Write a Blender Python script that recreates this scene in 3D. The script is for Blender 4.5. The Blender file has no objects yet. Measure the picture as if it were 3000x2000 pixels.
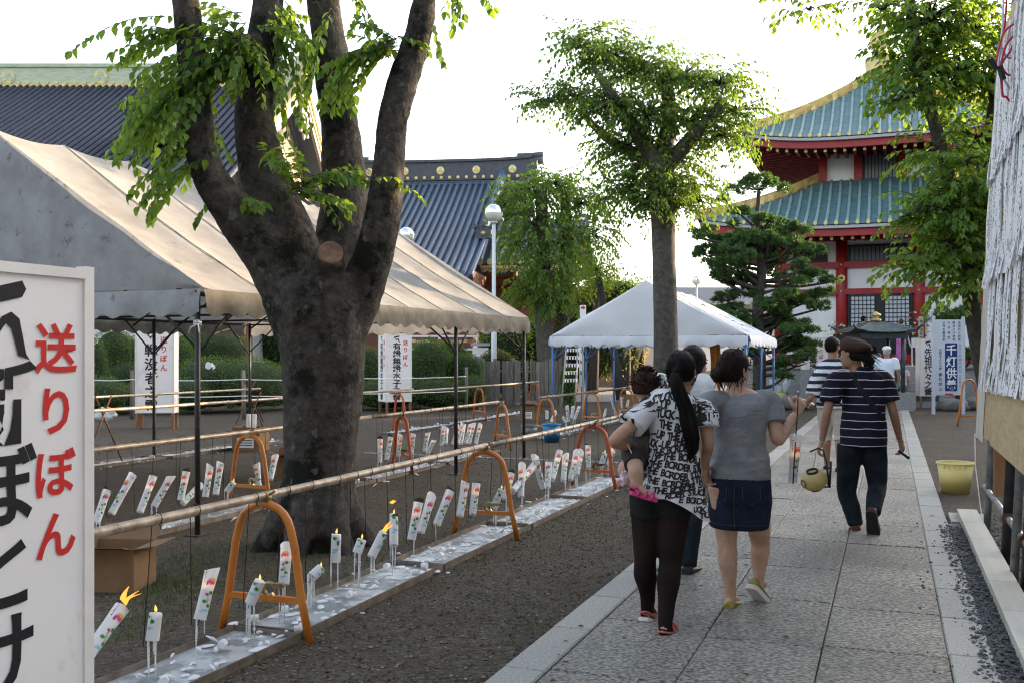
import bpy, bmesh, math, random
from mathutils import Vector, Matrix, Euler, noise
from mathutils.bvhtree import BVHTree
R = math.radians
sc = bpy.context.scene
COL = sc.collection
rnd = random.Random(7)

# ---------------------------------------------------------------- camera
F = 2917.0                      # focal length in photo pixels (3000 wide)
CAMH = 1.5
HORIZON = 1043.0
TH = math.atan(1107.0 / F)      # the path runs along +Y, the camera looks this far to its left
CT, ST = math.cos(TH), math.sin(TH)
cam_data = bpy.data.cameras.new('camera')
cam_data.sensor_width = 36.0
cam_data.lens = F / 3000.0 * 36.0
cam_data.shift_y = (HORIZON - 1000.0) / 3000.0
cam_data.clip_start = 0.05
cam_data.clip_end = 3000.0
cam_data.dof.use_dof = True
cam_data.dof.focus_distance = 7.0
cam_data.dof.aperture_fstop = 13.0
cam = bpy.data.objects.new('camera', cam_data)
COL.objects.link(cam)
cam.location = (0, 0, CAMH)
cam.rotation_euler = (R(90), 0, TH)
sc.camera = cam

# ---------------------------------------------------------------- sky and sun
SUN_AZ = R(62) - TH             # clockwise from +Y (the path direction)
SUN_EL = R(12)
world = bpy.data.worlds.new('World')
sc.world = world
world.use_nodes = True
nt = world.node_tree
bg = nt.nodes['Background']
sky = nt.nodes.new('ShaderNodeTexSky')
sky.sky_type = 'NISHITA'
sky.sun_disc = False
sky.sun_elevation = SUN_EL
sky.sun_rotation = SUN_AZ
sky.air_density = 1.0
sky.dust_density = 3.0
sky.ozone_density = 0.7
hs = nt.nodes.new('ShaderNodeHueSaturation')
hs.inputs['Saturation'].default_value = 0.6      # thin evening haze pales the blue
nt.links.new(sky.outputs[0], hs.inputs['Color'])
nt.links.new(hs.outputs[0], bg.inputs[0])
bg.inputs[1].default_value = 0.15
sun_data = bpy.data.lights.new('sun', 'SUN')
sun_data.energy = 2.7
sun_data.angle = R(0.6)
sun_data.color = (1.0, 0.72, 0.44)
sun = bpy.data.objects.new('sun', sun_data)
COL.objects.link(sun)
sun.location = (20, 30, 20)
_sd = Vector((math.sin(SUN_AZ) * math.cos(SUN_EL), math.cos(SUN_AZ) * math.cos(SUN_EL), math.sin(SUN_EL)))
sun.rotation_euler = (-_sd).to_track_quat('-Z', 'Y').to_euler()

sc.view_settings.view_transform = 'Standard'
sc.view_settings.look = 'None'
sc.view_settings.exposure = 2.45
sc.view_settings.gamma = 1.0
sc.view_settings.use_curve_mapping = False
sc.render.engine = 'CYCLES'
sc.cycles.use_denoising = True
try:
    sc.cycles.denoiser = 'OPENIMAGEDENOISE'
except Exception:
    pass
sc.cycles.filter_width = 1.15
sc.cycles.max_bounces = 8
sc.cycles.transparent_max_bounces = 12
sc.cycles.sample_clamp_indirect = 8.0

# ---------------------------------------------------------------- helpers: places
def P(px, py, d):
    """world point that the photo shows at (px, py) when it stands d metres in front of the camera"""
    xc = (px - 1500.0) / F * d
    return Vector((xc * CT - d * ST, xc * ST + d * CT, CAMH + (HORIZON - py) / F * d))
def G(px, py):
    return P(px, py, CAMH * F / (py - HORIZON))
def GD(px, d, z=0.0):
    v = P(px, 0, d); v.z = z
    return v
def on_row(px, py, s):
    """point in the upright plane x = s (a row along the path)"""
    xr = (px - 1500.0) / F
    return P(px, py, s / (xr * CT - ST))
def depth(v):
    return -v.x * ST + v.y * CT
FACE = TH                        # rotation that turns a thing's local -Y to the camera

# ---------------------------------------------------------------- helpers: meshes
class MB:
    def __init__(self):
        self.v = []; self.f = []; self.m = []; self.s = []; self.uv = None
    def add(self, verts, faces, mi=0, smooth=False):
        n = len(self.v)
        self.v.extend([tuple(p) for p in verts])
        for f in faces:
            self.f.append(tuple(i + n for i in f)); self.m.append(mi); self.s.append(smooth)
        return self
    def box(self, c, size, rz=0.0, mi=0, M=None):
        x, y, z = size[0] / 2, size[1] / 2, size[2] / 2
        vs = [Vector((a, b, d)) for d in (-z, z) for b in (-y, y) for a in (-x, x)]
        mat = M if M is not None else Matrix.Rotation(rz, 4, 'Z')
        c = Vector(c)
        vs = [mat @ v + c for v in vs]
        return self.add(vs, [(0, 2, 3, 1), (4, 5, 7, 6), (0, 1, 5, 4), (2, 6, 7, 3), (0, 4, 6, 2), (1, 3, 7, 5)], mi)
    def beam(self, a, b, w, h, mi=0, up=Vector((0, 0, 1))):
        a = Vector(a); b = Vector(b); d = b - a; L = d.length
        if L < 1e-6: return self
        y = d / L; x = y.cross(up)
        if x.length < 1e-4: x = Vector((1, 0, 0))
        x.normalize(); z = x.cross(y)
        M = Matrix((x, y, z)).transposed().to_4x4()
        return self.box((a + b) / 2, (w, L, h), M=M, mi=mi)
    def rings(self, rings, mi=0, smooth=True, caps=True, closed=False):
        n = len(rings[0]); vs = [p for r in rings for p in r]; fs = []
        k = len(rings)
        for i in range(k - 1 + (1 if closed else 0)):
            i2 = (i + 1) % k
            for j in range(n):
                j2 = (j + 1) % n
                fs.append((i * n + j, i * n + j2, i2 * n + j2, i2 * n + j))
        self.add(vs, fs, mi, smooth)
        if caps and not closed:
            b = len(self.v) - len(vs)
            self.f.append(tuple(b + j for j in range(n))[::-1]); self.m.append(mi); self.s.append(False)
            self.f.append(tuple(b + (k - 1) * n + j for j in range(n))); self.m.append(mi); self.s.append(False)
        return self
    def tube(self, pts, rad, seg=8, mi=0, caps=True, smooth=True, closed=False, flat=1.0):
        pts = [Vector(p) for p in pts]; n = len(pts)
        if not hasattr(rad, '__len__'): rad = [rad] * n
        rings = []; prev = None
        for i, p in enumerate(pts):
            a = pts[i - 1] if i else (pts[-1] if closed else p)
            b = pts[i + 1] if i < n - 1 else (pts[0] if closed else p)
            t = (b - a)
            if t.length < 1e-9: t = Vector((0, 0, 1))
            t.normalize()
            if prev is None:
                up = Vector((0, 0, 1)) if abs(t.z) < 0.95 else Vector((0, 1, 0))
                x = t.cross(up).normalized()
            else:
                x = prev - t * prev.dot(t)
                if x.length < 1e-6: x = t.orthogonal()
                x.normalize()
            prev = x; y = t.cross(x)
            rings.append([p + x * (rad[i] * math.cos(2 * math.pi * j / seg)) + y * (rad[i] * flat * math.sin(2 * math.pi * j / seg)) for j in range(seg)])
        return self.rings(rings, mi, smooth, caps, closed)
    def lathe(self, prof, seg=16, c=(0, 0, 0), mi=0, smooth=True, caps=True):
        c = Vector(c)
        rings = [[c + Vector((r * math.cos(2 * math.pi * j / seg), r * math.sin(2 * math.pi * j / seg), z)) for j in range(seg)] for r, z in prof]
        return self.rings(rings, mi, smooth, caps)
    def ball(self, c, r, seg=12, ringn=8, mi=0):
        c = Vector(c)
        if not hasattr(r, '__len__'): r = (r, r, r)
        rings = []
        for i in range(ringn + 1):
            a = math.pi * (i + 0.0) / ringn
            q = max(math.sin(a), 0.01)
            rings.append([c + Vector((r[0] * q * math.cos(2 * math.pi * j / seg), r[1] * q * math.sin(2 * math.pi * j / seg), -r[2] * math.cos(a))) for j in range(seg)])
        return self.rings(rings, mi, True, True)
    def grid(self, fn, nu, nv, mi=0, smooth=True):
        vs = [fn(i / nu, j / nv) for j in range(nv + 1) for i in range(nu + 1)]
        fs = [(j * (nu + 1) + i, j * (nu + 1) + i + 1, (j + 1) * (nu + 1) + i + 1, (j + 1) * (nu + 1) + i) for j in range(nv) for i in range(nu)]
        return self.add(vs, fs, mi, smooth)
    def mesh(self, name, mats):
        me = bpy.data.meshes.new(name)
        me.from_pydata(self.v, [], self.f)
        for m in (mats if isinstance(mats, (list, tuple)) else [mats]):
            me.materials.append(m)
        if self.m and max(self.m) > 0:
            me.polygons.foreach_set('material_index', self.m)
        me.polygons.foreach_set('use_smooth', self.s)
        me.update()
        return me
    def obj(self, name, mats, parent=None, local=False):
        return link(name, self.mesh(name, mats), parent, local)
def link(name, me, parent=None, local=False):
    o = bpy.data.objects.new(name, me)
    COL.objects.link(o)
    if parent is not None:
        o.parent = parent
        if not local and parent.parent is None:
            o.matrix_parent_inverse = parent.matrix_basis.inverted()
    return o
def thing(name, label, cat, loc=(0, 0, 0), rz=0.0, group=None):
    o = bpy.data.objects.new(name, None)
    o.empty_display_size = 0.1
    COL.objects.link(o)
    o.location = loc; o.rotation_euler = (0, 0, rz)
    return tag(o, label, cat, group)
def tag(o, label=None, cat=None, group=None, kind=None):
    if label: o['label'] = label
    if cat: o['category'] = cat
    if group: o['group'] = group
    if kind: o['kind'] = kind
    return o
def copy_tree(o, parent=None):
    c = o.copy(); COL.objects.link(c); c.parent = parent
    for ch in list(o.children):
        copy_tree(ch, c)
    return c
WORK = bpy.data.scenes.new('work')
def eval_mesh(me, mods):
    """apply modifiers to a mesh through the dependency graph"""
    o = bpy.data.objects.new('work', me)
    WORK.collection.objects.link(o)
    for typ, kw in mods:
        m = o.modifiers.new(typ, typ)
        for k, v in kw.items(): setattr(m, k, v)
    vl = WORK.view_layers[0]; vl.update(); dg = vl.depsgraph; dg.update()
    out = bpy.data.meshes.new_from_object(o.evaluated_get(dg))
    bpy.data.objects.remove(o)
    return out
def fuse_mb(mb, voxel=0.011, smooth=6):
    """the same skin as a mesh builder, so that more can be added to it"""
    me = eval_mesh(mb.mesh('skin', []), [('REMESH', dict(mode='VOXEL', voxel_size=voxel, use_smooth_shade=True)), ('SMOOTH', dict(factor=0.5, iterations=smooth))])
    out = MB(); out.add([v.co for v in me.vertices], [tuple(p.vertices) for p in me.polygons], 0, True)
    bpy.data.meshes.remove(me)
    return out
def fuse(mb, name, mat, voxel=0.012, smooth=6, parent=None, local=False, extra=None):
    """grow one continuous skin over overlapping tubes and balls"""
    me = eval_mesh(mb.mesh(name, mat), [('REMESH', dict(mode='VOXEL', voxel_size=voxel, use_smooth_shade=True)), ('SMOOTH', dict(factor=0.5, iterations=smooth))])
    me.name = name
    me.materials.clear(); me.materials.append(mat)
    me.polygons.foreach_set('use_smooth', [True] * len(me.polygons))
    return link(name, me, parent, local) if parent is not None or extra is None else me
ORD = ['first', 'second', 'third', 'fourth', 'fifth', 'sixth', 'seventh', 'eighth', 'ninth', 'tenth', 'eleventh', 'twelfth', 'thirteenth', 'fourteenth', 'fifteenth', 'sixteenth', 'seventeenth', 'eighteenth', 'nineteenth', 'twentieth', 'twenty first', 'twenty second', 'twenty third', 'twenty fourth', 'twenty fifth', 'twenty sixth', 'twenty seventh', 'twenty eighth', 'twenty ninth', 'thirtieth']

# ---------------------------------------------------------------- helpers: materials
def nodes_of(name):
    m = bpy.data.materials.new(name); m.use_nodes = True
    return m, m.node_tree, m.node_tree.nodes['Principled BSDF']
def mat(name, c1, c2=None, scale=6.0, rough=0.7, bump=0.0, bscale=None, metal=0.0, spec=0.35, detail=5.0, stretch=(1, 1, 1),
        transl=0.0, vary=0.0, space='world', c3=None, c3scale=2.0, c3cut=0.6, emit=None, estr=0.0, sheen=0.0, tcol=None, ramp=(0.35, 0.65), bdist=0.02):
    m, t, b = nodes_of(name)
    L = t.links.new
    b.inputs['Roughness'].default_value = rough
    b.inputs['Metallic'].default_value = metal
    b.inputs['Specular IOR Level'].default_value = spec
    if sheen: b.inputs['Sheen Weight'].default_value = sheen
    col = None
    if c2 is not None or bump or c3 is not None:
        if space == 'world':
            g = t.nodes.new('ShaderNodeNewGeometry'); vec = g.outputs['Position']
        else:
            g = t.nodes.new('ShaderNodeTexCoord'); vec = g.outputs['Object']
        mp = t.nodes.new('ShaderNodeMapping'); mp.inputs['Scale'].default_value = stretch
        L(vec, mp.inputs[0]); vec = mp.outputs[0]
    if c2 is not None:
        n = t.nodes.new('ShaderNodeTexNoise'); n.inputs['Scale'].default_value = scale; n.inputs['Detail'].default_value = detail
        n.inputs['Roughness'].default_value = 0.62
        L(vec, n.inputs['Vector'])
        rp = t.nodes.new('ShaderNodeValToRGB')
        rp.color_ramp.elements[0].position = ramp[0]; rp.color_ramp.elements[1].position = ramp[1]
        rp.color_ramp.elements[0].color = (*c1, 1); rp.color_ramp.elements[1].color = (*c2, 1)
        L(n.outputs['Fac'], rp.inputs[0]); col = rp.outputs[0]
    if c3 is not None:
        n3 = t.nodes.new('ShaderNodeTexNoise'); n3.inputs['Scale'].default_value = c3scale; n3.inputs['Detail'].default_value = 8.0
        n3.inputs['Roughness'].default_value = 0.7
        L(vec, n3.inputs['Vector'])
        rp3 = t.nodes.new('ShaderNodeValToRGB')
        rp3.color_ramp.elements[0].position = c3cut - 0.03; rp3.color_ramp.elements[1].position = c3cut + 0.04
        rp3.color_ramp.elements[0].color = (0, 0, 0, 1); rp3.color_ramp.elements[1].color = (1, 1, 1, 1)
        L(n3.outputs['Fac'], rp3.inputs[0])
        mx = t.nodes.new('ShaderNodeMix'); mx.data_type = 'RGBA'
        L(rp3.outputs[0], mx.inputs[0])
        if col is not None: L(col, mx.inputs[6])
        else: mx.inputs[6].default_value = (*c1, 1)
        mx.inputs[7].default_value = (*c3, 1)
        col = mx.outputs[2]
    if vary:
        oi = t.nodes.new('ShaderNodeObjectInfo')
        mr = t.nodes.new('ShaderNodeMapRange'); mr.inputs[3].default_value = 1 - vary; mr.inputs[4].default_value = 1 + vary
        L(oi.outputs['Random'], mr.inputs[0])
        hv = t.nodes.new('ShaderNodeHueSaturation')
        L(mr.outputs[0], hv.inputs['Value'])
        if col is not None: L(col, hv.inputs['Color'])
        else: hv.inputs['Color'].default_value = (*c1, 1)
        col = hv.outputs[0]
    if col is not None: L(col, b.inputs['Base Color'])
    else: b.inputs['Base Color'].default_value = (*c1, 1)
    if bump:
        nb = t.nodes.new('ShaderNodeTexNoise'); nb.inputs['Scale'].default_value = bscale or scale * 5; nb.inputs['Detail'].default_value = 4.0
        L(vec, nb.inputs['Vector'])
        bp = t.nodes.new('ShaderNodeBump'); bp.inputs['Strength'].default_value = bump; bp.inputs['Distance'].default_value = bdist
        L(nb.outputs['Fac'], bp.inputs['Height']); L(bp.outputs[0], b.inputs['Normal'])
    if emit:
        b.inputs['Emission Color'].default_value = (*emit, 1); b.inputs['Emission Strength'].default_value = estr
    if transl:
        tr = t.nodes.new('ShaderNodeBsdfTranslucent')
        if tcol is not None: tr.inputs[0].default_value = (*tcol, 1)
        elif col is not None: L(col, tr.inputs[0])
        else: tr.inputs[0].default_value = (*c1, 1)
        ms = t.nodes.new('ShaderNodeMixShader'); ms.inputs[0].default_value = transl
        L(b.outputs[0], ms.inputs[1]); L(tr.outputs[0], ms.inputs[2])
        L(ms.outputs[0], t.nodes['Material Output'].inputs[0])
    return m

# ---------------------------------------------------------------- helpers: lettering
GL = {}
def load_glyphs(sets):
    """outline every needed character once, at three weights"""
    objs = []
    for chars, w in sets:
        for ch in dict.fromkeys(chars):
            cu = bpy.data.curves.new('glyph', 'FONT'); cu.body = ch; cu.size = 1.0; cu.offset = w; cu.resolution_u = 3; cu.fill_mode = 'FRONT'
            o = bpy.data.objects.new('glyph', cu); COL.objects.link(o); objs.append((ch, w, o))
    dg = bpy.context.evaluated_depsgraph_get()
    for ch, w, o in objs:
        me = bpy.data.meshes.new_from_object(o.evaluated_get(dg))
        vs = [v.co.copy() for v in me.vertices]; fs = [tuple(p.vertices) for p in me.polygons]
        if vs:
            x0 = min(v.x for v in vs); x1 = max(v.x for v in vs); y0 = min(v.y for v in vs); y1 = max(v.y for v in vs)
        else: x0 = x1 = y0 = y1 = 0
        GL[(ch, w)] = (vs, fs, (x0, x1, y0, y1))
        bpy.data.meshes.remove(me)
    for ch, w, o in objs:
        cu = o.data; bpy.data.objects.remove(o); bpy.data.curves.remove(cu)
def glyph_on(mb, ch, w, fn, mi=0, fit=None):
    """lay a character by fn(x, y) with x, y in -0.5..0.5 of its em square"""
    vs, fs, (x0, x1, y0, y1) = GL[(ch, w)]
    if not vs: return
    cx = (x0 + x1) / 2; cy = 0.38 if fit is None else (y0 + y1) / 2
    mb.add([fn(v.x - cx, v.y - cy) for v in vs], fs, mi)
BOLD = 0.022; MID = 0.008; HEAVY = 0.0221
load_glyphs([('新ぼとけ之霊戦没者有縁無水子先祖代々', HEAVY), ('送りぼん新とけ戦没者之霊有縁無水子先祖代々千灯供養', BOLD), ('三界万霊供養水子新ほとけ先祖代々送りぼん八月十六日午前時より春日岡山佐野厄よ大師せんとうくよ殿無休地蔵鎮護国家', MID), ('BORDESTUCK-PH', 0.045)])
# ================================================================ materials of the setting
def ground_material():
    m, t, b = nodes_of('gravelly_earth'); L = t.links.new
    g = t.nodes.new('ShaderNodeNewGeometry')
    def nz(scale, detail=6, rough=0.65):
        n = t.nodes.new('ShaderNodeTexNoise'); n.inputs['Scale'].default_value = scale; n.inputs['Detail'].default_value = detail
        n.inputs['Roughness'].default_value = rough; L(g.outputs['Position'], n.inputs['Vector']); return n.outputs['Fac']
    def ramp(fac, stops):
        r = t.nodes.new('ShaderNodeValToRGB'); e = r.color_ramp.elements
        while len(e) < len(stops): e.new(0.5)
        for i, (p, c) in enumerate(stops): e[i].position = p; e[i].color = (*c, 1)
        L(fac, r.inputs[0]); return r.outputs[0]
    def mix(f, a, bb):
        x = t.nodes.new('ShaderNodeMix'); x.data_type = 'RGBA'; L(f, x.inputs[0]); L(a, x.inputs[6]); L(bb, x.inputs[7]); return x.outputs[2]
    vo = t.nodes.new('ShaderNodeTexVoronoi'); vo.inputs['Scale'].default_value = 55; L(g.outputs['Position'], vo.inputs['Vector'])
    stones = ramp(vo.outputs['Color'], [(0.1, (0.024, 0.023, 0.022)), (0.5, (0.068, 0.057, 0.045)), (0.95, (0.155, 0.138, 0.115))])
    earth = ramp(nz(9), [(0.3, (0.034, 0.024, 0.015)), (0.7, (0.082, 0.06, 0.04))])
    base = mix(ramp(nz(1.3, 8), [(0.42, (0.15,) * 3), (0.62, (0.75,) * 3)]), earth, stones)
    grass = ramp(nz(30), [(0.3, (0.03, 0.045, 0.015)), (0.7, (0.075, 0.1, 0.035))])
    gm = ramp(nz(0.55, 9, 0.7), [(0.60, (0,) * 3), (0.70, (0.65,) * 3)])
    L(mix(gm, base, grass), b.inputs['Base Color'])
    b.inputs['Roughness'].default_value = 0.85; b.inputs['Specular IOR Level'].default_value = 0.25
    add = t.nodes.new('ShaderNodeMath'); add.operation = 'MULTIPLY_ADD'
    L(vo.outputs['Distance'], add.inputs[0]); add.inputs[1].default_value = -0.9; L(nz(14, 8), add.inputs[2])
    bp = t.nodes.new('ShaderNodeBump'); bp.inputs['Strength'].default_value = 0.9; bp.inputs['Distance'].default_value = 0.02
    L(add.outputs[0], bp.inputs['Height']); L(bp.outputs[0], b.inputs['Normal'])
    return m
def slab_material():
    m, t, b = nodes_of('rough_hewn_granite'); L = t.links.new
    g = t.nodes.new('ShaderNodeNewGeometry')
    mp = t.nodes.new('ShaderNodeMapping'); mp.inputs['Scale'].default_value = (1.0, 1.7, 1.0); L(g.outputs['Position'], mp.inputs[0])
    def nz(scale, detail, src):
        n = t.nodes.new('ShaderNodeTexNoise'); n.inputs['Scale'].default_value = scale; n.inputs['Detail'].default_value = detail
        L(src, n.inputs['Vector']); return n.outputs['Fac']
    r = t.nodes.new('ShaderNodeValToRGB'); e = r.color_ramp.elements
    e[0].position = 0.40; e[0].color = (0.115, 0.109, 0.10, 1); e[1].position = 0.62; e[1].color = (0.54, 0.52, 0.475, 1)  # light flecks put the glints of grazing sky light into the colour
    L(nz(42, 4, mp.outputs[0]), r.inputs[0])
    r2 = t.nodes.new('ShaderNodeValToRGB'); e = r2.color_ramp.elements
    e[0].position = 0.3; e[0].color = (0.60, 0.60, 0.60, 1); e[1].position = 0.7; e[1].color = (1.12, 1.1, 1.06, 1)
    L(nz(1.1, 5, g.outputs['Position']), r2.inputs[0])
    mx = t.nodes.new('ShaderNodeMix'); mx.data_type = 'RGBA'; mx.blend_type = 'MULTIPLY'; mx.inputs[0].default_value = 1.0
    L(r.outputs[0], mx.inputs[6]); L(r2.outputs[0], mx.inputs[7])
    oi = t.nodes.new('ShaderNodeObjectInfo'); mr = t.nodes.new('ShaderNodeMapRange'); mr.inputs[3].default_value = 0.78; mr.inputs[4].default_value = 1.1
    L(oi.outputs['Random'], mr.inputs[0]); hv = t.nodes.new('ShaderNodeHueSaturation'); L(mr.outputs[0], hv.inputs['Value']); L(mx.outputs[2], hv.inputs['Color'])
    L(hv.outputs[0], b.inputs['Base Color'])
    b.inputs['Roughness'].default_value = 0.40; b.inputs['Specular IOR Level'].default_value = 0.5
    bp = t.nodes.new('ShaderNodeBump'); bp.inputs['Strength'].default_value = 1.0; bp.inputs['Distance'].default_value = 0.05
    L(nz(42, 4, mp.outputs[0]), bp.inputs['Height']); L(bp.outputs[0], b.inputs['Normal'])
    return m
m_ground = ground_material()
m_slab = slab_material()
m_kerb = mat('speckled_granite', (0.21, 0.205, 0.19), (0.39, 0.38, 0.35), scale=90, rough=0.7, bump=0.25, bscale=120, vary=0.08, detail=3)
m_dark_stone = mat('wet_dark_gravel', (0.03, 0.032, 0.036), (0.11, 0.11, 0.115), scale=30, rough=0.6)
def stone_mix(name, stops, rough=0.85):
    m, t, b = nodes_of(name); g = t.nodes.new('ShaderNodeNewGeometry'); r = t.nodes.new('ShaderNodeValToRGB'); e = r.color_ramp.elements
    while len(e) < len(stops): e.new(0.5)
    for i, (p_, c) in enumerate(stops): e[i].position = p_; e[i].color = (*c, 1)
    t.links.new(g.outputs['Random Per Island'], r.inputs[0]); t.links.new(r.outputs[0], b.inputs['Base Color']); b.inputs['Roughness'].default_value = rough; b.inputs['Specular IOR Level'].default_value = .25
    return m
m_pebble = stone_mix('mixed_pebbles', [(0, (.03, .026, .022)), (.35, (.075, .062, .047)), (.7, (.125, .104, .08)), (.96, (.17, .147, .116)), (1, (.26, .24, .21))]) if True else mat('grey_brown_pebbles', (0.07, 0.065, 0.06), (0.26, 0.25, 0.235), scale=35, rough=0.8, ramp=(0.3, 0.7))
m_concrete = mat('weathered_concrete', (0.24, 0.235, 0.22), (0.38, 0.37, 0.34), scale=7, rough=0.85, bump=0.2, bscale=60)
m_red = mat('vermilion_lacquer', (0.24, 0.009, 0.013), (0.33, 0.016, 0.018), scale=3, rough=0.45, spec=0.4)
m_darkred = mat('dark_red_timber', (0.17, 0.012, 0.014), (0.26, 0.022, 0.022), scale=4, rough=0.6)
m_plaster = mat('white_plaster', (0.70, 0.70, 0.70), (0.78, 0.78, 0.77), scale=2, rough=0.9)
m_copper = mat('verdigris_copper', (0.15, 0.255, 0.265), (0.24, 0.36, 0.365), scale=5, rough=0.5, bump=0.1, bscale=30, spec=0.4, vary=0.06)
m_copper_sheet = mat('verdigris_sheet', (0.07, 0.14, 0.16), (0.125, 0.215, 0.235), scale=4, rough=0.5, spec=0.4)
m_gold = mat('dull_gold', (0.44, 0.34, 0.13), (0.56, 0.45, 0.2), scale=5, rough=0.42, metal=0.55, spec=0.5, bump=0.1, bscale=40)
m_black = mat('black_lacquer', (0.015, 0.015, 0.017), rough=0.5)
m_grey_metal = mat('grey_eave_metal', (0.36, 0.36, 0.38), rough=0.5)
m_tile = mat('slate_blue_tile', (0.042, 0.07, 0.12), (0.088, 0.13, 0.205), scale=9, rough=0.42, spec=0.5, vary=0.12, bump=0.2, bscale=22)
m_tile_dark = mat('dark_grey_tile', (0.04, 0.045, 0.06), (0.07, 0.075, 0.095), scale=7, rough=0.5, spec=0.4)
m_tile_sheet = mat('slate_blue_pan', (0.028, 0.04, 0.065), (0.05, 0.068, 0.1), scale=8, rough=0.5)
m_ridge_green = mat('pale_copper_ridge', (0.36, 0.41, 0.29), (0.50, 0.53, 0.40), scale=3, rough=0.6, bump=0.2, bscale=18, stretch=(1, 1, 4))
m_wood_red = mat('red_brown_timber', (0.19, 0.065, 0.04), (0.30, 0.11, 0.065), scale=5, rough=0.6, stretch=(1, 1, 0.3))
m_shoji = mat('shoji_paper', (0.55, 0.58, 0.63), rough=0.9)
m_stone_step = mat('grey_stone_steps', (0.22, 0.23, 0.23), (0.33, 0.33, 0.33), scale=12, rough=0.8, bump=0.15, bscale=60)
m_asphalt = mat('pale_far_paving', (0.20, 0.195, 0.185), (0.27, 0.265, 0.25), scale=3, rough=0.9)

# ================================================================ ground
mb = MB()
mb.add([(-700, -300, 0), (700, -300, 0), (700, 1400, 0), (-700, 1400, 0)], [(0, 1, 2, 3)])
tag(mb.obj('ground', m_ground), 'grey brown gravelly earth of the temple yard', None, kind='structure')

# paved path: kerb stones and rough slabs, each a stone of its own
path = bpy.data.objects.new('stone_path', None); COL.objects.link(path)
tag(path, 'path of rough grey granite slabs between smooth kerbs leading to the red temple', None, kind='structure')
def stone_mesh(name, w, l, h, m, bev=0.008, rough=0.0, seed=0):
    bm = bmesh.new(); bmesh.ops.create_cube(bm, size=1.0)
    bmesh.ops.scale(bm, vec=(w, l, h), verts=bm.verts)
    bmesh.ops.bevel(bm, geom=bm.edges[:], offset=bev, segments=1, affect='EDGES')
    me = bpy.data.meshes.new(name); bm.to_mesh(me); bm.free(); me.materials.append(m); return me
mb = MB(); mb.add([(-1.72, -2, 0.004), (0.48, -2, 0.004), (0.48, 33, 0.004), (-1.72, 33, 0.004)], [(0, 1, 2, 3)])
mb.obj('joint_bed', mat('dark_joint_sand', (0.05, 0.048, 0.045), (0.09, 0.085, 0.08), scale=30, rough=0.9), path)
slab_lens = [0.98, 1.12, 1.27, 0.86]
slab_me = [stone_mesh('slab', 0.584, l - 0.014, 0.1, m_slab, 0.006) for l in slab_lens]
for ci, cx in enumerate((-1.205, -0.615, -0.025)):
    y = -1.6 + 0.37 * ci
    while y < 32.2:
        k = rnd.randrange(4); l = slab_lens[k]
        o = link('slab', slab_me[k], path); o.location = (cx, y + l / 2, -0.022 + rnd.uniform(-0.0025, 0.0025))
        o.rotation_euler = (rnd.uniform(-0.003, 0.003), rnd.uniform(-0.004, 0.004), 0); y += l
kerb_me = stone_mesh('kerb_stone', 0.21, 0.742, 0.14, m_kerb, 0.008)
for kx in (-1.61, 0.375):
    y = -1.6 + (0.2 if kx > 0 else 0)
    while y < 32.2:
        o = link('kerb_stone', kerb_me, path); o.location = (kx + rnd.uniform(-0.003, 0.003), y + 0.375, -0.036 + rnd.uniform(-0.002, 0.002)); y += 0.75
# stone crosspiece and low timber edging on the right
o = MB().box((0, 0, 0), (0.30, 0.55, 0.12)).obj('stone_threshold', m_kerb); o.location = (0.66, 9.9, -0.02)
tag(o, 'short flat granite threshold at the far end of the pale edging board', None, kind='structure')
edging = thing('edging_boards', 'pale painted edging boards laid along the dark gravel under the notice board', 'edging', (0.665, 6, 0))
m_plank = mat('pale_weathered_board', (0.36, 0.34, 0.29), (0.48, 0.455, 0.40), scale=6, rough=0.8, vary=0.06, bump=0.1, bscale=50, stretch=(1, 0.1, 1))
y = 2.2
while y < 9.5:
    MB().box((0.665, y + 0.395, 0.045), (0.165, 0.785, 0.09)).obj('board', m_plank, edging); y += 0.79

def stones(name, n, m, place, rmin, rmax, seed, label):
    r = random.Random(seed); mb = MB()
    base = [Vector((1, 0, 0)), Vector((-1, 0, 0)), Vector((0, 1, 0)), Vector((0, -1, 0)), Vector((0, 0, 0.7)), Vector((0, 0, -0.7))]
    fs = [(0, 2, 4), (2, 1, 4), (1, 3, 4), (3, 0, 4), (2, 0, 5), (1, 2, 5), (3, 1, 5), (0, 3, 5)]
    vs = []; ff = []
    for i in range(n):
        x, y, z = place(r); rad = rmin + (rmax - rmin) * r.random() ** 2.2; a = r.random() * 6.28
        c, s = math.cos(a), math.sin(a); k = len(vs)
        for b in base:
            jx, jy, jz = b.x * r.uniform(0.7, 1.3), b.y * r.uniform(0.5, 1.0), b.z * r.uniform(0.5, 1.0)
            vs.append((x + rad * (c * jx - s * jy), y + rad * (s * jx + c * jy), z + rad * (jz + 0.25)))
        ff.extend(tuple(q + k for q in f) for f in fs)
    mb.add(vs, ff)
    return tag(mb.obj(name, m), label, None, kind='stuff')
def pl_left(r):
    y = 2.6 + 13 * r.random() ** 1.4
    return (-1.74 - 1.17 * r.random() if r.random() < 0.72 else -3.4 - 2.6 * r.random(), y, 0.0)
stones('yard_gravel', 26000, m_pebble, pl_left, 0.003, 0.015, 3, 'loose grey brown gravel over the yard beside the path')
def pl_right(r):
    return (0.47 + 0.13 * r.random() if r.random() < 0.7 else (0.40 + 0.08 * r.random()), 2.2 + 7.2 * r.random(), 0.02 + 0.02 * r.random())
def pl_right2(r):
    return (0.76 + 0.9 * r.random(), 2.2 + 8.2 * r.random(), 0.0)
def pl_spill(r):
    x = 0.48 - 0.33 * r.random() ** 2.5; y = 3.0 + 6.6 * r.random()
    return (x, y, 0.034)
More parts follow.
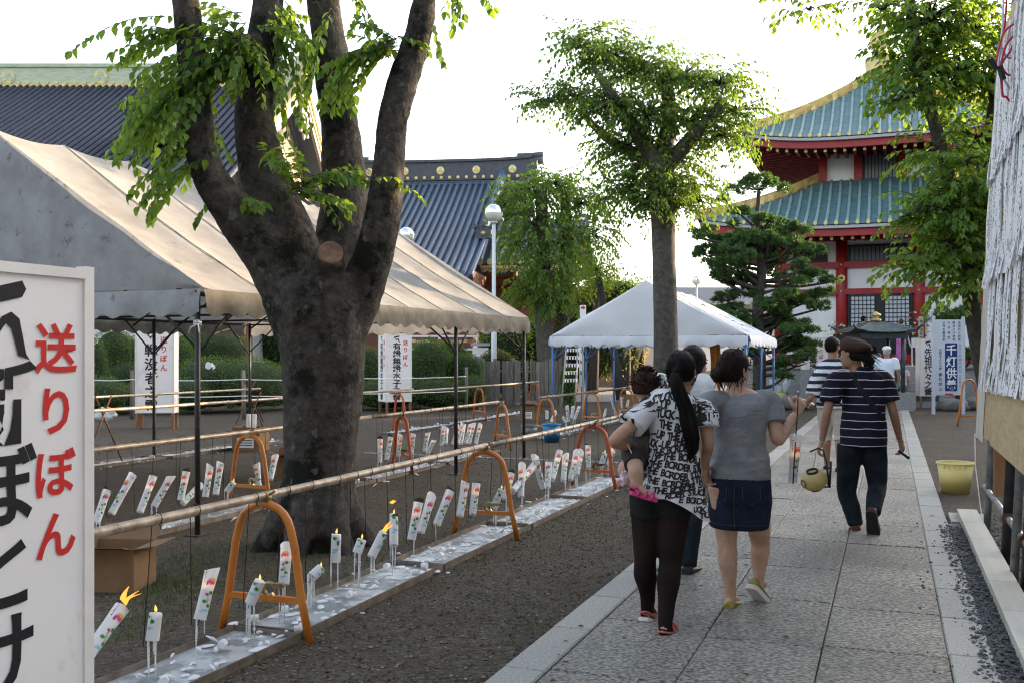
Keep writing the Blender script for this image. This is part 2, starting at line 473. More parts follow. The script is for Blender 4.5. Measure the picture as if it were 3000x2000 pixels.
MB().add([(0.481, 1.5, 0.024), (0.582, 1.5, 0.024), (0.582, 9.6, 0.024), (0.481, 9.6, 0.024)], [(0, 1, 2, 3)]).obj('gravel_bed', m_dark_stone)['kind'] = 'structure'
stones('dark_gravel', 5200, m_dark_stone, pl_right, 0.006, 0.02, 5, 'dark crushed gravel between the right kerb and the edging boards')
stones('shaded_gravel', 5200, m_dark_stone, pl_right2, 0.006, 0.02, 6, 'dark crushed gravel under the notice board')
stones('spilled_gravel', 260, m_dark_stone, pl_spill, 0.006, 0.016, 8, 'dark stones spilled over the right kerb')
# paler paving of the far yard
MB().add([tuple(GD(1560, 33, 0.004)), tuple(GD(2330, 33, 0.004)), tuple(GD(2330, 60, 0.004)), tuple(GD(1560, 60, 0.004))], [(0, 1, 2, 3)]).obj('far_paving', m_asphalt)['kind'] = 'structure'

# ================================================================ red temple hall
TC = Vector((-0.34, 41.9, 0))
def temple():
    root = thing('temple_hall', 'two storey red and white temple hall with curved green copper roofs and gold hips', 'temple', TC, 0.0)
    HB = 3.5
    Rq = [Matrix.Rotation(k * math.pi / 2, 3, 'Z') for k in range(4)]
    def roof(name, he, ze, ht, zt, up, step):
        def surf(x, v, lift=0.0):
            w = he + (ht - he) * v
            u = min(1.0, abs(x) / w) if w > 0.01 else 0
            z = ze + (zt - ze) * (0.62 * v + 0.38 * v * v) + up * u ** 3 * (1 - v)
            return Vector((x, -w, z + lift))
        for k in range(4):
            mb = MB()
            def fn(a, b, k=k):
                w = he + (ht - he) * b
                return Rq[k] @ surf((2 * a - 1) * w, b)
            mb.grid(fn, 28, 12)
            sheet = mb.obj('roof_sheet', m_copper_sheet, root, True)
            n = int(he / step)
            big = MB()
            for i in range(-n, n + 1):
                x = i * step
                if abs(x) > he - 0.1: continue
                vmax = 1.0 if abs(x) < ht else (he - abs(x)) / (he - ht)
                vmax = max(0.06, vmax - 0.02)
                pts = [Rq[k] @ surf(x, vmax * q / 9.0, 0.05) for q in range(10)]
                if k in (0, 3):
                    MB().tube(pts, 0.055, 6).obj('roof_batten', m_copper, root, True)
                    p0 = pts[0]; out = Rq[k] @ Vector((0, -1, 0))
                    MB().tube([p0 - out * 0.02, p0 + out * 0.05], 0.07, 8).obj('batten_cap', m_gold, root, True)
                else:
                    big.tube(pts, 0.055, 5)
            if big.v: big.obj('roof_batten', m_copper, root, True)
            # hip
            mb = MB(); pr = []
            for q in range(13):
                v = q / 12.0; w = he + (ht - he) * v
                pr.append((Rq[k] @ surf(-w, v, 0.0)))
            rings = []
            side = Rq[k] @ Vector((-1, 1, 0)).normalized(); side = (Rq[k] @ Vector((1, -1, 0))).normalized().cross(Vector((0, 0, 1)))
            for p in pr:
                rings.append([p + side * a + Vector((0, 0, h)) for a, h in ((-0.15, -0.05), (0.15, -0.05), (0.15, 0.22), (0.09, 0.33), (-0.09, 0.33), (-0.15, 0.22))])
            mb.rings(rings, smooth=False)
            hp = mb.obj('hip_ridge', m_gold, root, True)
            # eave edge
            for nm, mm, zlo, zhi, inset in (('eave_strip', m_grey_metal, -0.13, -0.03, 0.02), ('eave_board', m_red, -0.38, -0.135, 0.16)):
                mb = MB(); rings = []
                for q in range(29):
                    a = (2 * q / 28.0 - 1) * (he - inset); u = abs(a) / he
                    z = ze + up * u ** 3
                    rings.append([Rq[k] @ Vector((a, -(he - inset) + dy, z + dz)) for dy, dz in ((0, zlo), (0.12, zlo), (0.12, zhi), (0, zhi))])
                mb.rings(rings, smooth=False); mb.obj(nm, mm, root, True)
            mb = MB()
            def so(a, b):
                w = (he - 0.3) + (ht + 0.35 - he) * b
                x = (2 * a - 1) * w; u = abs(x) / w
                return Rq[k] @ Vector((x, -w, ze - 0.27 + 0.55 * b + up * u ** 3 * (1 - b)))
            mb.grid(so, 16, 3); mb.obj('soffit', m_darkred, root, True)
            for i in range(-n, n + 1):
                x = (i + 0.5) * step
                if abs(x) > he - 0.45 or k in (1, 2): continue
                u = abs(x) / he; zz = ze - 0.42 + up * u ** 3
                inner = max(ht, min(abs(x), he - 0.5))
                a = Rq[k] @ Vector((x, -(he - 0.42), zz)); b_ = Rq[k] @ Vector((x, -inner, zz + 0.28 * (he - inner) / max(1, he - ht)))
                m_ = MB(); m_.beam(a, b_, 0.1, 0.12)
                m_.m[2] = 1
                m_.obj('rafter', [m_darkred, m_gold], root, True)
        return surf
    # stone platform with moulded edge
    MB().box((0, 0, 0.55), (9.6, 9.6, 1.1)).box((0, 0, 1.16), (9.9, 9.9, 0.12)).obj('stone_platform', m_stone_step, root, True)
    # lower storey core and walls
    MB().box((0, 0, 3.7), (6.9, 6.9, 4.9)).obj('inner_wall', m_plaster, root, True)
    zt_ = 6.1
    cols = (-3.5, -1.31, 1.31, 3.5)
    for x in cols:
        for y in cols:
            if abs(x) < 3 and abs(y) < 3: continue
            MB().lathe([(0.215, 1.22), (0.205, 3.5), (0.2, zt_)], 14, (x, y, 0)).obj('column', m_red, root, True)
    for k in range(4):
        def W(x, y, z): return Rq[k] @ Vector((x, y, z))
        for z0, z1 in ((4.72, 4.93), (3.74, 3.95), (5.72, 5.95)):
            mb = MB(); mb.beam(W(-3.62, -3.56, (z0 + z1) / 2), W(3.62, -3.56, (z0 + z1) / 2), 0.24, z1 - z0); mb.obj('tie_beam', m_red, root, True)
        for x in cols:
            if k == 0:
                mb = MB()
                q = [Vector((x + 0.14 * math.cos(a), -3.74, 4.33 + 0.14 * math.sin(a))) for a in [math.pi / 6 + i * math.pi / 3 for i in range(6)]]
                mb.rings([[p + Vector((0, 0.04, 0)) for p in q], q], smooth=False)
                q2 = [Vector((x + 0.06 * math.cos(a), -3.76, 4.33 + 0.06 * math.sin(a))) for a in [i * math.pi / 3 for i in range(6)]]
                mb.rings([[p + Vector((0, 0.03, 0)) for p in q2], q2], smooth=False, mi=1)
                mb.obj('hexagon_emblem', [m_gold, m_black], root, True)
                for zz in (4.825, 3.845):
                    MB().ball((x, -3.72, zz), (0.05, 0.04, 0.05), 8, 6).obj('gold_stud', m_gold, root, True)
                MB().box((x, -3.72, 5.9), (0.5, 0.2, 0.22)).obj('bracket_block', m_darkred, root, True)
        mb = MB(); mb.beam(W(-3.6, -3.5, 1.4), W(3.6, -3.5, 1.4), 0.22, 0.34); mb.obj('sill_beam', m_red, root, True)
    # barred upper window and doors of the front
    win = MB().box((0, -3.5, 5.22), (2.18, 0.06, 0.66)).obj('window', m_black, root, True)
    for i in range(15):
        MB().box((-1.0 + i * 2.0 / 14, -3.55, 5.22), (0.035, 0.04, 0.6)).obj('window_bar', m_black, win, True)
    MB().box((0, -3.536, 5.22), (2.02, 0.01, 0.52)).obj('window_pane', mat('dim_window', (0.10, 0.10, 0.12), rough=0.3), win, True)
    for x in (-2.4,):
        w2 = MB().box((x, -3.5, 5.25), (1.2, 0.06, 0.7)).obj('window', m_black, root, True)
        for i in range(9):
            MB().box((x - 0.52 + i * 1.04 / 8, -3.55, 5.25), (0.035, 0.04, 0.62)).obj('window_bar', m_black, w2, True)
    MB().box((0, -3.49, 2.5), (2.2, 0.1, 2.4)).obj('door_recess', m_black, root, True)
    for x0 in (-0.97, 0.97):
        d = MB().box((x0 * 0.62 if False else x0 * 0.6 + (0.0), -3.56, 3.05), (0.82, 0.05, 1.24)).obj('lattice_door', m_shoji, root, True)
        cx = x0 * 0.6
        for i in range(7):
            MB().box((cx - 0.41 + i * 0.82 / 6, -3.6, 3.05), (0.026, 0.03, 1.26)).obj('lattice_bar', m_black, d, True)
        for i in range(9):
            MB().box((cx, -3.6, 2.43 + i * 1.24 / 8), (0.84, 0.028, 0.026)).obj('lattice_bar', m_black, d, True)
        MB().box((cx, -3.58, 2.05), (0.84, 0.06, 0.72)).obj('door_panel', m_black, root, True)
    roof('lower', 6.1, 6.0, 2.15, 8.15, 0.42, 0.345)
    # upper storey
    MB().box((0, 0, 8.5), (4.1, 4.1, 2.6)).obj('upper_wall', m_plaster, root, True)
    for x in (-2.05, -0.78, 0.78, 2.05):
        for y in (-2.05, -0.78, 0.78, 2.05):
            if abs(x) < 2 and abs(y) < 2: continue
            MB().box((x, y, 8.5), (0.3, 0.3, 2.7)).obj('upper_column', m_red, root, True)
    for k in range(4):
        mb = MB(); mb.beam(Rq[k] @ Vector((-2.3, -2.1, 9.25)), Rq[k] @ Vector((2.3, -2.1, 9.25)), 0.3, 0.2); mb.obj('upper_tie_beam', m_red, root, True)
        for x in (-2.0, -0.78, 0.78, 2.0):
            mb = MB()
            for j, (o_, w_) in enumerate(((0.25, 0.34), (0.55, 0.6), (0.85, 0.9))):
                mb.beam(Rq[k] @ Vector((x - w_ / 2, -2.05 - o_, 9.42 + 0.17 * j)), Rq[k] @ Vector((x + w_ / 2, -2.05 - o_, 9.42 + 0.17 * j)), 0.16, 0.13)
                mb.beam(Rq[k] @ Vector((x, -2.0, 9.40 + 0.17 * j)), Rq[k] @ Vector((x, -2.15 - o_, 9.40 + 0.17 * j)), 0.14, 0.12)
            mb.obj('bracket', m_darkred, root, True)
    w3 = MB().box((0.0, -2.08, 8.62), (1.26, 0.06, 1.0)).obj('window', m_black, root, True)
    for i in range(10):
        MB().box((-0.55 + i * 1.1 / 9, -2.14, 8.62), (0.035, 0.04, 0.96)).obj('window_bar', m_black, w3, True)
    MB().box((0, -2.117, 8.62), (1.14, 0.01, 0.9)).obj('window_pane', mat('dim_window_upper', (0.16, 0.16, 0.19), rough=0.3), w3, True)
    roof('upper', 4.75, 9.3, 0.35, 12.35, 0.40, 0.335)
    MB().lathe([(0.55, 12.2), (0.6, 13.2), (0.35, 13.3), (0.25, 13.5), (0.45, 13.8), (0.42, 14.05), (0.15, 14.3), (0.05, 14.8), (0.02, 15.0)], 16, (0, 0, 0)).obj('finial', m_gold, root, True)
    return root
temple()
# stair in front of the temple
stair = thing('stone_stairs', 'grey stone steps rising to the red temple door', 'stairs', (-0.45, 32.9, 0), 0.0)
for i in range(7):
    MB().box((0, -1.2 + i * 0.33, 0.085 + i * 0.17), (3.6, 0.37 + 0.0, 0.17)).obj('step', m_stone_step, stair, True)
    if i: MB().box((0, -1.0 + i * 0.33 + 0.6, 0.085 + i * 0.17 - 0.17), (3.58, 1.2, 0.17)).obj('step_core', m_stone_step, stair, True)
MB().box((0, 2.9, 0.595), (3.6, 3.2, 1.19)).obj('landing', m_stone_step, stair, True)
for sx in (-1.95, 1.95):
    MB().box((sx, 0.0, 0.55), (0.3, 2.8, 1.1)).obj('cheek_wall', m_stone_step, stair, True)

# ================================================================ halls on the left
def crest(root, x, y, z, r, m1, m2, facing=-1):
    mb = MB()
    def disc(rr, yy, mi):
        c = [Vector((x + rr * math.cos(a), yy, z + rr * math.sin(a))) for a in [2 * math.pi * i / 20 for i in range(20)]]
        mb.rings([[p + Vector((0, 0.05, 0)) for p in c], c], smooth=False, mi=mi)
    disc(r, y - 0.03, 0); disc(r * 0.84, y - 0.045, 1)
    for k in range(3):
        a = math.pi / 2 + k * 2.094
        cx, cz = x + r * 0.42 * math.cos(a), z + r * 0.42 * math.sin(a)
        c = [Vector((cx + r * 0.36 * math.cos(q), y - 0.06, cz + r * 0.36 * math.sin(q))) for q in [2 * math.pi * i / 14 for i in range(14)]]
        mb.rings([[p + Vector((0, 0.03, 0)) for p in c], c], smooth=False, mi=0)
    mb.obj('crest', [m1, m2], root, True)
def slope_roof(root, x0, x1, ridge_y, ridge_z, eave_y, eave_z, step, rad, curve, capm, ribs=True, up0=0.0, up1=0.0, top=None):
    """one tiled slope: pans as a sheet, every roll tile run a part"""
    def f(x, q):
        y = ridge_y + (eave_y - ridge_y) * q
        z = ridge_z + (eave_z - ridge_z) * (q + curve * q * (1 - q))
        a = max(0, (x - (x1 - 2.5)) / 2.5); b = max(0, ((x0 + 2.5) - x) / 2.5)
        return Vector((x, y, z + (up1 * a * a + up0 * b * b) * q))
    mb = MB(); mb.grid(lambda a, b: f(x0 + (x1 - x0) * a, b), 24, 10); mb.obj('pan_tiles', m_tile_sheet, root, True)
    if not ribs: return f
    n = int((x1 - x0) / step)
    for i in range(n + 1):
        x = x0 + (x1 - x0) * i / n
        q0 = 0.0 if top is None else top(x)
        pts = [f(x, q0 + (1 - q0) * j / 16.0) + Vector((0, 0, rad * 0.6)) for j in range(17)]
        rr = [rad * (1.0 + 0.06 * (j % 2)) for j in range(17)]
        MB().tube(pts, rr, 7).obj('roll_tile', m_tile, root, True)
        if capm is not None:
            MB().tube([pts[-1] + Vector((0, 0.02, 0)), pts[-1] + Vector((0, -0.06, 0))], rad * 1.12, 10).obj('eave_tile', capm, root, True)
    return f
def left_hall():
    global m_tile
    keep = m_tile; m_tile = mat('navy_tile', (0.018, 0.022, 0.04), (0.04, 0.048, 0.075), scale=9, rough=0.6, spec=0.25, vary=0.15, bump=0.2, bscale=22)
    base = GD(880, 46.0)
    root = thing('main_hall', 'large temple hall with blue grey tiled roof and pale copper ridge behind the grey tent', 'temple', (base.x, base.y, 0), TH)
    x0 = -26.0
    slope_roof(root, x0, 0.0, -0.35, 13.8, -13.5, 6.7, 0.30, 0.095, 0.10, None)
    slope_roof(root, x0, 0.0, 0.35, 13.8, 13.5, 6.7, 0.30, 0.095, 0.10, None, ribs=False)
    MB().box((x0 / 2, 0, 14.28), (-x0 + 0.4, 0.6, 0.92)).obj('ridge', m_ridge_green, root, True)
    MB().box((x0 / 2, 0, 14.82), (-x0 + 0.9, 0.76, 0.16)).obj('ridge_cap', m_ridge_green, root, True)
    MB().box((x0 / 2, -0.02, 13.86), (-x0 + 0.2, 0.86, 0.16)).obj('ridge_moulding', m_gold, root, True)
    for i in range(60):
        MB().box((-0.3 - i * 0.43, -0.46, 13.98), (0.14, 0.08, 0.1)).obj('dentil', m_gold, root, True)
    for x in (-12.9, -8.65, -4.4, -17.15):
        crest(root, x - 0.45, -0.31, 14.3, 0.36, m_ridge_green, m_gold)
    MB().box((0.35, 0, 14.9), (1.2, 0.6, 0.2)).box((0.5, 0, 15.2), (1.3, 0.5, 0.16)).obj('ridge_end_tile', m_ridge_green, root, True)
    for j in range(4):
        MB().tube([(0.15, -0.5, 14.6 - j * 0.28), (0.42, -0.5, 14.6 - j * 0.28)], 0.17, 12).obj('ridge_end_tile', m_gold, root, True)
    # gable on the right end
    MB().add([(-0.9, -8, 9.6), (-0.9, 8, 9.6), (-0.9, 0, 13.7)], [(0, 1, 2)]).obj('gable_wall', mat('gable_boards', (0.10, 0.085, 0.07), (0.16, 0.13, 0.1), scale=3, rough=0.8), root, True)
    for sy in (-1, 1):
        pts = [(0.1, sy * 0.1, 13.75)]
        f = lambda q: (0.1, sy * (0.1 + 7.9 * q), 13.75 - 4.15 * (q + 0.10 * q * (1 - q)))
        mb = MB()
        for q in range(8): mb.beam(f(q / 8), f((q + 1) / 8), 0.14, 0.55)
        mb.obj('barge_board', m_wood_red if False else mat('grey_barge', (0.22, 0.2, 0.17), (0.3, 0.27, 0.22), scale=3), root, True)
        mb = MB()
        for q in range(8): mb.beam(Vector(f(q / 8)) + Vector((0.09, 0, 0.16)), Vector(f((q + 1) / 8)) + Vector((0.09, 0, 0.16)), 0.08, 0.2)
        mb.obj('barge_trim', m_gold, root, True)
        for q in range(26):
            p = Vector(f(q / 26)) + Vector((0.12, 0, 0.42))
            MB().tube([p - Vector((0.3, 0, 0)), p + Vector((0.1, 0, 0))], 0.13, 8).obj('verge_tile', m_gold, root, True)
    mb = MB()
    for sy in (-1, 1):
        for (a, r, t) in ((0.35, 0.45, 0.1), (0.75, 0.3, 0.08)):
            pts = [(0.16, sy * (a + r * 0.6 * math.cos(q)), 12.5 - a * 0.6 + r * math.sin(q)) for q in [i * 0.5 for i in range(11)]]
            mb.tube(pts, t, 6)
    mb.ball((0.16, 0, 12.75), (0.1, 0.35, 0.5), 8, 6); mb.ball((0.16, 0, 11.95), (0.1, 0.22, 0.5), 8, 6)
    mb.obj('gable_pendant', mat('carved_grey_wood', (0.4, 0.38, 0.36), (0.5, 0.48, 0.45), scale=4), root, True)
    MB().box((-13, 0, 4.5), (26, 17, 8.4)).obj('wall', m_plaster, root, True)
    for i in range(9):
        MB().box((-0.2 - i * 3.2, -8.62, 4.5), (0.4, 0.3, 8.4)).obj('post', m_wood_red, root, True)
    MB().box((0.12, 0, 3.5), (0.3, 0.4, 6.9)).box((0.12, -6, 3.5), (0.3, 0.4, 6.9)).obj('post', m_wood_red, root, True)
    m_tile = keep
left_hall()
def mid_hall():
    base = GD(1330, 46.0)
    a = R(7)
    root = thing('tiled_hall', 'red timber hall with blue grey tile roof and round gold crests along its dark ridge', 'temple', (base.x, base.y, 0), TH - a)
    x0, x1 = -4.6, 3.55
    slope_roof(root, x0, 2.35, -0.3, 9.5, -9.6, 4.35, 0.285, 0.085, 0.16, None)
    slope_roof(root, x0, x1, 0.3, 9.5, 9.6, 4.35, 0.285, 0.085, 0.16, None, ribs=False)
    slope_roof(root, 2.35, x1, -0.3, 9.5, -3.2, 7.6, 0.285, 0.085, 0.05, None)
    # ridge with raised ends
    rings = []
    for q in range(21):
        x = x0 - 0.1 + (x1 - x0 + 0.2) * q / 20.0; u = abs((x - (x0 + x1) / 2) / ((x1 - x0) / 2)); up = 0.10 * u ** 4
        rings.append([Vector((x, y, z + up)) for y, z in ((-0.28, 9.62), (0.28, 9.62), (0.26, 10.4), (-0.26, 10.4))])
    MB().rings(rings, smooth=False).obj('ridge', m_tile_dark, root, True)
    rings = [[p + Vector((0, (0.1 if p.y > 0 else -0.1), 0.0 if k < 2 else -0.66)) for k, p in enumerate([r[3] + Vector((0, 0, 0.0)), r[2], r[2] + Vector((0, 0, 0.78)), r[3] + Vector((0, 0, 0.78))])] for r in rings]
    MB().rings(rings, smooth=False).obj('ridge_cap', m_tile_dark, root, True)
    for k, zz in enumerate((9.56, 9.44, 9.34)):
        MB().box(((x0 + x1) / 2, -0.3 - 0.06 * k, zz), (x1 - x0, 0.5, 0.07)).obj('ridge_course', m_tile_dark if k != 2 else m_tile, root, True)
    for i in range(20):
        x = x0 + 0.2 + i * 0.39
        MB().tube([(x, -0.40, 9.66), (x, -0.52, 9.66)], 0.075, 8).obj('gold_stud', m_gold, root, True)
    for i in range(5):
        crest(root, -3.9 + 1.67 * i - 0.02, -0.27, 10.02, 0.185, m_gold, mat('pale_gilt', (0.72, 0.68, 0.45), rough=0.5))
    for sx, xx in ((-1, x0), (1, x1)):
        mb = MB(); mb.tube([(xx - sx * 0.6, 0, 10.62), (xx, 0, 10.62), (xx + sx * 0.6, 0, 10.68)], 0.17, 8); mb.tube([(xx - sx * 0.3, 0, 10.35), (xx + sx * 0.6, 0, 10.45)], 0.2, 8)
        mb.box((xx + sx * 0.15, 0, 10.0), (0.3, 0.7, 0.9)); mb.obj('ridge_end_tile', m_tile_dark, root, True)
        MB().tube([(xx + sx * 0.3, -0.2, 10.2), (xx + sx * 0.36, -0.2, 10.2)], 0.2, 12).obj('ridge_end_disc', m_gold, root, True)
    # descending ridge on the right with ogre tile
    pts = []
    for q in range(10):
        t = q / 9.0; y = -0.3 - 5.6 * t; qq = (y + 0.3) / -9.3
        pts.append(Vector((2.3, y, 9.5 + (4.35 - 9.5) * (qq + 0.16 * qq * (1 - qq)) + 0.1)))
    rings = [[p + Vector((a_, 0, h_)) for a_, h_ in ((-0.2, 0), (0.2, 0), (0.2, 0.24), (0.1, 0.38), (-0.1, 0.38), (-0.2, 0.24))] for p in pts]
    MB().rings(rings, smooth=False).obj('descending_ridge', m_tile, root, True)
    e = pts[-1]
    mb = MB(); mb.box(e + Vector((0, -0.12, 0.12)), (0.62, 0.22, 0.5))
    for dx in (-0.3, 0, 0.3): mb.tube([e + Vector((dx, 0.15, 0.4 - abs(dx) * 0.3)), e + Vector((dx * 1.2, -0.32, 0.46 - abs(dx) * 0.3))], 0.1, 8)
    mb.obj('ogre_tile', m_tile_dark, root, True)
    MB().ball(e + Vector((0, -0.25, 0.08)), (0.1, 0.06, 0.1), 8, 6).obj('ogre_tile_stud', m_gold, root, True)
    # skirt roof to the right with gold eave tiles, rafters and red walls
    f = slope_roof(root, 2.2, 6.3, -3.0, 7.3, -6.4, 5.15, 0.40, 0.115, 0.12, m_gold, up1=0.5)
    f2 = slope_roof(root, 2.2, 6.3, -2.8, 7.3, 6.0, 5.1, 0.4, 0.1, 0.1, None, ribs=False, up1=0.5)
    MB().box((4.2, -6.15, 5.02), (4.0, 0.3, 0.12)).obj('eave_board', m_gold, root, True)
    for i in range(14):
        x = 2.3 + i * 0.29
        m_ = MB(); m_.beam((x, -6.25, 4.87), (x, -3.9, 5.25), 0.1, 0.12); m_.m[2] = 1
        m_.obj('rafter', [m_wood_red, m_gold], root, True)
    for i in range(4):
        x = 2.3 + i * 1.0
        MB().box((x, -4.4, 2.5), (0.3, 0.3, 5.0)).obj('post', m_wood_red, root, True)
    for z0, z1 in ((4.4, 4.65), (3.2, 3.4), (2.0, 2.2), (0.3, 0.6)):
        MB().box((3.8, -4.46, (z0 + z1) / 2), (3.3, 0.26, z1 - z0)).obj('tie_beam', m_wood_red, root, True)
    MB().box((3.8, -1.0, 2.4), (3.2, 6.6, 4.8)).obj('wall', mat('red_brown_boards', (0.16, 0.05, 0.032), (0.22, 0.075, 0.045), scale=5, rough=0.7, stretch=(4, 4, 0.3)), root, True)
    MB().box((-1.2, -1.0, 2.4), (6.8, 14, 4.7)).obj('side_wall', mat('brown_boards', (0.13, 0.05, 0.035), (0.18, 0.065, 0.042), scale=5, rough=0.7), root, True)
    for x in (3.1, 4.1):
        MB().box((x - 0.3, -4.45, 1.4), (1.1, 0.12, 1.4)).obj('shutter', m_plaster, root, True)
mid_hall()
# ================================================================ trees and shrubs
def bark_material(name, c1, c2, moss, cut=0.56, sc_=2.2):
    m = mat(name, c1, c2, scale=14, rough=0.9, bump=0.7, bscale=38, c3=moss, c3scale=sc_, c3cut=cut, bdist=0.015, spec=0.2)
    t = m.node_tree; L = t.links.new; b = t.nodes['Principled BSDF']; src = b.inputs['Base Color'].links[0].from_socket
    g = t.nodes.new('ShaderNodeNewGeometry'); n = t.nodes.new('ShaderNodeTexNoise'); n.inputs['Scale'].default_value = 11; n.inputs['Detail'].default_value = 6; L(g.outputs['Position'], n.inputs['Vector'])
    r = t.nodes.new('ShaderNodeValToRGB'); e = r.color_ramp.elements; e[0].position = .63; e[1].position = .68; e[0].color = (0, 0, 0, 1); e[1].color = (.6, .6, .6, 1); L(n.outputs['Fac'], r.inputs[0])
    x = t.nodes.new('ShaderNodeMix'); x.data_type = 'RGBA'; L(r.outputs[0], x.inputs[0]); L(src, x.inputs[6]); x.inputs[7].default_value = (.13, .13, .12, 1); L(x.outputs[2], b.inputs['Base Color'])   # pale lichen
    return m
m_bark = bark_material('grey_bark_with_moss', (0.03, 0.025, 0.021), (0.07, 0.061, 0.053), (0.009, 0.0095, 0.006), 0.54, 2.4)
m_bark2 = bark_material('grey_brown_bark', (0.06, 0.056, 0.048), (0.115, 0.105, 0.09), (0.04, 0.048, 0.02), 0.60, 4.0)
m_bark_dark = mat('dark_bark', (0.035, 0.03, 0.025), (0.075, 0.065, 0.055), scale=14, rough=0.9, bump=0.6, bscale=40)
m_cutwood = mat('fresh_cut_wood', (0.11, 0.055, 0.036), (0.2, 0.115, 0.078), scale=20, rough=0.8)
def leaf_material(name, c1, c2, tc, transl=0.5):
    m, t, b = nodes_of(name); L = t.links.new
    oi = t.nodes.new('ShaderNodeNewGeometry')
    r = t.nodes.new('ShaderNodeValToRGB'); e = r.color_ramp.elements
    e[0].color = (*c1, 1); e[1].color = (*c2, 1); e[0].position = 0.1; e[1].position = 0.9
    L(oi.outputs['Random Per Island'], r.inputs[0]); L(r.outputs[0], b.inputs['Base Color'])
    b.inputs['Roughness'].default_value = 0.5; b.inputs['Specular IOR Level'].default_value = 0.35
    tr = t.nodes.new('ShaderNodeBsdfTranslucent')
    r2 = t.nodes.new('ShaderNodeValToRGB'); e = r2.color_ramp.elements
    e[0].color = (*tc, 1); e[1].color = (tc[0] * 1.5, tc[1] * 1.25, tc[2], 1)
    L(oi.outputs['Random Per Island'], r2.inputs[0]); L(r2.outputs[0], tr.inputs[0])
    ms = t.nodes.new('ShaderNodeMixShader'); ms.inputs[0].default_value = transl
    L(b.outputs[0], ms.inputs[1]); L(tr.outputs[0], ms.inputs[2]); L(ms.outputs[0], t.nodes['Material Output'].inputs[0])
    return m
m_leaf = leaf_material('zelkova_leaf', (0.04, 0.10, 0.018), (0.10, 0.185, 0.035), (0.22, 0.37, 0.035), 0.48)
m_leaf2 = leaf_material('zelkova_leaf_far', (0.04, 0.095, 0.02), (0.10, 0.175, 0.035), (0.22, 0.36, 0.035), 0.48)
m_leaf3 = leaf_material('zelkova_leaf_dark', (0.03, 0.075, 0.018), (0.08, 0.15, 0.032), (0.18, 0.32, 0.03), 0.42)
m_hedge = leaf_material('azalea_leaf', (0.035, 0.08, 0.013), (0.085, 0.16, 0.028), (0.14, 0.25, 0.025), 0.3)
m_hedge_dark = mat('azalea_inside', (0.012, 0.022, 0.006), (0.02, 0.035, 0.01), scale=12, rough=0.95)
m_needle = leaf_material('pine_needle', (0.045, 0.095, 0.03), (0.10, 0.18, 0.055), (0.1, 0.2, 0.04), 0.3)
m_yellowleaf = leaf_material('yellow_shrub_leaf', (0.09, 0.10, 0.02), (0.16, 0.13, 0.03), (0.3, 0.25, 0.05), 0.4)  # olive to ochre leaf tones at random

def leaf_verts(p, d, up, L, W, curl=0.25, fold=0.25):
    """ovate leaf with pointed tip, folded along its midrib and drooping"""
    d = d.normalized(); s = d.cross(up)
    if s.length < 1e-4: s = Vector((1, 0, 0))
    s.normalize(); n = s.cross(d)
    def q(t, w): return p + d * (L * t) + s * (W * w) + n * (L * (-curl * t * t) + abs(w) * W * fold)
    return [q(0, 0), q(0.22, -0.42), q(0.48, -0.5), q(0.78, -0.26), q(1.0, 0), q(0.78, 0.26), q(0.48, 0.5), q(0.22, 0.42), q(0.5, 0)], \
           [(0, 8, 2, 1), (8, 4, 3, 2), (0, 7, 6, 8), (8, 6, 5, 4)]
def leaf_cheap(p, d, up, L, W, fold=0.25):
    d = d.normalized(); s = d.cross(up)
    if s.length < 1e-4: s = Vector((1, 0, 0))
    s.normalize(); n = s.cross(d)
    return [p, p + d * (L * 0.42) - s * (W * 0.5) + n * (W * fold * 0.5), p + d * L - n * (L * 0.2), p + d * (L * 0.42) + s * (W * 0.5) + n * (W * fold * 0.5)], [(0, 3, 2), (0, 2, 1)]
def spray(r, a, d0, length, droop, step, twig=None, trad=0.004):
    """one drooping twig: yields places and directions of its leaves"""
    p = Vector(a); d = Vector(d0).normalized(); out = []; pts = [p.copy()]
    n = max(2, int(length / step))
    side = 1
    for i in range(n):
        d = (d + Vector((r.uniform(-.1, .1), r.uniform(-.1, .1), -droop * step + r.uniform(-.06, .06)))).normalized()
        p = p + d * step; pts.append(p.copy())
        s = d.cross(Vector((0, 0, 1)))
        if s.length < 0.05: s = Vector((r.uniform(-1, 1), r.uniform(-1, 1), 0))
        s.normalize()
        ld = (d * 0.55 + s * side * 0.75 + Vector((0, 0, -0.45)) + Vector((r.uniform(-.35, .35), r.uniform(-.35, .35), r.uniform(-.3, .2)))).normalized()
        out.append((p.copy(), ld)); side = -side
    out.append((p.copy(), (d + Vector((0, 0, -0.3))).normalized()))
    if twig is not None: twig.tube(pts[::2] if len(pts) > 4 else pts, [trad * (1 - 0.7 * k / max(1, len(pts[::2]) if len(pts) > 4 else len(pts))) for k in range(len(pts[::2]) if len(pts) > 4 else len(pts))], 4)
    return out
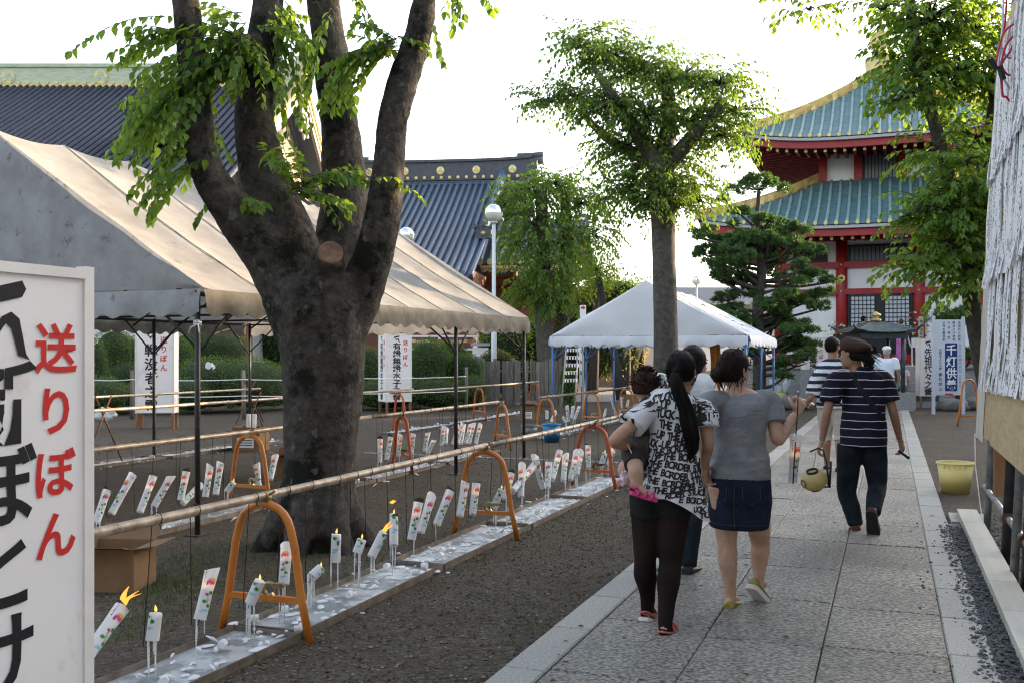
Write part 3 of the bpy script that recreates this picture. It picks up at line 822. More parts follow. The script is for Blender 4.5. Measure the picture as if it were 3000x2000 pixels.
def put_leaves(leaves, r, L0, L1, root, name='foliage', m=None, singles=0, cheap=False, wratio=0.56):
    """the nearest leaves as parts of their own (sharing one mesh), the rest joined"""
    leaves = sorted(leaves, key=lambda q: depth(q[0]))
    seen = leaves[:singles] if singles else []
    rest = leaves[singles:] if singles else leaves
    mb = MB()
    for p, d in rest:
        L = r.uniform(L0, L1); up = Vector((r.uniform(-.5, .5), r.uniform(-.5, .5), 1))
        v, f = (leaf_cheap(p, d, up, L, L * wratio) if cheap else leaf_verts(p, d, up, L, L * wratio, r.uniform(0.05, 0.4), r.uniform(0.1, 0.5)))
        mb.add(v, f, 0, not cheap)
    fo = mb.obj(name, m, root); tag(fo, kind='stuff')
    if singles:
        kinds = []
        for k in range(4):
            v, f = leaf_verts(Vector((0, 0, 0)), Vector((0, 1, 0)), Vector((0, 0, 1)), 1.0, wratio, 0.08 + 0.11 * k, 0.15 + 0.1 * k)
            kinds.append(MB().add(v, f, 0, True).mesh('leaf', m))
        inv = root.matrix_basis.inverted()
        for p, d in seen:
            o = link('leaf', kinds[r.randrange(4)], root, True)
            up = Vector((r.uniform(-.5, .5), r.uniform(-.5, .5), 1)); y = d.normalized(); x = y.cross(up).normalized(); z = x.cross(y)
            L = r.uniform(L0, L1)
            M = Matrix((x, y, z)).transposed().to_4x4() @ Matrix.Scale(L, 4); M.translation = p
            o.matrix_basis = inv @ M
    return fo
def branch_path(pts, n=10):
    """smooth Catmull-Rom run through the points; points are (Vector, radius)"""
    P_ = [Vector(p) for p, _ in pts]; Q = [r for _, r in pts]
    out = []; rad = []
    for i in range(len(P_) - 1):
        p0 = P_[max(0, i - 1)]; p1 = P_[i]; p2 = P_[i + 1]; p3 = P_[min(len(P_) - 1, i + 2)]
        for k in range(n):
            t = k / n
            out.append(0.5 * ((2 * p1) + (p2 - p0) * t + (2 * p0 - 5 * p1 + 4 * p2 - p3) * t * t + (3 * p1 - p0 - 3 * p2 + p3) * t ** 3))
            rad.append(Q[i] + (Q[i + 1] - Q[i]) * t)
    out.append(P_[-1]); rad.append(Q[-1])
    return out, rad

# ---------------- the big many-stemmed tree in front of the grey tent
def big_tree():
    D = 7.9
    r = random.Random(21)
    base = GD(925, D)
    root = thing('pruned_tree', 'large pruned tree with four thick mossy grey stems beside the grey tent', 'tree', base)
    mb = MB()
    def seg(lst):
        pts, rad = branch_path([(P(x, y, d), w / 2 / F * d) for x, y, d, w in lst]); mb.tube(pts, rad, 14)
    # trunk and stems: photo column, row, depth, width in photo pixels
    seg([(925, 1640, D, 290), (930, 1560, D, 228), (935, 1450, D, 212), (937, 1300, D, 212), (945, 1150, D, 232), (945, 1000, D, 255), (940, 900, D, 285), (935, 820, D, 280)])
    seg([(925, 1130, D, 90), (880, 960, D, 160), (800, 760, D, 165), (705, 640, D - .05, 138), (628, 540, D - .1, 110), (587, 440, D - .15, 94), (570, 300, D - .2, 86), (560, 150, D - .2, 84), (545, 0, D - .2, 82), (540, -150, D - .2, 78)])
    seg([(930, 1100, D, 100), (890, 900, D, 180), (845, 720, D + .1, 180), (800, 600, D + .15, 168), (765, 480, D + .2, 136), (745, 350, D + .2, 120), (755, 200, D + .25, 108), (780, 60, D + .3, 98), (800, -150, D + .3, 88)])
    seg([(755, 240, D + .2, 112), (725, 150, D + .1, 110), (712, 108, D + .05, 104)])
    seg([(950, 1100, D + .1, 100), (985, 880, D + .2, 170), (1000, 700, D + .45, 155), (1010, 560, D + .5, 134), (1000, 430, D + .5, 116), (985, 280, D + .5, 108), (965, 130, D + .5, 102), (945, 0, D + .5, 98), (935, -150, D + .5, 92)])
    seg([(955, 1180, D, 80), (1000, 1030, D, 110), (1048, 880, D, 138), (1092, 760, D - .1, 122), (1125, 620, D - .15, 102), (1140, 480, D - .15, 95), (1150, 360, D - .15, 92), (1185, 230, D - .15, 96), (1225, 100, D - .15, 76), (1245, 0, D - .15, 66), (1265, -150, D - .15, 60)])
    seg([(915, 980, D - .05, 110), (930, 880, D - .1, 125), (947, 800, D - .2, 114), (968, 742, D - .36, 92)])
    for k in range(7):
        a = k * 0.9 + 0.4
        b0 = base + Vector((0.14 * math.cos(a), 0.14 * math.sin(a), 0.5)); b1 = base + Vector((0.52 * math.cos(a), 0.52 * math.sin(a), -0.08))
        mb.tube([b0, b0 * 0.62 + b1 * 0.38 + Vector((0, 0, -0.12)), b0 * .25 + b1 * .75 + Vector((0, 0, -0.06)), b1], [0.13, 0.13, 0.09, 0.045], 10)
    tr = fuse(mb, 'trunk', m_bark, 0.022, 5, root)
    me = tr.data
    nv = len(me.vertices); cos = [0.0] * (3 * nv); nos = [0.0] * (3 * nv)
    me.vertices.foreach_get('co', cos); me.vertex_normals.foreach_get('vector', nos)
    for i in range(nv):
        c_ = Vector(cos[3 * i:3 * i + 3])
        n = noise.fractal(c_ * 9.0, 1.0, 2.0, 3) * 0.008 + noise.noise(c_ * 2.2) * 0.018
        for k in range(3): cos[3 * i + k] += nos[3 * i + k] * n
    me.vertices.foreach_set('co', cos); me.update()
    # pruning scar
    e0 = P(945, 800, D - .2); c = P(967, 744, D - .355); nrm = ((c - e0).normalized() + Vector((.25, -.25, 0))).normalized(); c = c + nrm * .02
    x = nrm.orthogonal().normalized(); y = nrm.cross(x)
    m2 = MB(); n = 18
    rings = [[c + nrm * h + (x * math.cos(2 * math.pi * j / n) * 1.12 + y * math.sin(2 * math.pi * j / n)) * rr for j in range(n)] for h, rr in ((-0.04, 0.098), (0.0, 0.095), (0.008, 0.086), (.004, .075))]
    m2.rings(rings, smooth=False); m2.obj('pruning_scar', m_cutwood, root)
    # twigs with leaves: photo start, end, depth, leaves hang from them
    tw = MB(); lv = []
    def sp(x0, y0, x1, y1, d0=D - .25, d1=D - .3, n=1, jit=22, droop=1.4, step=0.042):
        for k in range(max(1, int(n * 1.7)) if n > 1 else 1):
            a = P(x0 + r.uniform(-jit, jit) * .6, y0 + r.uniform(-jit, jit) * .6, d0 + r.uniform(-.15, .15)); b = P(x1 + r.uniform(-jit, jit), y1 + r.uniform(-jit, jit), d1 + r.uniform(-.25, .25))
            L = (b - a).length; dr = (b - a).normalized()
            dr = (dr + Vector((0, 0, droop * L * 0.32))).normalized()
            lv.extend(spray(r, a, dr, L * 1.06, droop, step, tw))
    sp(700, 110, 215, 125, n=1, jit=3, droop=1.15); sp(690, 110, 340, 80, n=2, jit=18); sp(690, 120, 350, 150, n=2, jit=16, droop=1.0)
    sp(700, 130, 380, 190, n=3, jit=26); sp(560, 100, 390, 60, n=3, jit=25); sp(700, 150, 330, 330, n=4, jit=34); sp(700, 170, 290, 400, n=3, jit=22)
    sp(690, 170, 400, 400, n=5, jit=45); sp(700, 190, 480, 330, n=5, jit=40); sp(600, 250, 470, 520, n=3, jit=35); sp(640, 160, 540, 260, n=5, jit=40)
    sp(720, 90, 620, 200, n=6, jit=45); sp(720, 110, 800, 230, n=5, jit=45); sp(720, 120, 700, 230, n=5, jit=50); sp(700, 60, 600, 20, n=4, jit=40)
    sp(760, 60, 860, 60, n=5, jit=40); sp(820, 20, 900, 180, n=6, jit=35, d0=D + .1, d1=D + .1); sp(820, 100, 860, 330, n=5, jit=40, d0=D + .1, d1=D); sp(600, 300, 640, 470, n=3, jit=30, d0=D, d1=D)
    sp(560, 420, 390, 560, n=3, jit=22); sp(600, 470, 420, 610, n=3, jit=22); sp(640, 560, 575, 655, n=1, jit=6); sp(690, 590, 770, 600, n=2, jit=16)
    sp(1160, 130, 960, 180, n=4, jit=26); sp(1150, 130, 980, 250, n=5, jit=32); sp(1160, 120, 1060, 60, n=2, jit=18); sp(1170, 110, 1240, 130, n=2, jit=10); sp(1150, 130, 1060, 120, n=6, jit=36)
    sp(1040, 160, 950, 300, n=4, jit=30); sp(960, 40, 900, 260, n=3, jit=30, d0=D + .3, d1=D + .2)
    sp(870, 560, 1040, 470, n=5, jit=26, d0=D - .1, d1=D - .25); sp(870, 560, 1010, 590, n=4, jit=25); sp(880, 540, 860, 460, n=3, jit=25); sp(870, 560, 780, 430, n=4, jit=28)
    sp(1090, 520, 1160, 515, n=1, jit=3); sp(1120, 530, 1235, 555, n=1, jit=4)
    sp(1330, -40, 1330, 60, n=3, jit=30, droop=2.0); sp(1400, -30, 1440, 20, n=2, jit=18); sp(1260, 50, 1300, 160, n=1, jit=20, droop=2); sp(1050, -40, 1070, 80, n=2, jit=30)
    tw.obj('twigs', m_bark_dark, root)
    # hollow foliage above the frame that the stems carry
    for k in range(90):
        a = P(r.uniform(480, 1330), r.uniform(-420, -120), D + r.uniform(-1.2, 1.6))
        lv.extend(spray(r, a, (r.uniform(-1, 1), r.uniform(-1, 1), 0.3), r.uniform(.4, .9), 1.4, 0.05))
    put_leaves(lv, r, 0.062, 0.095, root, 'foliage', m_leaf, singles=300, wratio=0.60)
    return root
big_tree()

# ---------------- pollarded trees with hanging twigs
def pollard(name, label, stems, heads, ntw, tlen, L, seed, bark, D, step=0.06, leafm=None, singles=0, cheap=True, wr=0.55, dens=2.6):
    r = random.Random(seed)
    x, y, d, w = stems[0][0]
    base = P(x, y, d); base.z = 0
    root = thing(name, label, 'tree', base)
    mb = MB()
    for st in stems:
        pts, rad = branch_path([(P(x, y, d), w / 2 / F * d) for x, y, d, w in st])
        mb.tube(pts, rad, 12)
    for k in range(6):
        a = k * 1.05
        w0 = stems[0][0][3] / 2 / F * d
        mb.tube([base + Vector((w0 * .6 * math.cos(a), w0 * .6 * math.sin(a), .3)), base + Vector((w0 * 1.5 * math.cos(a), w0 * 1.5 * math.sin(a), 0.0))], [w0 * .5, w0 * .15], 7)
    lv = []; tw = MB()
    for (hx, hy, hd, rx, ry, n) in heads:
        c = P(hx, hy, hd); rx_ = rx / F * hd; ry_ = ry / F * hd
        for k in range(int(n * dens)):
            a = r.uniform(0, 6.28); b = r.uniform(-0.7, 1.0)
            dr = Vector((math.cos(a) * math.cos(b), math.sin(a) * math.cos(b), math.sin(b)))
            o = c + Vector((dr.x * rx_, dr.y * rx_, dr.z * ry_)) * r.uniform(0.15, 0.8)
            if k % 3 == 0: tw.tube([c, (c + o) / 2 + Vector((0, 0, 0.03)), o], [0.018, 0.012, 0.007], 4)
            lv.extend(spray(r, o, Vector((dr.x, dr.y, dr.z * .6 + 0.25)), r.uniform(*tlen), r.uniform(1.4, 2.8), step, tw if k % 2 == 0 else None, 0.005))
    me = fuse(mb, 'trunk', bark, 0.03, 4, root)
    tw.obj('branches', m_bark_dark, root)
    put_leaves(lv, r, L * 0.75, L * 1.15, root, 'foliage', leafm or m_leaf2, cheap=cheap, singles=singles, wratio=wr)
    return root
D2 = 15.2
pollard('street_tree', 'single trunk pollarded tree with a wide drooping crown standing in front of the white tent',
        [[(1945, 1340, D2, 92), (1950, 1150, D2, 78), (1950, 950, D2, 72), (1945, 750, D2, 70), (1940, 560, D2, 74), (1935, 460, D2, 84)],
         [(1935, 500, D2, 60), (1860, 380, D2, 46), (1780, 260, D2 - .3, 30), (1740, 200, D2 - .4, 16)], [(1935, 500, D2, 60), (1960, 350, D2 + .3, 48), (1950, 200, D2 + .3, 28)],
         [(1940, 500, D2, 56), (2050, 380, D2 - .2, 40), (2120, 300, D2 - .3, 22)], [(1935, 480, D2, 50), (1800, 420, D2 + .4, 32), (1700, 330, D2 + .5, 16)]],
        [(1700, 140, D2 - .3, 60, 40, 34), (1790, 170, D2 + .2, 80, 60, 60), (1890, 200, D2 + .3, 90, 60, 70), (2000, 230, D2, 80, 60, 60), (2110, 250, D2 - .3, 60, 50, 44), (2160, 330, D2, 50, 50, 36), (1600, 300, D2 + .3, 60, 30, 26), (1690, 290, D2 + .2, 70, 50, 40), (1790, 310, D2 - .4, 80, 60, 56),
         (1900, 340, D2 - .2, 90, 70, 64), (2020, 360, D2 + .3, 80, 70, 56), (2120, 400, D2 - .2, 60, 70, 44), (1830, 430, D2 + .3, 70, 70, 48), (1980, 470, D2 + .1, 70, 60, 40), (1860, 540, D2 - .3, 45, 60, 26), (2030, 540, D2 - .2, 45, 70, 26), (1880, 480, D2 + .3, 70, 70, 40), (1930, 560, D2 - .35, 60, 60, 34), (1890, 600, D2 - .2, 40, 50, 22), (1990, 600, D2 + .2, 50, 60, 28), (2050, 590, D2, 30, 40, 14), (1820, 560, D2, 40, 50, 20), (1750, 90, D2, 36, 24, 12)],
        None, (0.25, 0.66), 0.085, 31, m_bark2, D2, 0.055, dens=2.3, leafm=m_leaf3)
D3 = 32.0
pollard('twin_stem_tree', 'twin stemmed tree with hanging yellow green foliage behind the wooden fence',
        [[(1605, 1180, D3, 62), (1600, 1050, D3, 56), (1590, 900, D3, 50), (1590, 700, D3, 40), (1585, 560, D3, 34)], [(1620, 1180, D3 + .5, 60), (1640, 1000, D3 + .6, 52), (1655, 850, D3 + .6, 44), (1660, 700, D3 + .6, 38), (1655, 560, D3 + .6, 30)]],
        [(1540, 560, D3, 90, 70, 60), (1620, 540, D3 + .4, 90, 60, 60), (1700, 600, D3 + .5, 90, 90, 60), (1560, 660, D3 - .3, 90, 100, 60), (1520, 720, D3, 50, 90, 34), (1740, 690, D3 + .4, 60, 90, 40), (1600, 800, D3 - .6, 70, 90, 55), (1550, 860, D3 - .4, 55, 70, 40), (1640, 880, D3 - .5, 60, 60, 34), (1650, 720, D3 - .3, 80, 100, 40), (1480, 600, D3, 40, 60, 16)],
        None, (0.35, 0.95), 0.15, 33, m_bark2, D3, 0.085)
D4 = 11.4
pollard('leafy_tree', 'leafy tree with glowing yellow green leaves between the red temple and the notice board',
        [[(2960, 1430, D4, 80), (2905, 1180, D4, 62), (2862, 980, D4, 52), (2830, 780, D4, 48), (2795, 590, D4, 44), (2748, 400, D4, 40), (2708, 250, D4, 36), (2680, 120, D4, 34), (2660, -60, D4, 30)],
         [(2830, 700, D4, 50), (2900, 400, D4 + .3, 40), (2930, 100, D4 + .3, 30)], [(2715, 270, D4, 22), (2660, 190, D4 - .2, 12), (2620, 120, D4 - .3, 4)], [(2800, 620, D4, 36), (2720, 600, D4 - .4, 22), (2640, 640, D4 - .5, 12)]],
        [(2725, 60, D4, 150, 110, 70), (2845, 90, D4 + .3, 130, 130, 75), (2805, 220, D4 + .1, 140, 110, 70), (2890, 250, D4 + .4, 110, 130, 60), (2685, 190, D4, 80, 80, 34), (2665, 290, D4 - .3, 55, 60, 22),
         (2865, 420, D4 + .2, 90, 110, 50), (2745, 440, D4 - .2, 60, 60, 16), (2835, 560, D4 - .3, 120, 80, 55), (2735, 620, D4 - .5, 60, 50, 22), (2880, 650, D4 - .2, 90, 110, 50), (2805, 720, D4 - .5, 110, 80, 55), (2725, 780, D4 - .5, 60, 40, 16), (2870, 800, D4 - .3, 80, 90, 40),
         (2825, 480, D4 - .6, 60, 60, 14), (2585, 30, D4, 60, 40, 10), (2370, 30, D4 + .3, 26, 30, 7), (2950, 560, D4, 60, 120, 30)],
        None, (0.22, 0.55), 0.088, 37, m_bark_dark, D4, 0.05, leafm=m_leaf, singles=300, cheap=False, wr=0.62, dens=2.0)

# ---------------- clipped hedges
def hedge(name, label, lumps, n, seed, leaf=0.05, m=None, group='clipped shrubs of the garden bed'):
    r = random.Random(seed)
    c0 = lumps[0][0].copy(); c0.z = 0
    root = thing(name, label, 'shrub', c0, group=group)
    core = MB(); lf = MB()
    tot = sum(l[1][0] * l[1][2] for l in lumps)
    for c, rad in lumps:
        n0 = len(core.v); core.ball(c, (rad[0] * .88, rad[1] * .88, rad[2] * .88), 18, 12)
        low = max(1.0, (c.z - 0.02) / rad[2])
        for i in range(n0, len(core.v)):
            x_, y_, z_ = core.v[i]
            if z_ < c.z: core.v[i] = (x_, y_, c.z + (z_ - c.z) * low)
        for k in range(int(n * rad[0] * rad[2] / tot)):
            a = r.uniform(0, 6.283); b = math.asin(r.uniform(-0.85, 1.0))
            d = Vector((math.cos(a) * math.cos(b), math.sin(a) * math.cos(b), math.sin(b)))
            wob = 1.0 + 0.13 * noise.noise(d * 2.6 + c) + .05 * noise.noise(d * 9 + c)
            p = c + Vector((d.x * rad[0], d.y * rad[1], d.z * rad[2])) * r.uniform(0.92, 1.07) * wob
            if p.z < c.z: p.z = c.z + (p.z - c.z) * low
            if p.z < 0.05: continue
            ld = (d + Vector((r.uniform(-1, 1), r.uniform(-1, 1), r.uniform(-1, 1))) * 0.9).normalized()
            v, f = leaf_cheap(p, ld, Vector((r.uniform(-1, 1), r.uniform(-1, 1), 1)), leaf * r.uniform(.7, 1.3), leaf * .55)
            lf.add(v, f)
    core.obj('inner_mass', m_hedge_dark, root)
    tag(lf.obj('leaves', m or m_hedge, root), kind='stuff')
    return root
def lump(px, py, d, w, h, dep=None):
    """ellipsoid seen centred at px, py"""
    rx = w / 2 / F * d
    return (P(px, py, d), (rx, dep or rx, h / 2 / F * d))
hedge('round_shrub', 'rounded yellow topped shrub left of the box lantern for the war dead', [lump(335, 1030, 29, 115, 135)], 2600, 41)
hedge('round_shrub', 'small round shrub behind the left edge of the war dead lantern', [lump(405, 1045, 30, 100, 120)], 1800, 42)
hedge('round_shrub', 'dark shrub at far left beside the large sign', [lump(285, 1080, 27, 60, 170), lump(300, 1160, 25.5, 160, 110)], 2600, 43)
hedge('round_shrub', 'bright green ball shrub just right of the war dead lantern', [lump(525, 1050, 28, 80, 110)], 2000, 44)
hedge('round_shrub', 'broad dark dome shrub behind the near tent post', [lump(615, 1015, 31, 235, 110)], 3200, 45)
hedge('clipped_hedge', 'wide low clipped hedge of bright green azalea left of the big trunk', [lump(620, 1110, 27, 220, 130, 1.2), lump(740, 1120, 27, 190, 140, 1.2), lump(560, 1150, 26, 150, 90, .8), lump(800, 1130, 28, 120, 130, 1.2)], 9000, 46)
hedge('clipped_hedge', 'dark low hedge behind the war dead lantern', [lump(380, 1110, 29, 190, 120, 1.0), lump(380, 1165, 26.5, 200, 80, .8)], 4200, 47)
hedge('round_shrub', 'shrub between the big trunk and the lantern for the unborn', [lump(1080, 1090, 30, 90, 150)], 2200, 48)
hedge('round_shrub', 'large bright dome shrub right of the lantern for the unborn', [lump(1255, 1060, 29, 130, 130)], 3400, 49)
hedge('round_shrub', 'darker dome shrub behind the large bright dome shrub', [lump(1320, 1045, 32, 110, 90)], 2200, 50)
hedge('round_shrub', 'low spreading shrub next to the wooden fence', [lump(1355, 1080, 29.5, 120, 90)], 2600, 51)
hedge('round_shrub', 'yellow flat topped shrub behind the wooden fence', [lump(1455, 1055, 33, 100, 60)], 2000, 52, m=m_yellowleaf)
hedge('clipped_hedge', 'long dark hedge at the foot of the lantern for the unborn', [lump(1130, 1155, 28, 230, 90, .9), lump(1280, 1150, 28, 190, 90, .9), lump(1380, 1140, 28.5, 90, 80, .7)], 6500, 53)
hedge('garden_bush', 'loose leafy bush under the twin stemmed tree', [lump(1480, 1010, 35, 150, 150), lump(1560, 1010, 36, 130, 150)], 2600, 54, leaf=0.12, m=m_leaf2, group='bushes beyond the fence')
hedge('garden_bush', 'rounded golden bush beyond the left slope of the white tent', [lump(1760, 880, 46, 150, 110), lump(1720, 930, 45, 130, 130), lump(1830, 920, 46, 140, 100)], 4200, 55, leaf=0.16, m=m_yellowleaf, group='bushes beyond the fence')
hedge('garden_bush', 'flat dark topiary above the left slope of the white tent', [lump(1810, 850, 44, 95, 44), lump(1750, 900, 44, 90, 50), lump(1700, 960, 44, 120, 120)], 3600, 56, leaf=0.12, m=m_needle, group='bushes beyond the fence')
hedge('garden_bush', 'small dark bush by the lantern strung with paper slips', [lump(1665, 1120, 27.5, 45, 100)], 900, 57, leaf=0.07, group='bushes beyond the fence')
hedge('background_grove', 'dark trees behind the garden seen under the grey tent', [lump(300, 960, 40, 260, 200), lump(480, 965, 41, 240, 190), lump(660, 960, 42, 240, 210), lump(830, 980, 40, 200, 180)], 5200, 58, leaf=0.22, m=m_hedge, group='bushes beyond the fence')

# ---------------- garden pine of layered pads
def pine(name, label, base, trunk, pads, seed, tuft=0.13, per=1050):
    r = random.Random(seed)
    root = thing(name, label, 'tree', base)
    mb = MB(); pts, rad = branch_path([(p, w) for p, w in trunk]); mb.tube(pts, rad, 9)
    nd = MB()
    for c, rx, rz in pads:
        q = min(pts, key=lambda t: (t - (c - Vector((0, 0, 0.45)))).length)
        mid = (q + c) / 2 + Vector((r.uniform(-.1, .1), r.uniform(-.1, .1), -0.12))
        mb.tube(branch_path([(q, 0.06), (mid, 0.045), (c - Vector((0, 0, rz * .6)), 0.025)], 5)[0], [0.06 - 0.0035 * k for k in range(11)], 5)
        for k in range(7):
            a = r.uniform(0, 6.28); e = c + Vector((math.cos(a) * rx * .8, math.sin(a) * rx * .8, r.uniform(-.2, .4) * rz))
            mb.tube([c - Vector((0, 0, rz * .6)), (c + e) / 2 - Vector((0, 0, rz * .35)), e], [0.022, 0.014, 0.006], 4)
        sub = [(c + Vector((r.uniform(-.95, .95) * rx, r.uniform(-.95, .95) * rx, r.uniform(-.6, .6) * rz)), rx * r.uniform(.16, .34)) for _ in range(9)]
        for k in range(int(per * (rx / 0.7) ** 1.3)):
            sc_, sr = sub[r.randrange(9)]
            a = r.uniform(0, 6.283); b = math.asin(r.uniform(-0.6, 1))
            d = Vector((math.cos(a) * math.cos(b), math.sin(a) * math.cos(b), math.sin(b)))
            p = sc_ + Vector((d.x * sr, d.y * sr, d.z * sr * .65)) * r.uniform(.5, 1.0)
            for h in range(2):
                ld = (d + Vector((r.uniform(-.8, .8), r.uniform(-.8, .8), r.uniform(-.2, .9)))).normalized()
                v, f = leaf_cheap(p, ld, Vector((r.uniform(-1, 1), r.uniform(-1, 1), .3)), tuft * r.uniform(.7, 1.2), tuft * .24)
                nd.add(v, f)
    mb.obj('trunk', m_bark_dark, root)
    tag(nd.obj('needles', m_needle, root), kind='stuff')
    return root
DP = 27.5
def pp(px, py, dd=0.0): return P(px, py, DP + dd)
pads = [(pp(2225, 540), 0.86, .26)]
for (x, y, rx, dd) in ((2170, 620, .3, .2), (2250, 640, .34, -.2), (2130, 690, .45, .3), (2220, 690, .5, -.5), (2320, 680, .5, .2), (2080, 740, .4, .2), (2160, 755, .55, -.5), (2270, 760, .55, .3), (2360, 730, .45, -.3), (2380, 800, .42, .1), (2110, 810, .4, -.2), (2200, 830, .5, .4), (2310, 820, .5, -.4), (2130, 870, .4, .3), (2240, 890, .5, -.4), (2340, 880, .5, .2), (2390, 860, .3, .4), (2140, 930, .45, 0), (2260, 950, .5, .5), (2350, 960, .45, -.3), (2180, 1000, .4, -.2), (2300, 1010, .45, .3), (2370, 1010, .35, 0), (2060, 680, .28, 0), (2330, 1060, .4, -.6)):
    pads.append((pp(x, y, dd), rx, rx * .5))
    for k in range(2): pads.append((pp(x + rnd.uniform(-60, 60), y + rnd.uniform(-45, 40), dd + rnd.uniform(-.5, .5)), rx * .55, rx * .34))
pine('garden_pine', 'clipped pine with a flat top pad standing before the red temple', GD(2225, DP), [(GD(2225, DP), .2), (pp(2225, 1050), .18), (pp(2220, 900), .15), (pp(2232, 780), .13), (pp(2215, 680), .09), (pp(2222, 590), .06), (pp(2222, 550), .03)], pads, 61)
pads = [(P(x, y, 38), rx, rx * .4) for x, y, rx in ((440, 330, 1.0), (500, 310, .9), (450, 420, 1.0), (520, 400, 1.0), (470, 480, .9), (560, 470, .9), (430, 380, .7), (590, 540, .8), (650, 560, .8), (500, 540, 1.1))]
pine('garden_pine', 'dark pine rising against the big tiled roof behind the grey tent', GD(500, 38), [(GD(500, 38), .25), (P(500, 700, 38), .2), (P(490, 500, 38), .14), (P(480, 340, 38), .06)], pads, 62, 0.2, 900)
# small potted style pine right of the big notice sign
pads = [(P(x, y, 30), rx, rx * .45) for x, y, rx in ((2790, 925, .55), (2830, 915, .5), (2760, 935, .4), (2800, 1030, .5), (2840, 1040, .4))]
pine('garden_pine', 'low pine behind the thousand lamps notice sign', GD(2810, 30), [(GD(2810, 30), .12), (P(2812, 1000, 30), .1), (P(2805, 930, 30), .05)], pads, 63, 0.12, 900)
# grass tufts
def tufts():
    r = random.Random(71); mb = MB()
    spots = [(380, 1830, 26), (470, 1760, 30), (600, 1640, 34), (1330, 1600, 20), (1390, 1590, 18), (560, 1700, 34), (1100, 1650, 22), (420, 1700, 40), (700, 1620, 30), (800, 1700, 26), (1260, 1440, 18), (1560, 1830, 12), (2010, 1480, 10), (1780, 1560, 10), (900, 1640, 26)]
    for x, y, n in spots:
        for k in range(n * 22):
            c = G(x + r.gauss(0, 60), max(1300, y + r.gauss(0, 34)))
            if -3.36 < c.x < -2.88: continue
            a = r.uniform(0, 6.28); h = r.uniform(.012, .045); l = r.uniform(.0, .03)
            s = Vector((math.cos(a + 1.57), math.sin(a + 1.57), 0)) * 0.0022
            e = c + Vector((math.cos(a) * l, math.sin(a) * l, h))
            mb.add([c - s, c + s, e], [(0, 1, 2)])
    tag(mb.obj('grass', mat('thin_grass', (0.05, 0.075, 0.02), (0.10, 0.12, 0.04), scale=20, rough=0.8)), 'thin green grass tufts between the trays and the big trunk', None, kind='stuff')
tufts()
def litter():
    r = random.Random(77); mb = MB()
    for k in range(170):
        c = Vector((r.uniform(-1.9, -1.35) if r.random() < .4 else r.uniform(-2.9, -1.75), r.uniform(3.2, 12), .012)) if r.random() < .75 else Vector((r.uniform(-1.5, .4), r.uniform(3.5, 12), .036))
        if -1.73 < c.x < .48: c.z = .037
        a = r.uniform(0, 6.28); v, f = leaf_verts(c, Vector((math.cos(a), math.sin(a), .1)), Vector((r.uniform(-.3, .3), r.uniform(-.3, .3), 1)), r.uniform(.02, .05), r.uniform(.012, .026), .2, .5); mb.add(v, f, 0, True)
    tag(mb.obj('fallen_leaves', stone_mix('dry_leaves', [(0, (.06, .035, .02)), (.5, (.14, .09, .04)), (.8, (.2, .15, .06)), (1, (.10, .13, .04))])), 'small dry leaves scattered over the gravel and path', None, kind='stuff')
litter()
# ================================================================ tents
m_canvas = mat('old_grey_canvas', (0.27, 0.26, 0.245), (0.37, 0.36, 0.345), scale=2.5, rough=0.8, transl=0.3, c3=(0.20, 0.19, 0.175), c3scale=1.4, c3cut=0.62)
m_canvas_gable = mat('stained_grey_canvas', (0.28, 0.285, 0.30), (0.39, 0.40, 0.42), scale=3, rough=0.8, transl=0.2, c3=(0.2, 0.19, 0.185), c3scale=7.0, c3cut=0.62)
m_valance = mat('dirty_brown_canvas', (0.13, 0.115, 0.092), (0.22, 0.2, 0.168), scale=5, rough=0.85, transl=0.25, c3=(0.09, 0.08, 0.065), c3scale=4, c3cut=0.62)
m_white_canvas = mat('white_canvas', (0.70, 0.73, 0.78), (0.76, 0.78, 0.82), scale=2, rough=0.75, transl=0.25)
m_blackpipe = mat('black_pipe', (0.02, 0.02, 0.022), (0.045, 0.04, 0.04), scale=12, rough=0.5)
m_bluepipe = mat('blue_pipe', (0.05, 0.14, 0.36), (0.08, 0.2, 0.45), scale=12, rough=0.5)
m_ink = mat('black_ink', (0.012, 0.012, 0.013), rough=0.6)
m_redink = mat('red_ink', (0.55, 0.025, 0.02), rough=0.6)
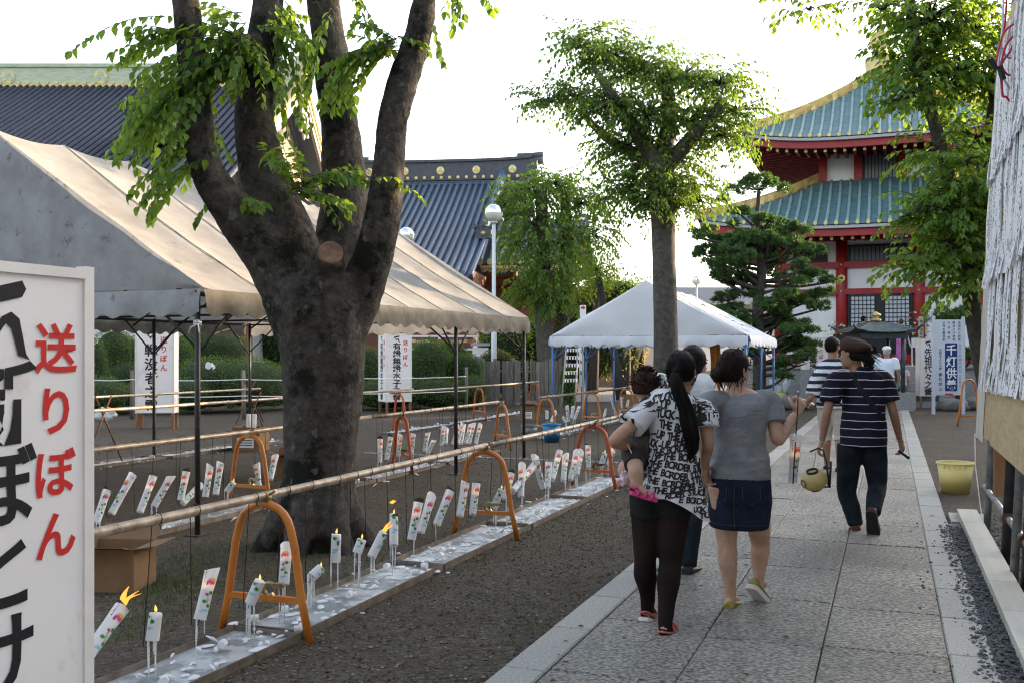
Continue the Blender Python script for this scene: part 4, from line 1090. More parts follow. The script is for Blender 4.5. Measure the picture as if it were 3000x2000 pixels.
def tent(name, label, A, B, W, eave, ridge, val, bays, sag, cm, gm, vm, pm, scal, poles, seed, side=1, rough=0.012):
    dv = Vector((B[0] - A[0], B[1] - A[1], 0)); L = dv.length
    rz = -math.atan2(dv.x, dv.y)
    root = thing(name, label, 'tent', (A[0], A[1], 0), rz)
    def wr(p, k=1.0):
        n = noise.fractal(Vector((p.x * 1.3, p.y * 2.6, p.z * 2)) + Vector((seed, 0, 0)), 1.0, 2.0, 4)
        return p + Vector((0, 0, n * rough * k))
    for sd, x0, x1 in ((1, -W / 2, 0.06), (-1, -W / 2, -W - 0.06)):
        def f(a, b):
            x = x0 + (x1 - x0) * b; y = L * a; q = (a * bays) % 1.0
            if a >= 1: q = 1.0
            z = ridge + (eave - ridge) * b - sag * 4 * q * (1 - q) * (0.35 + 0.65 * math.sin(math.pi * min(1, b * .9 + .1))) - 0.05 * math.sin(math.pi * b) - 0.03 * math.sin(math.pi * a)
            return wr(Vector((x, y, z)), 0.3 + b)
        MB().grid(f, bays * 10, 26).obj('roof_panel', cm, root, True)
        # seams
        for k in range(1, bays):
            pts = [f(k / bays, j / 16.0) + Vector((0, 0, 0.006)) for j in range(17)]
            MB().tube(pts, 0.004, 4).obj('seam', cm, root, True)
    def hang(p0, p1, n, m, out):
        """scalloped skirt between two eave points, hanging from a soft fold"""
        p0 = Vector(p0); p1 = Vector(p1); ln = (p1 - p0).length; k = max(1, round(ln / scal))
        mb = MB()
        def f(a, b):
            p = p0 + (p1 - p0) * a
            fold = 0.018 * math.sin(a * k * 2 * math.pi * 0.5 + seed) + 0.012 * noise.noise(Vector((a * ln * 3, seed, b)))
            zb = val - 0.046 * (0.5 - 0.5 * math.cos(a * k * 2 * math.pi)) ** 0.75 + 0.03
            z = eave - 0.01 + (zb - eave) * b
            return p + out * (0.015 + 0.03 * math.sin(b * 2.2) + fold * b) + Vector((0, 0, z - p.z))
        mb.grid(f, k * 12, 6)
        return mb.obj('valance', m, root, True)
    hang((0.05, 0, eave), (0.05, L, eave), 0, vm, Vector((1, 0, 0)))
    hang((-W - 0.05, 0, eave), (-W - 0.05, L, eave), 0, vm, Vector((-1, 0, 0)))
    for y, o_ in ((0, -1), (L, 1)):
        def gab(a, b):
            x = -W - 0.05 + (W + 0.1) * a; top = ridge - (ridge - eave) * abs(x + W / 2) / (W / 2 + 0.05)
            z = eave + (top - eave) * b
            return wr(Vector((x, y + o_ * 0.02 * math.sin(math.pi * b), z)), 0.6) + Vector((0, o_ * 0.02 * noise.noise(Vector((x * 2, z * 3, seed))), 0))
        MB().grid(gab, 40, 12).obj('gable_panel', gm, root, True)
        hang((-W - 0.05, y, eave), (0.05, y, eave), 0, gm, Vector((0, o_, 0)))
    for (x, y) in poles:
        MB().tube([(x, y, 0.0), (x, y, eave - 0.02)], 0.024, 10).obj('post', pm, root, True)
        MB().box((x, y, 0.006), (0.14, 0.14, 0.012)).obj('post_foot', pm, root, True)
        for dy in (-0.55, 0.55):
            if 0 <= y + dy <= L: MB().tube([(x, y, eave - 0.55), (x, y + dy, eave - 0.06)], 0.012, 6).obj('brace', pm, root, True)
        MB().tube([(x, y, eave - 0.5), (x + (-0.55 if x > -W / 2 else 0.55), y, eave - 0.06)], 0.012, 6).obj('brace', pm, root, True)
    for x in (0, -W):
        MB().tube([(x, 0, eave - 0.05), (x, L, eave - 0.05)], 0.02, 8).obj('eave_pipe', pm, root, True)
    MB().tube([(-W / 2, 0, ridge - 0.2), (-W / 2, L, ridge - 0.2)], 0.02, 8).obj('ridge_pipe', pm, root, True)
    for k in range(bays + 1):
        y = min(L - 0.02, max(0.02, L * k / bays))
        for x in (0, -W):
            MB().tube([(x, y, eave - 0.13), (-W / 2, y, ridge - 0.24)], 0.014, 6).obj('rafter_pipe', pm, root, True)
        if k % 2 == 0: MB().tube([(0, y, eave - 0.05), (-W, y, eave - 0.05)], 0.016, 6).obj('cross_pipe', pm, root, True)
    return root
gt_pol = [(0, 0), (0, 2.35), (0, 4.72), (0, 6.9), (-5, 0), (-5, 2.35), (-5, 4.72), (-5, 6.9)]
g_tent = tent('canopy_tent', 'large weathered grey canvas tent with scalloped edge and black posts', (-5.42, 6.86), (-5.03, 13.76), 5.0, 2.07, 3.66, 1.85, 8, 0.085, m_canvas, m_canvas_gable, m_valance, m_blackpipe, 0.27, gt_pol, 3)
# string tied round the near post
mb = MB(); pts = [(-5.42 + 0.03 * math.cos(a), 6.86 + 0.03 * math.sin(a), 1.76 + 0.002 * a) for a in [i * 0.6 for i in range(32)]]
mb.tube(pts, 0.006, 5); mb.tube([(-5.39, 6.83, 1.77), (-5.44, 6.80, 1.74), (-5.47, 6.81, 1.69)], 0.006, 5); mb.tube([(-5.39, 6.83, 1.77), (-5.36, 6.80, 1.73), (-5.35, 6.80, 1.68)], 0.006, 5)
tag(mb.obj('tied_string', m_plaster), 'white string knotted round the near post of the grey tent', 'string')
wA = GD(1619, 21.0)
wA_right = (wA.x + 4.0, wA.y)
w_tent = tent('canopy_tent', 'white canopy tent with blue posts beyond the hanging candles', wA_right, (wA_right[0], wA_right[1] + 5.0), 4.0, 1.92, 3.04, 1.72, 4, 0.03, m_white_canvas, m_white_canvas, m_white_canvas, m_bluepipe, 0.3,
              [(0, 0), (0, 2.5), (0, 5.0), (-4, 0), (-4, 2.5), (-4, 5.0)], 9)
# lettering on the right slope of the white tent
def tent_mark():
    mb = MB()
    def onto(x, y):      # x across the slope 0 ridge..1 eave, y along the length
        return Vector((-2.0 + 2.06 * x, y, 3.04 + (1.92 - 3.04) * x + 0.045))
    def arc(cx, cy, rx, ry, a0, a1, w):
        n = 16; inner = []; outer = []
        for i in range(n + 1):
            a = a0 + (a1 - a0) * i / n
            inner.append(onto(cx + (rx - w) * math.cos(a), cy + (ry - w * 2.2) * math.sin(a))); outer.append(onto(cx + rx * math.cos(a), cy + ry * math.sin(a)))
        mb.add(inner + outer, [(i, i + 1, n + 2 + i, n + 1 + i) for i in range(n)])
    arc(0.30, 1.3, 0.17, 0.95, 0, 6.28, 0.04)
    for k in range(7):
        a = -1.0 + k * 0.33; c_, s_ = math.cos(a), math.sin(a); mb.add([onto(0.22, 1.25 + .06 * (k - 3)), onto(0.24, 1.33 + .06 * (k - 3)), onto(0.23 + 0.18 * c_, 1.3 + 0.7 * s_ + .12), onto(0.23 + 0.18 * c_, 1.3 + 0.7 * s_)], [(0, 1, 2, 3)])
    arc(0.54, 1.3, 0.06, 0.55, 0.6, 5.4, 0.022); arc(0.79, 1.5, 0.055, 0.5, 0, 6.28, 0.022)
    mb.add([onto(0.62, .9), onto(0.65, .9), onto(0.72, 1.7), onto(0.69, 1.7)], [(0, 1, 2, 3)]); mb.add([onto(0.80, 1.9), onto(0.83, 1.9), onto(0.9, 2.8), onto(0.87, 2.8)], [(0, 1, 2, 3)])
    mb.obj('printed_mark', m_ink, w_tent, True)
tent_mark()
o = MB()
def drape(a, b):
    p = P(2072 + 34 * a + 8 * math.sin(b * 3), 960 + 200 * b, 20.2)
    return p + Vector((0.03 * math.sin(a * 18 + b), 0.05 * math.sin(a * 22), 0))
tag(MB().grid(drape, 20, 14).obj('hanging_cloth', mat('saffron_cloth', (0.42, 0.17, 0.03), (0.52, 0.23, 0.05), scale=6, rough=0.8, transl=0.3)), 'orange cloth hanging at the near right corner of the white tent', 'cloth')

# ================================================================ standing box lanterns and signs
m_signwhite = mat('lantern_cloth', (0.86, 0.81, 0.79), (0.89, 0.84, 0.82), scale=2.5, rough=0.85, transl=0.2, c3=(0.76, 0.69, 0.65), c3scale=2.2, c3cut=0.60)
m_legwood = mat('brown_post_wood', (0.19, 0.085, 0.035), (0.28, 0.14, 0.065), scale=10, rough=0.75, stretch=(1, 1, .2))
m_batten = mat('pale_wood_batten', (0.68, 0.63, 0.59), (0.76, 0.71, 0.67), scale=5, rough=0.8)
def mark_strokes():
    """hooked brush mark that heads each lantern's text: filled strokes in an em square"""
    return [[(-0.42, 0.18), (-0.36, 0.30), (0.30, 0.46), (0.36, 0.36), (0.30, 0.26), (-0.30, 0.12)],
            [(-0.36, 0.22), (-0.30, 0.05), (-0.10, -0.12), (-0.02, -0.08), (-0.2, 0.08), (-0.24, 0.2)],
            [(-0.12, -0.14), (0.0, 0.02), (0.14, 0.08), (0.26, 0.0), (0.36, -0.42), (0.42, -0.5), (0.24, -0.44), (0.14, -0.12), (0.06, -0.06), (-0.02, -0.16), (-0.06, -0.24)]]
def write_column(mb, text, w, top, size, fn, pitch=None, mi=0):
    """vertical column of characters; fn(x, z) -> point; top is z of its first character's top"""
    z = top; pitch = pitch or size
    for ch in text:
        zc = z - size / 2
        if ch == '^':
            for st in mark_strokes():
                mb.add([fn(x * size * .9, zc + y * size * .95) for x, y in st], [tuple(range(len(st)))], mi)
        elif (ch, w) in GL:
            glyph_on(mb, ch, w, lambda x, y: fn(x * size, zc + y * size), mi)
        z -= pitch
def lantern(label, loc, rz, w, dp, h, z0, main, msize, mpitch, faces=('front',), legs=True, red='送りぼん', rsize=0.115, rpitch=0.15, mx=-0.10, rx=0.215, name='box_lantern', mtop=0.045, rtop=0.15, wx=1.0):
    root = thing(name, label, 'lantern', loc, rz)
    body = MB().box((0, 0, z0 + h / 2), (w, dp, h)); body.obj('cloth_box', m_signwhite, root, True)
    for sx in (-1, 1):
        for sy in (-1, 1):
            MB().box((sx * (w / 2 - 0.008), sy * (dp / 2 - 0.008), z0 + h / 2), (0.034, 0.034, h + 0.02)).obj('corner_batten', m_batten, root, True)
            if legs: MB().box((sx * (w / 2 - 0.03), sy * (dp / 2 - 0.03), z0 / 2), (0.06, 0.06, z0)).obj('leg', m_legwood, root, True)
    for zz in (z0 + 0.012, z0 + h - 0.012):
        mb = MB()
        mb.box((0, -dp / 2 - 0.002, zz), (w - 0.04, 0.02, 0.028)).box((0, dp / 2 + 0.002, zz), (w - 0.04, 0.02, 0.028))
        mb.box((-w / 2 - 0.002, 0, zz), (0.02, dp - 0.04, 0.028)).box((w / 2 + 0.002, 0, zz), (0.02, dp - 0.04, 0.028)); mb.obj('edge_batten', m_batten, root, True)
    for fc in faces:
        if fc == 'front': fn = lambda x, z: Vector((x, -dp / 2 - 0.004, z)); k = 1.0
        elif fc == 'left': fn = lambda x, z: Vector((-w / 2 - 0.004, -x * dp / w, z))
        elif fc == 'right': fn = lambda x, z: Vector((w / 2 + 0.004, x * dp / w, z))
        mb = MB(); write_column(mb, main, HEAVY, z0 + h - mtop, msize, lambda x, z: fn(mx * w + x * wx, z), mpitch); mb.obj('black_lettering', m_ink, root, True)
        if red:
            mb = MB(); write_column(mb, red, BOLD, z0 + h - rtop, rsize, lambda x, z: fn(rx * w + x, z), rpitch); mb.obj('red_lettering', m_redink, root, True)
    return root
# the near one, at the left edge of the picture
# face parallel to the path, right end at s=-2.22
def near_sign():
    a = P(262, 1300, 2.86)
    dirv = Vector((0.055, 1.0, 0)).normalized()
    w, dp, h = 0.72, 0.30, 1.575
    rz = math.atan2(dirv.y, dirv.x)         # local x runs along the face, away from the camera
    loc = a - dirv * (w / 2) + Vector((-0.0, 0, 0)); loc.z = 0
    n = Vector((dirv.y, -dirv.x, 0)); loc = loc - n * (dp / 2)
    root = lantern('big white box lantern with red and black writing at the left edge, nearest the camera', loc, rz, w, dp, h, 0.17, '^新ぼとけ之霊', 0.232, 0.219, rsize=0.142, rpitch=0.171, mx=0.095, rx=0.335, mtop=0.03, rtop=0.152)
    return root
near_sign()
v = GD(460, 20.8); lantern('white box lantern for the war dead standing before the clipped shrubs', (v.x, v.y, 0), TH + R(4), 0.78, 0.35, 1.76, 0.33, '^戦没者之霊', 0.27, 0.285, mx=-0.09, rx=0.24, rsize=0.15, rpitch=0.19, rtop=0.18)
v = GD(1157, 26.7); lantern('white box lantern showing two lettered faces between the trunk and the wooden fence', (v.x, v.y, 0), TH + R(24), 0.70, 0.70, 1.80, 0.30, '^有縁無縁水子之霊', 0.20, 0.193, faces=('front', 'left'), mx=-0.08, rx=0.26, rsize=0.14, rpitch=0.19, rtop=0.17, wx=1.15)
v = GD(2386, 31); lantern('white box lantern half hidden behind the man in the navy striped shirt', (v.x, v.y, 0), TH, 0.70, 0.45, 1.75, 0.33, '^有縁無縁水子之霊', 0.20, 0.19, mx=-0.16, rx=0.2, rsize=0.14, rpitch=0.18, rtop=0.17, wx=1.1)
v = GD(2712, 29.3); lantern('narrow white box lantern with black writing right of the stone steps', (v.x, v.y, 0), TH, 0.46, 0.30, 1.68, 0.34, '^先祖代々之霊', 0.25, 0.235, mx=0.02, red=None, wx=0.95)
# notice sign for the thousand lamps service
def notice_sign():
    v = GD(2779, 25.8)
    root = thing('notice_sign', 'white notice sign with a blue panel lettered in white beside the narrow lantern', 'sign', (v.x, v.y, 0), TH)
    w, z0, z1 = 0.715, 0.50, 2.44
    MB().box((0, 0, (z0 + z1) / 2), (w, 0.03, z1 - z0)).obj('board', mat('sign_board', (0.5, 0.54, 0.6), (0.55, 0.585, 0.64), scale=2, rough=0.6), root, True)
    for sx in (-1, 1):
        MB().box((sx * (w / 2 + 0.03), 0.01, 1.26), (0.07, 0.06, 2.52)).obj('post', mat('pale_post', (0.5, 0.52, 0.56), (0.56, 0.58, 0.6), scale=4), root, True)
    bw, b0, b1, cx = 0.32, 0.60, 1.84, 0.06; rr = 0.04; mb = MB(); c = []
    for qx, qz, a0 in ((1, 1, 0), (-1, 1, 90), (-1, -1, 180), (1, -1, 270)):
        for k in range(5):
            a = R(a0 + k * 22.5); c.append(Vector((cx + qx * (bw / 2 - rr) + rr * math.cos(a), -0.019, (b0 + b1) / 2 + qz * ((b1 - b0) / 2 - rr) + rr * math.sin(a))))
    mb.rings([[p + Vector((0, 0.004, 0)) for p in c], c][::-1], smooth=False); mb.f[-1] = mb.f[-1]; mb.obj('blue_panel', mat('blue_panel', (0.012, 0.035, 0.17), rough=0.5), root, True)
    mb = MB(); write_column(mb, '千灯供養', BOLD, 1.81, 0.29, lambda x, z: Vector((cx + x * 0.95, -0.025, z)), 0.30); mb.obj('white_lettering', m_plaster, root, True)
    mb = MB()
    for x, s, t, sz, pt in ((0.27, '先祖代々供養', 2.40, 0.075, 0.088), (0.13, '新ほとけ供養', 2.40, 0.075, 0.088), (0.0, '水子供養', 2.40, 0.075, 0.13), (-0.13, '三界万霊供養', 2.40, 0.075, 0.088),
                             (0.29, '送りぼん', 1.80, 0.045, 0.055), (0.29, '八月十六日', 1.55, 0.085, 0.095), (0.29, '午前十時より', 1.02, 0.05, 0.056), (-0.22, '佐野厄よけ大師', 1.70, 0.07, 0.08), (-0.22, '春日岡山', 1.08, 0.1, 0.125)):
        write_column(mb, s, MID, t, sz, lambda a, z, x=x: Vector((x + a, -0.019, z)), pt)
    mb.obj('black_lettering', m_ink, root, True)
    MB().box((0.0, -0.03, 0.52), (0.2, 0.02, 0.05)).obj('red_tab', m_redink, root, True)
notice_sign()
# slim wooden grave tablet behind the narrow lantern
v = GD(2698, 30.2)
root = thing('wooden_tablet', 'slim pale wooden tablet with black writing rising behind the narrow lantern', 'tablet', (v.x, v.y, 0), TH)
MB().box((0, 0, 1.35), (0.13, 0.05, 2.7)).obj('board', mat('pale_cedar', (0.42, 0.36, 0.27), (0.5, 0.44, 0.34), scale=6), root, True)
mb = MB(); write_column(mb, '鎮護国家鎮護', MID, 2.6, 0.1, lambda x, z: Vector((x, -0.028, z)), 0.125); mb.obj('black_lettering', m_ink, root, True)

# ================================================================ rails, stands, trays and candles
m_rail = mat('worn_steel_pipe', (0.20, 0.14, 0.09), (0.40, 0.325, 0.25), scale=14, rough=0.45, metal=0.2, spec=0.5, c3=(0.12, 0.075, 0.045), c3scale=9, c3cut=0.63)
m_orange = mat('orange_paint', (0.42, 0.125, 0.015), (0.52, 0.17, 0.022), scale=5, rough=0.42, spec=0.45, c3=(0.14, 0.05, 0.025), c3scale=14, c3cut=0.64)
m_orangered = mat('red_orange_paint', (0.36, 0.07, 0.018), (0.45, 0.095, 0.025), scale=5, rough=0.45, c3=(0.13, 0.05, 0.03), c3scale=12, c3cut=0.68)
m_rust = mat('rusty_steel', (0.07, 0.035, 0.02), (0.15, 0.07, 0.035), scale=25, rough=0.75, metal=0.3)
m_brass = mat('plated_clamp', (0.28, 0.22, 0.11), (0.36, 0.28, 0.15), scale=20, rough=0.4, metal=0.8)
m_wire = mat('black_wire', (0.012, 0.01, 0.009), (0.03, 0.02, 0.015), scale=30, rough=0.5)
m_tray = mat('galvanised_tray', (0.22, 0.24, 0.25), (0.36, 0.38, 0.39), scale=5, rough=0.38, metal=0.5, spec=0.5, c3=(0.58, 0.60, 0.62), c3scale=3.2, c3cut=0.50)
m_tray_rim = mat('rusty_tray_rim', (0.10, 0.075, 0.06), (0.2, 0.17, 0.14), scale=10, rough=0.6, metal=0.2)
m_wax = mat('white_wax', (0.70, 0.70, 0.72), (0.78, 0.78, 0.79), scale=12, rough=0.55, transl=0.12, bump=0.15, bscale=40)
ROW1, ROW2 = -3.12, -5.93
def rail(label, s0, t0, s1, t1, z, group='steel rails of the candle rows', r=0.0243, m=None):
    return tag(MB().tube([(s0 + (s1 - s0) * k / 6.0, t0 + (t1 - t0) * k / 6.0, z - 0.006 * math.sin(k / 6.0 * math.pi)) for k in range(7)], r, 12).obj('steel_rail', m or m_rail), label, 'rail', group)
def stand(label, s, t, rz=0.0, m=None, h=0.715, w=0.56, clamp=True, group='orange arched stands'):
    root = thing('arched_stand', label, 'stand', (s, t, 0), rz, group)
    hw = w / 2; ra = 0.155
    pts = [(-hw, 0, 0.0), (-hw * .82, 0, h * .30), (-ra - 0.03, 0, h - ra - 0.06)]
    pts += [(-ra * math.cos(a) * 1.06, 0, h - ra - 0.0 + ra * math.sin(a)) for a in [R(12 + 15.6 * i) for i in range(11)]]
    pts += [(ra + 0.03, 0, h - ra - 0.06), (hw * .82, 0, h * .30), (hw, 0, 0.0)]
    MB().tube(pts, 0.0215, 12).obj('arch_pipe', m or m_orange, root, True)
    xb = hw * .86
    MB().box((0, 0, 0.215), (2 * xb, 0.03, 0.03)).obj('crossbar', m or m_orange, root, True)
    if clamp:
        mb = MB(); mb.tube([(0.03 + 0.034 * math.cos(a), 0, 0.262 + 0.034 * math.sin(a)) for a in [i * 0.55 for i in range(11)]], 0.012, 6); mb.box((0.085, 0, 0.285), (0.05, 0.035, 0.025)); mb.tube([(0.07, 0, 0.29), (0.14, 0, 0.292)], 0.007, 6)
        mb.obj('pipe_clamp', m_brass if clamp == 1 else m_rust, root, True)
        mb = MB(); mb.tube([(0, -0.018, h + 0.03 + 0.0), (0, 0.018, h + 0.03)], 0.036, 10); mb.tube([(0.03, 0, h + 0.05), (0.07, 0, h + 0.075)], 0.008, 6); mb.box((-0.02, 0, h - 0.005), (0.05, 0.04, 0.04))
        mb.obj('top_clamp', m_rust if clamp == 2 else m_brass, root, True)
    return root
ZR = 0.762
rail('front steel rail carrying the nearest candles', ROW1, 1.9, ROW1, 7.62, ZR); rail('farther length of the front rail, ending at the woman with the ponytail', ROW1 + 0.004, 7.66, ROW1, 13.0, ZR)
stand('nearest orange arched stand, by the big trunk', ROW1, 4.5, clamp=1); stand('second orange arched stand of the front rail', ROW1, 7.6, R(3), clamp=1); stand('third arched stand of the front rail, beside the woman with the ponytail', ROW1, 10.8, R(-8), m=m_orangered, clamp=2)
rail('second row steel rail under the grey tent, left of the trunk', ROW2 + .04, 4.6, ROW2, 10.75, ZR); rail('second row steel rail between the trunk and the far tent corner', ROW2, 10.8, ROW2, 15.0, ZR)
stand('orange arched stand just left of the big trunk', ROW2, 8.3, R(-6), clamp=1); stand('reddish arched stand right of the trunk in the second row', ROW2, 11.6, R(-38), m=m_orangered, clamp=2, w=0.62); stand('orange arched stand near the far corner post of the grey tent', ROW2 + 0.05, 15.05, R(-44), clamp=1, w=0.66)
rail('third row rail in front of the two faced lantern', -9.0, 17.1, -9.05, 25.9, 0.80)
stand('reddish arched stand at the foot of the two faced lantern', -8.95, 17.4, R(-35), m=m_orangered, h=0.75, w=0.6); stand('reddish arched stand before the wooden fence, left one', -9.02, 21.6, R(-35), m=m_orangered, h=0.75, w=0.6); stand('reddish arched stand before the wooden fence, right one', -9.05, 25.6, R(-30), m=m_orangered, h=0.75, w=0.6)
rail('far rail in front of the white tent', ROW2, 17.0, ROW2, 25.2, 0.75)
stand('orange arched stand behind the blue bucket', ROW2, 17.4, R(-25)); stand('orange arched stand at the near left post of the white tent', ROW2, 20.4, R(-20)); stand('orange arched stand just behind the baby', ROW2, 23.4, R(-20))
rail('short rail by the right corner of the white tent', -3.55, 27.0, -3.5, 29.6, 0.76); stand('orange arched stand at the right corner of the white tent', -3.5, 28.9, R(-10))
rail('back row rail in front of the war dead lantern', -10.2, 9.2, -10.05, 20.2, 0.76); rail('upper back rail that ends behind the near tent post', -13.6, 12.5, -13.5, 19.3, 0.76)
def xsticks(label, s, t, h=0.95, sp=0.32):
    root = thing('crossed_stakes', label, 'stakes', (s, t, 0), group='crossed stakes under the back rails')
    for q in (-1, 1):
        MB().tube([(0.05 * q, q * sp, 0), (-0.05 * q, -q * sp * .3, h)], 0.012, 6).obj('stake', m_rust, root, True)
xsticks('crossed rusty stakes under the left end of the back rail', -10.2, 10.9); xsticks('crossed rusty stakes in front of the clipped hedge', -13.5, 18.9, 0.95, .45); xsticks('crossed rusty stakes between the near tent post and the trunk', -10.1, 16.2, .95, .45); xsticks('crossed rusty stakes right of the trunk', -10.05, 14.2, .9, .4)

def tray(label, s, t0, t1, rz=0.0, w=0.42, group='wax trays on the ground'):
    root = thing('drip_tray', label, 'tray', (s, (t0 + t1) / 2, 0), rz, group); L = t1 - t0
    MB().grid(lambda a, b: Vector((-w / 2 + w * a, -L / 2 + L * b, 0.012 + 0.006 * noise.noise(Vector((a * 3, b * 6, t0))))), 8, 20).obj('pan', m_tray, root, True)
    for sx in (-1, 1): MB().box((sx * w / 2, 0, 0.024), (0.006, L, 0.046)).obj('rim', m_tray_rim, root, True)
    for sy in (-1, 1): MB().box((0, sy * (L / 2 - 0.003), 0.022), (w - 0.008, 0.006, 0.038)).obj('rim', m_tray_rim, root, True)
    return root
tl = ['nearest wax tray beside the big lantern', 'second wax tray of the front row', 'third wax tray of the front row', 'fourth wax tray of the front row', 'farthest wax tray of the front row by the ponytailed woman']
for k, (a, b) in enumerate(((2.55, 4.52), (4.56, 6.35), (6.38, 8.15), (8.18, 9.95), (9.98, 11.9))): tray(tl[k], ROW1 - 0.01, a, b, R((-0.8, .6, -.3, .4, -.5)[k]))
tl = ['second row wax tray left of the near tent post', 'second row wax tray left of the trunk', 'second row wax tray behind the trunk', 'second row wax tray right of the trunk', 'second row wax tray below the cluster of candles']
for k, (a, b) in enumerate(((4.8, 6.6), (6.65, 8.6), (8.7, 10.5), (10.55, 12.5), (12.6, 14.6))): tray(tl[k], ROW2, a, b)
for k, (s, a, b, t) in enumerate(((-10.1, 9.3, 11.8, 'back row wax tray at the left'), (-10.05, 11.9, 15.0, 'back row wax tray behind the trunk'), (-9.0, 17.0, 20.0, 'third row wax tray near the two faced lantern'), (-9.03, 20.1, 24.6, 'third row wax tray before the wooden fence'), (ROW2, 16.8, 20.6, 'far wax tray behind the blue bucket'), (ROW2, 20.7, 24.4, 'far wax tray under the white tent'))): tray(t, s, a, b)
# spilled wax
def wax(name, label, s, t0, t1, n, seed, w=0.36, spill=0.05):
    r = random.Random(seed); mb = MB()
    for k in range(n):
        t = r.uniform(t0, t1); x = s + r.uniform(-w / 2, w / 2)
        if r.random() < spill: x = s + r.choice((-1, 1)) * r.uniform(w / 2 + 0.06, w / 2 + 0.2)
        z = 0.022 if abs(x - s) < 0.2 else 0.006
        kind = r.random()
        if kind < 0.62:      # splash
            m = 15; rad = r.uniform(0.01, 0.02) + .045 * r.random() ** 3; ax = r.uniform(0.2, .8); a0 = r.uniform(0, 3)
            ring = []; top = []
            for i in range(m):
                a = 2 * math.pi * i / m; q = rad * (1 + .35 * noise.noise(Vector((math.cos(a) * 1.6, math.sin(a) * 1.6, k * 1.7))))
                dx, dy = q * math.cos(a) * ax, q * math.sin(a)
                X = dx * math.cos(a0) - dy * math.sin(a0); Y = dx * math.sin(a0) + dy * math.cos(a0)
                ring.append(Vector((x + X, t + Y * 1.3, z - 0.004))); top.append(Vector((x + X * .8, t + Y * 1.05, z + .0015)))
            mb.rings([ring, top], smooth=True, caps=False); n0 = len(mb.v) - m; c_ = sum(top, Vector()) / m; mb.v.append((c_.x, c_.y, c_.z + .003)); k0 = len(mb.v) - 1
            for i in range(m): mb.f.append((n0 + i, n0 + (i + 1) % m, k0)); mb.m.append(0); mb.s.append(True)
        elif kind < 0.95:    # crumbs and shards
            c = Vector((x, t, z + 0.008)); a = r.uniform(0, 6.28); l = r.uniform(0.015, 0.05)
            d = Vector((math.cos(a), math.sin(a), r.uniform(0, .5))).normalized()
            mb.tube([c - d * l, c + Vector((0, 0, .004)), c + d * l], [r.uniform(.002, .008), r.uniform(.006, .013), .003], 5)
        else:                # fallen stub
            a = r.uniform(0, 6.28); d = Vector((math.cos(a), math.sin(a), 0)); c = Vector((x, t, z + 0.024))
            mb.tube([c - d * 0.02, c + d * 0.022], [0.022, 0.02], 10, smooth=False)
    return tag(mb.obj(name, m_wax), label, None, kind='stuff')
wax('spilled_wax', 'white wax splashes and stubs on the front row trays', ROW1, 2.6, 11.8, 400, 81)
wax('spilled_wax', 'white wax splashes on the second row trays', ROW2, 5, 14.5, 420, 82)
wax('spilled_wax', 'white wax on the far trays before the white tent', ROW2, 16.9, 24.3, 260, 83)
wax('spilled_wax', 'white wax on the back row trays', -10.05, 9.4, 15, 200, 84); wax('spilled_wax', 'white wax on the third row trays', -9.0, 17, 24.5, 300, 85)
# drain grating across the yard
dr = MB(); 
for k in range(60): dr.box((-7.6 + k * 0.085, 13.62, 0.006), (0.05, 0.16, 0.01))
tag(dr.obj('drain_grating', mat('dark_grating', (0.13, 0.13, 0.13), rough=0.6)), 'steel drain grating crossing the gravel behind the rows', None, kind='structure')

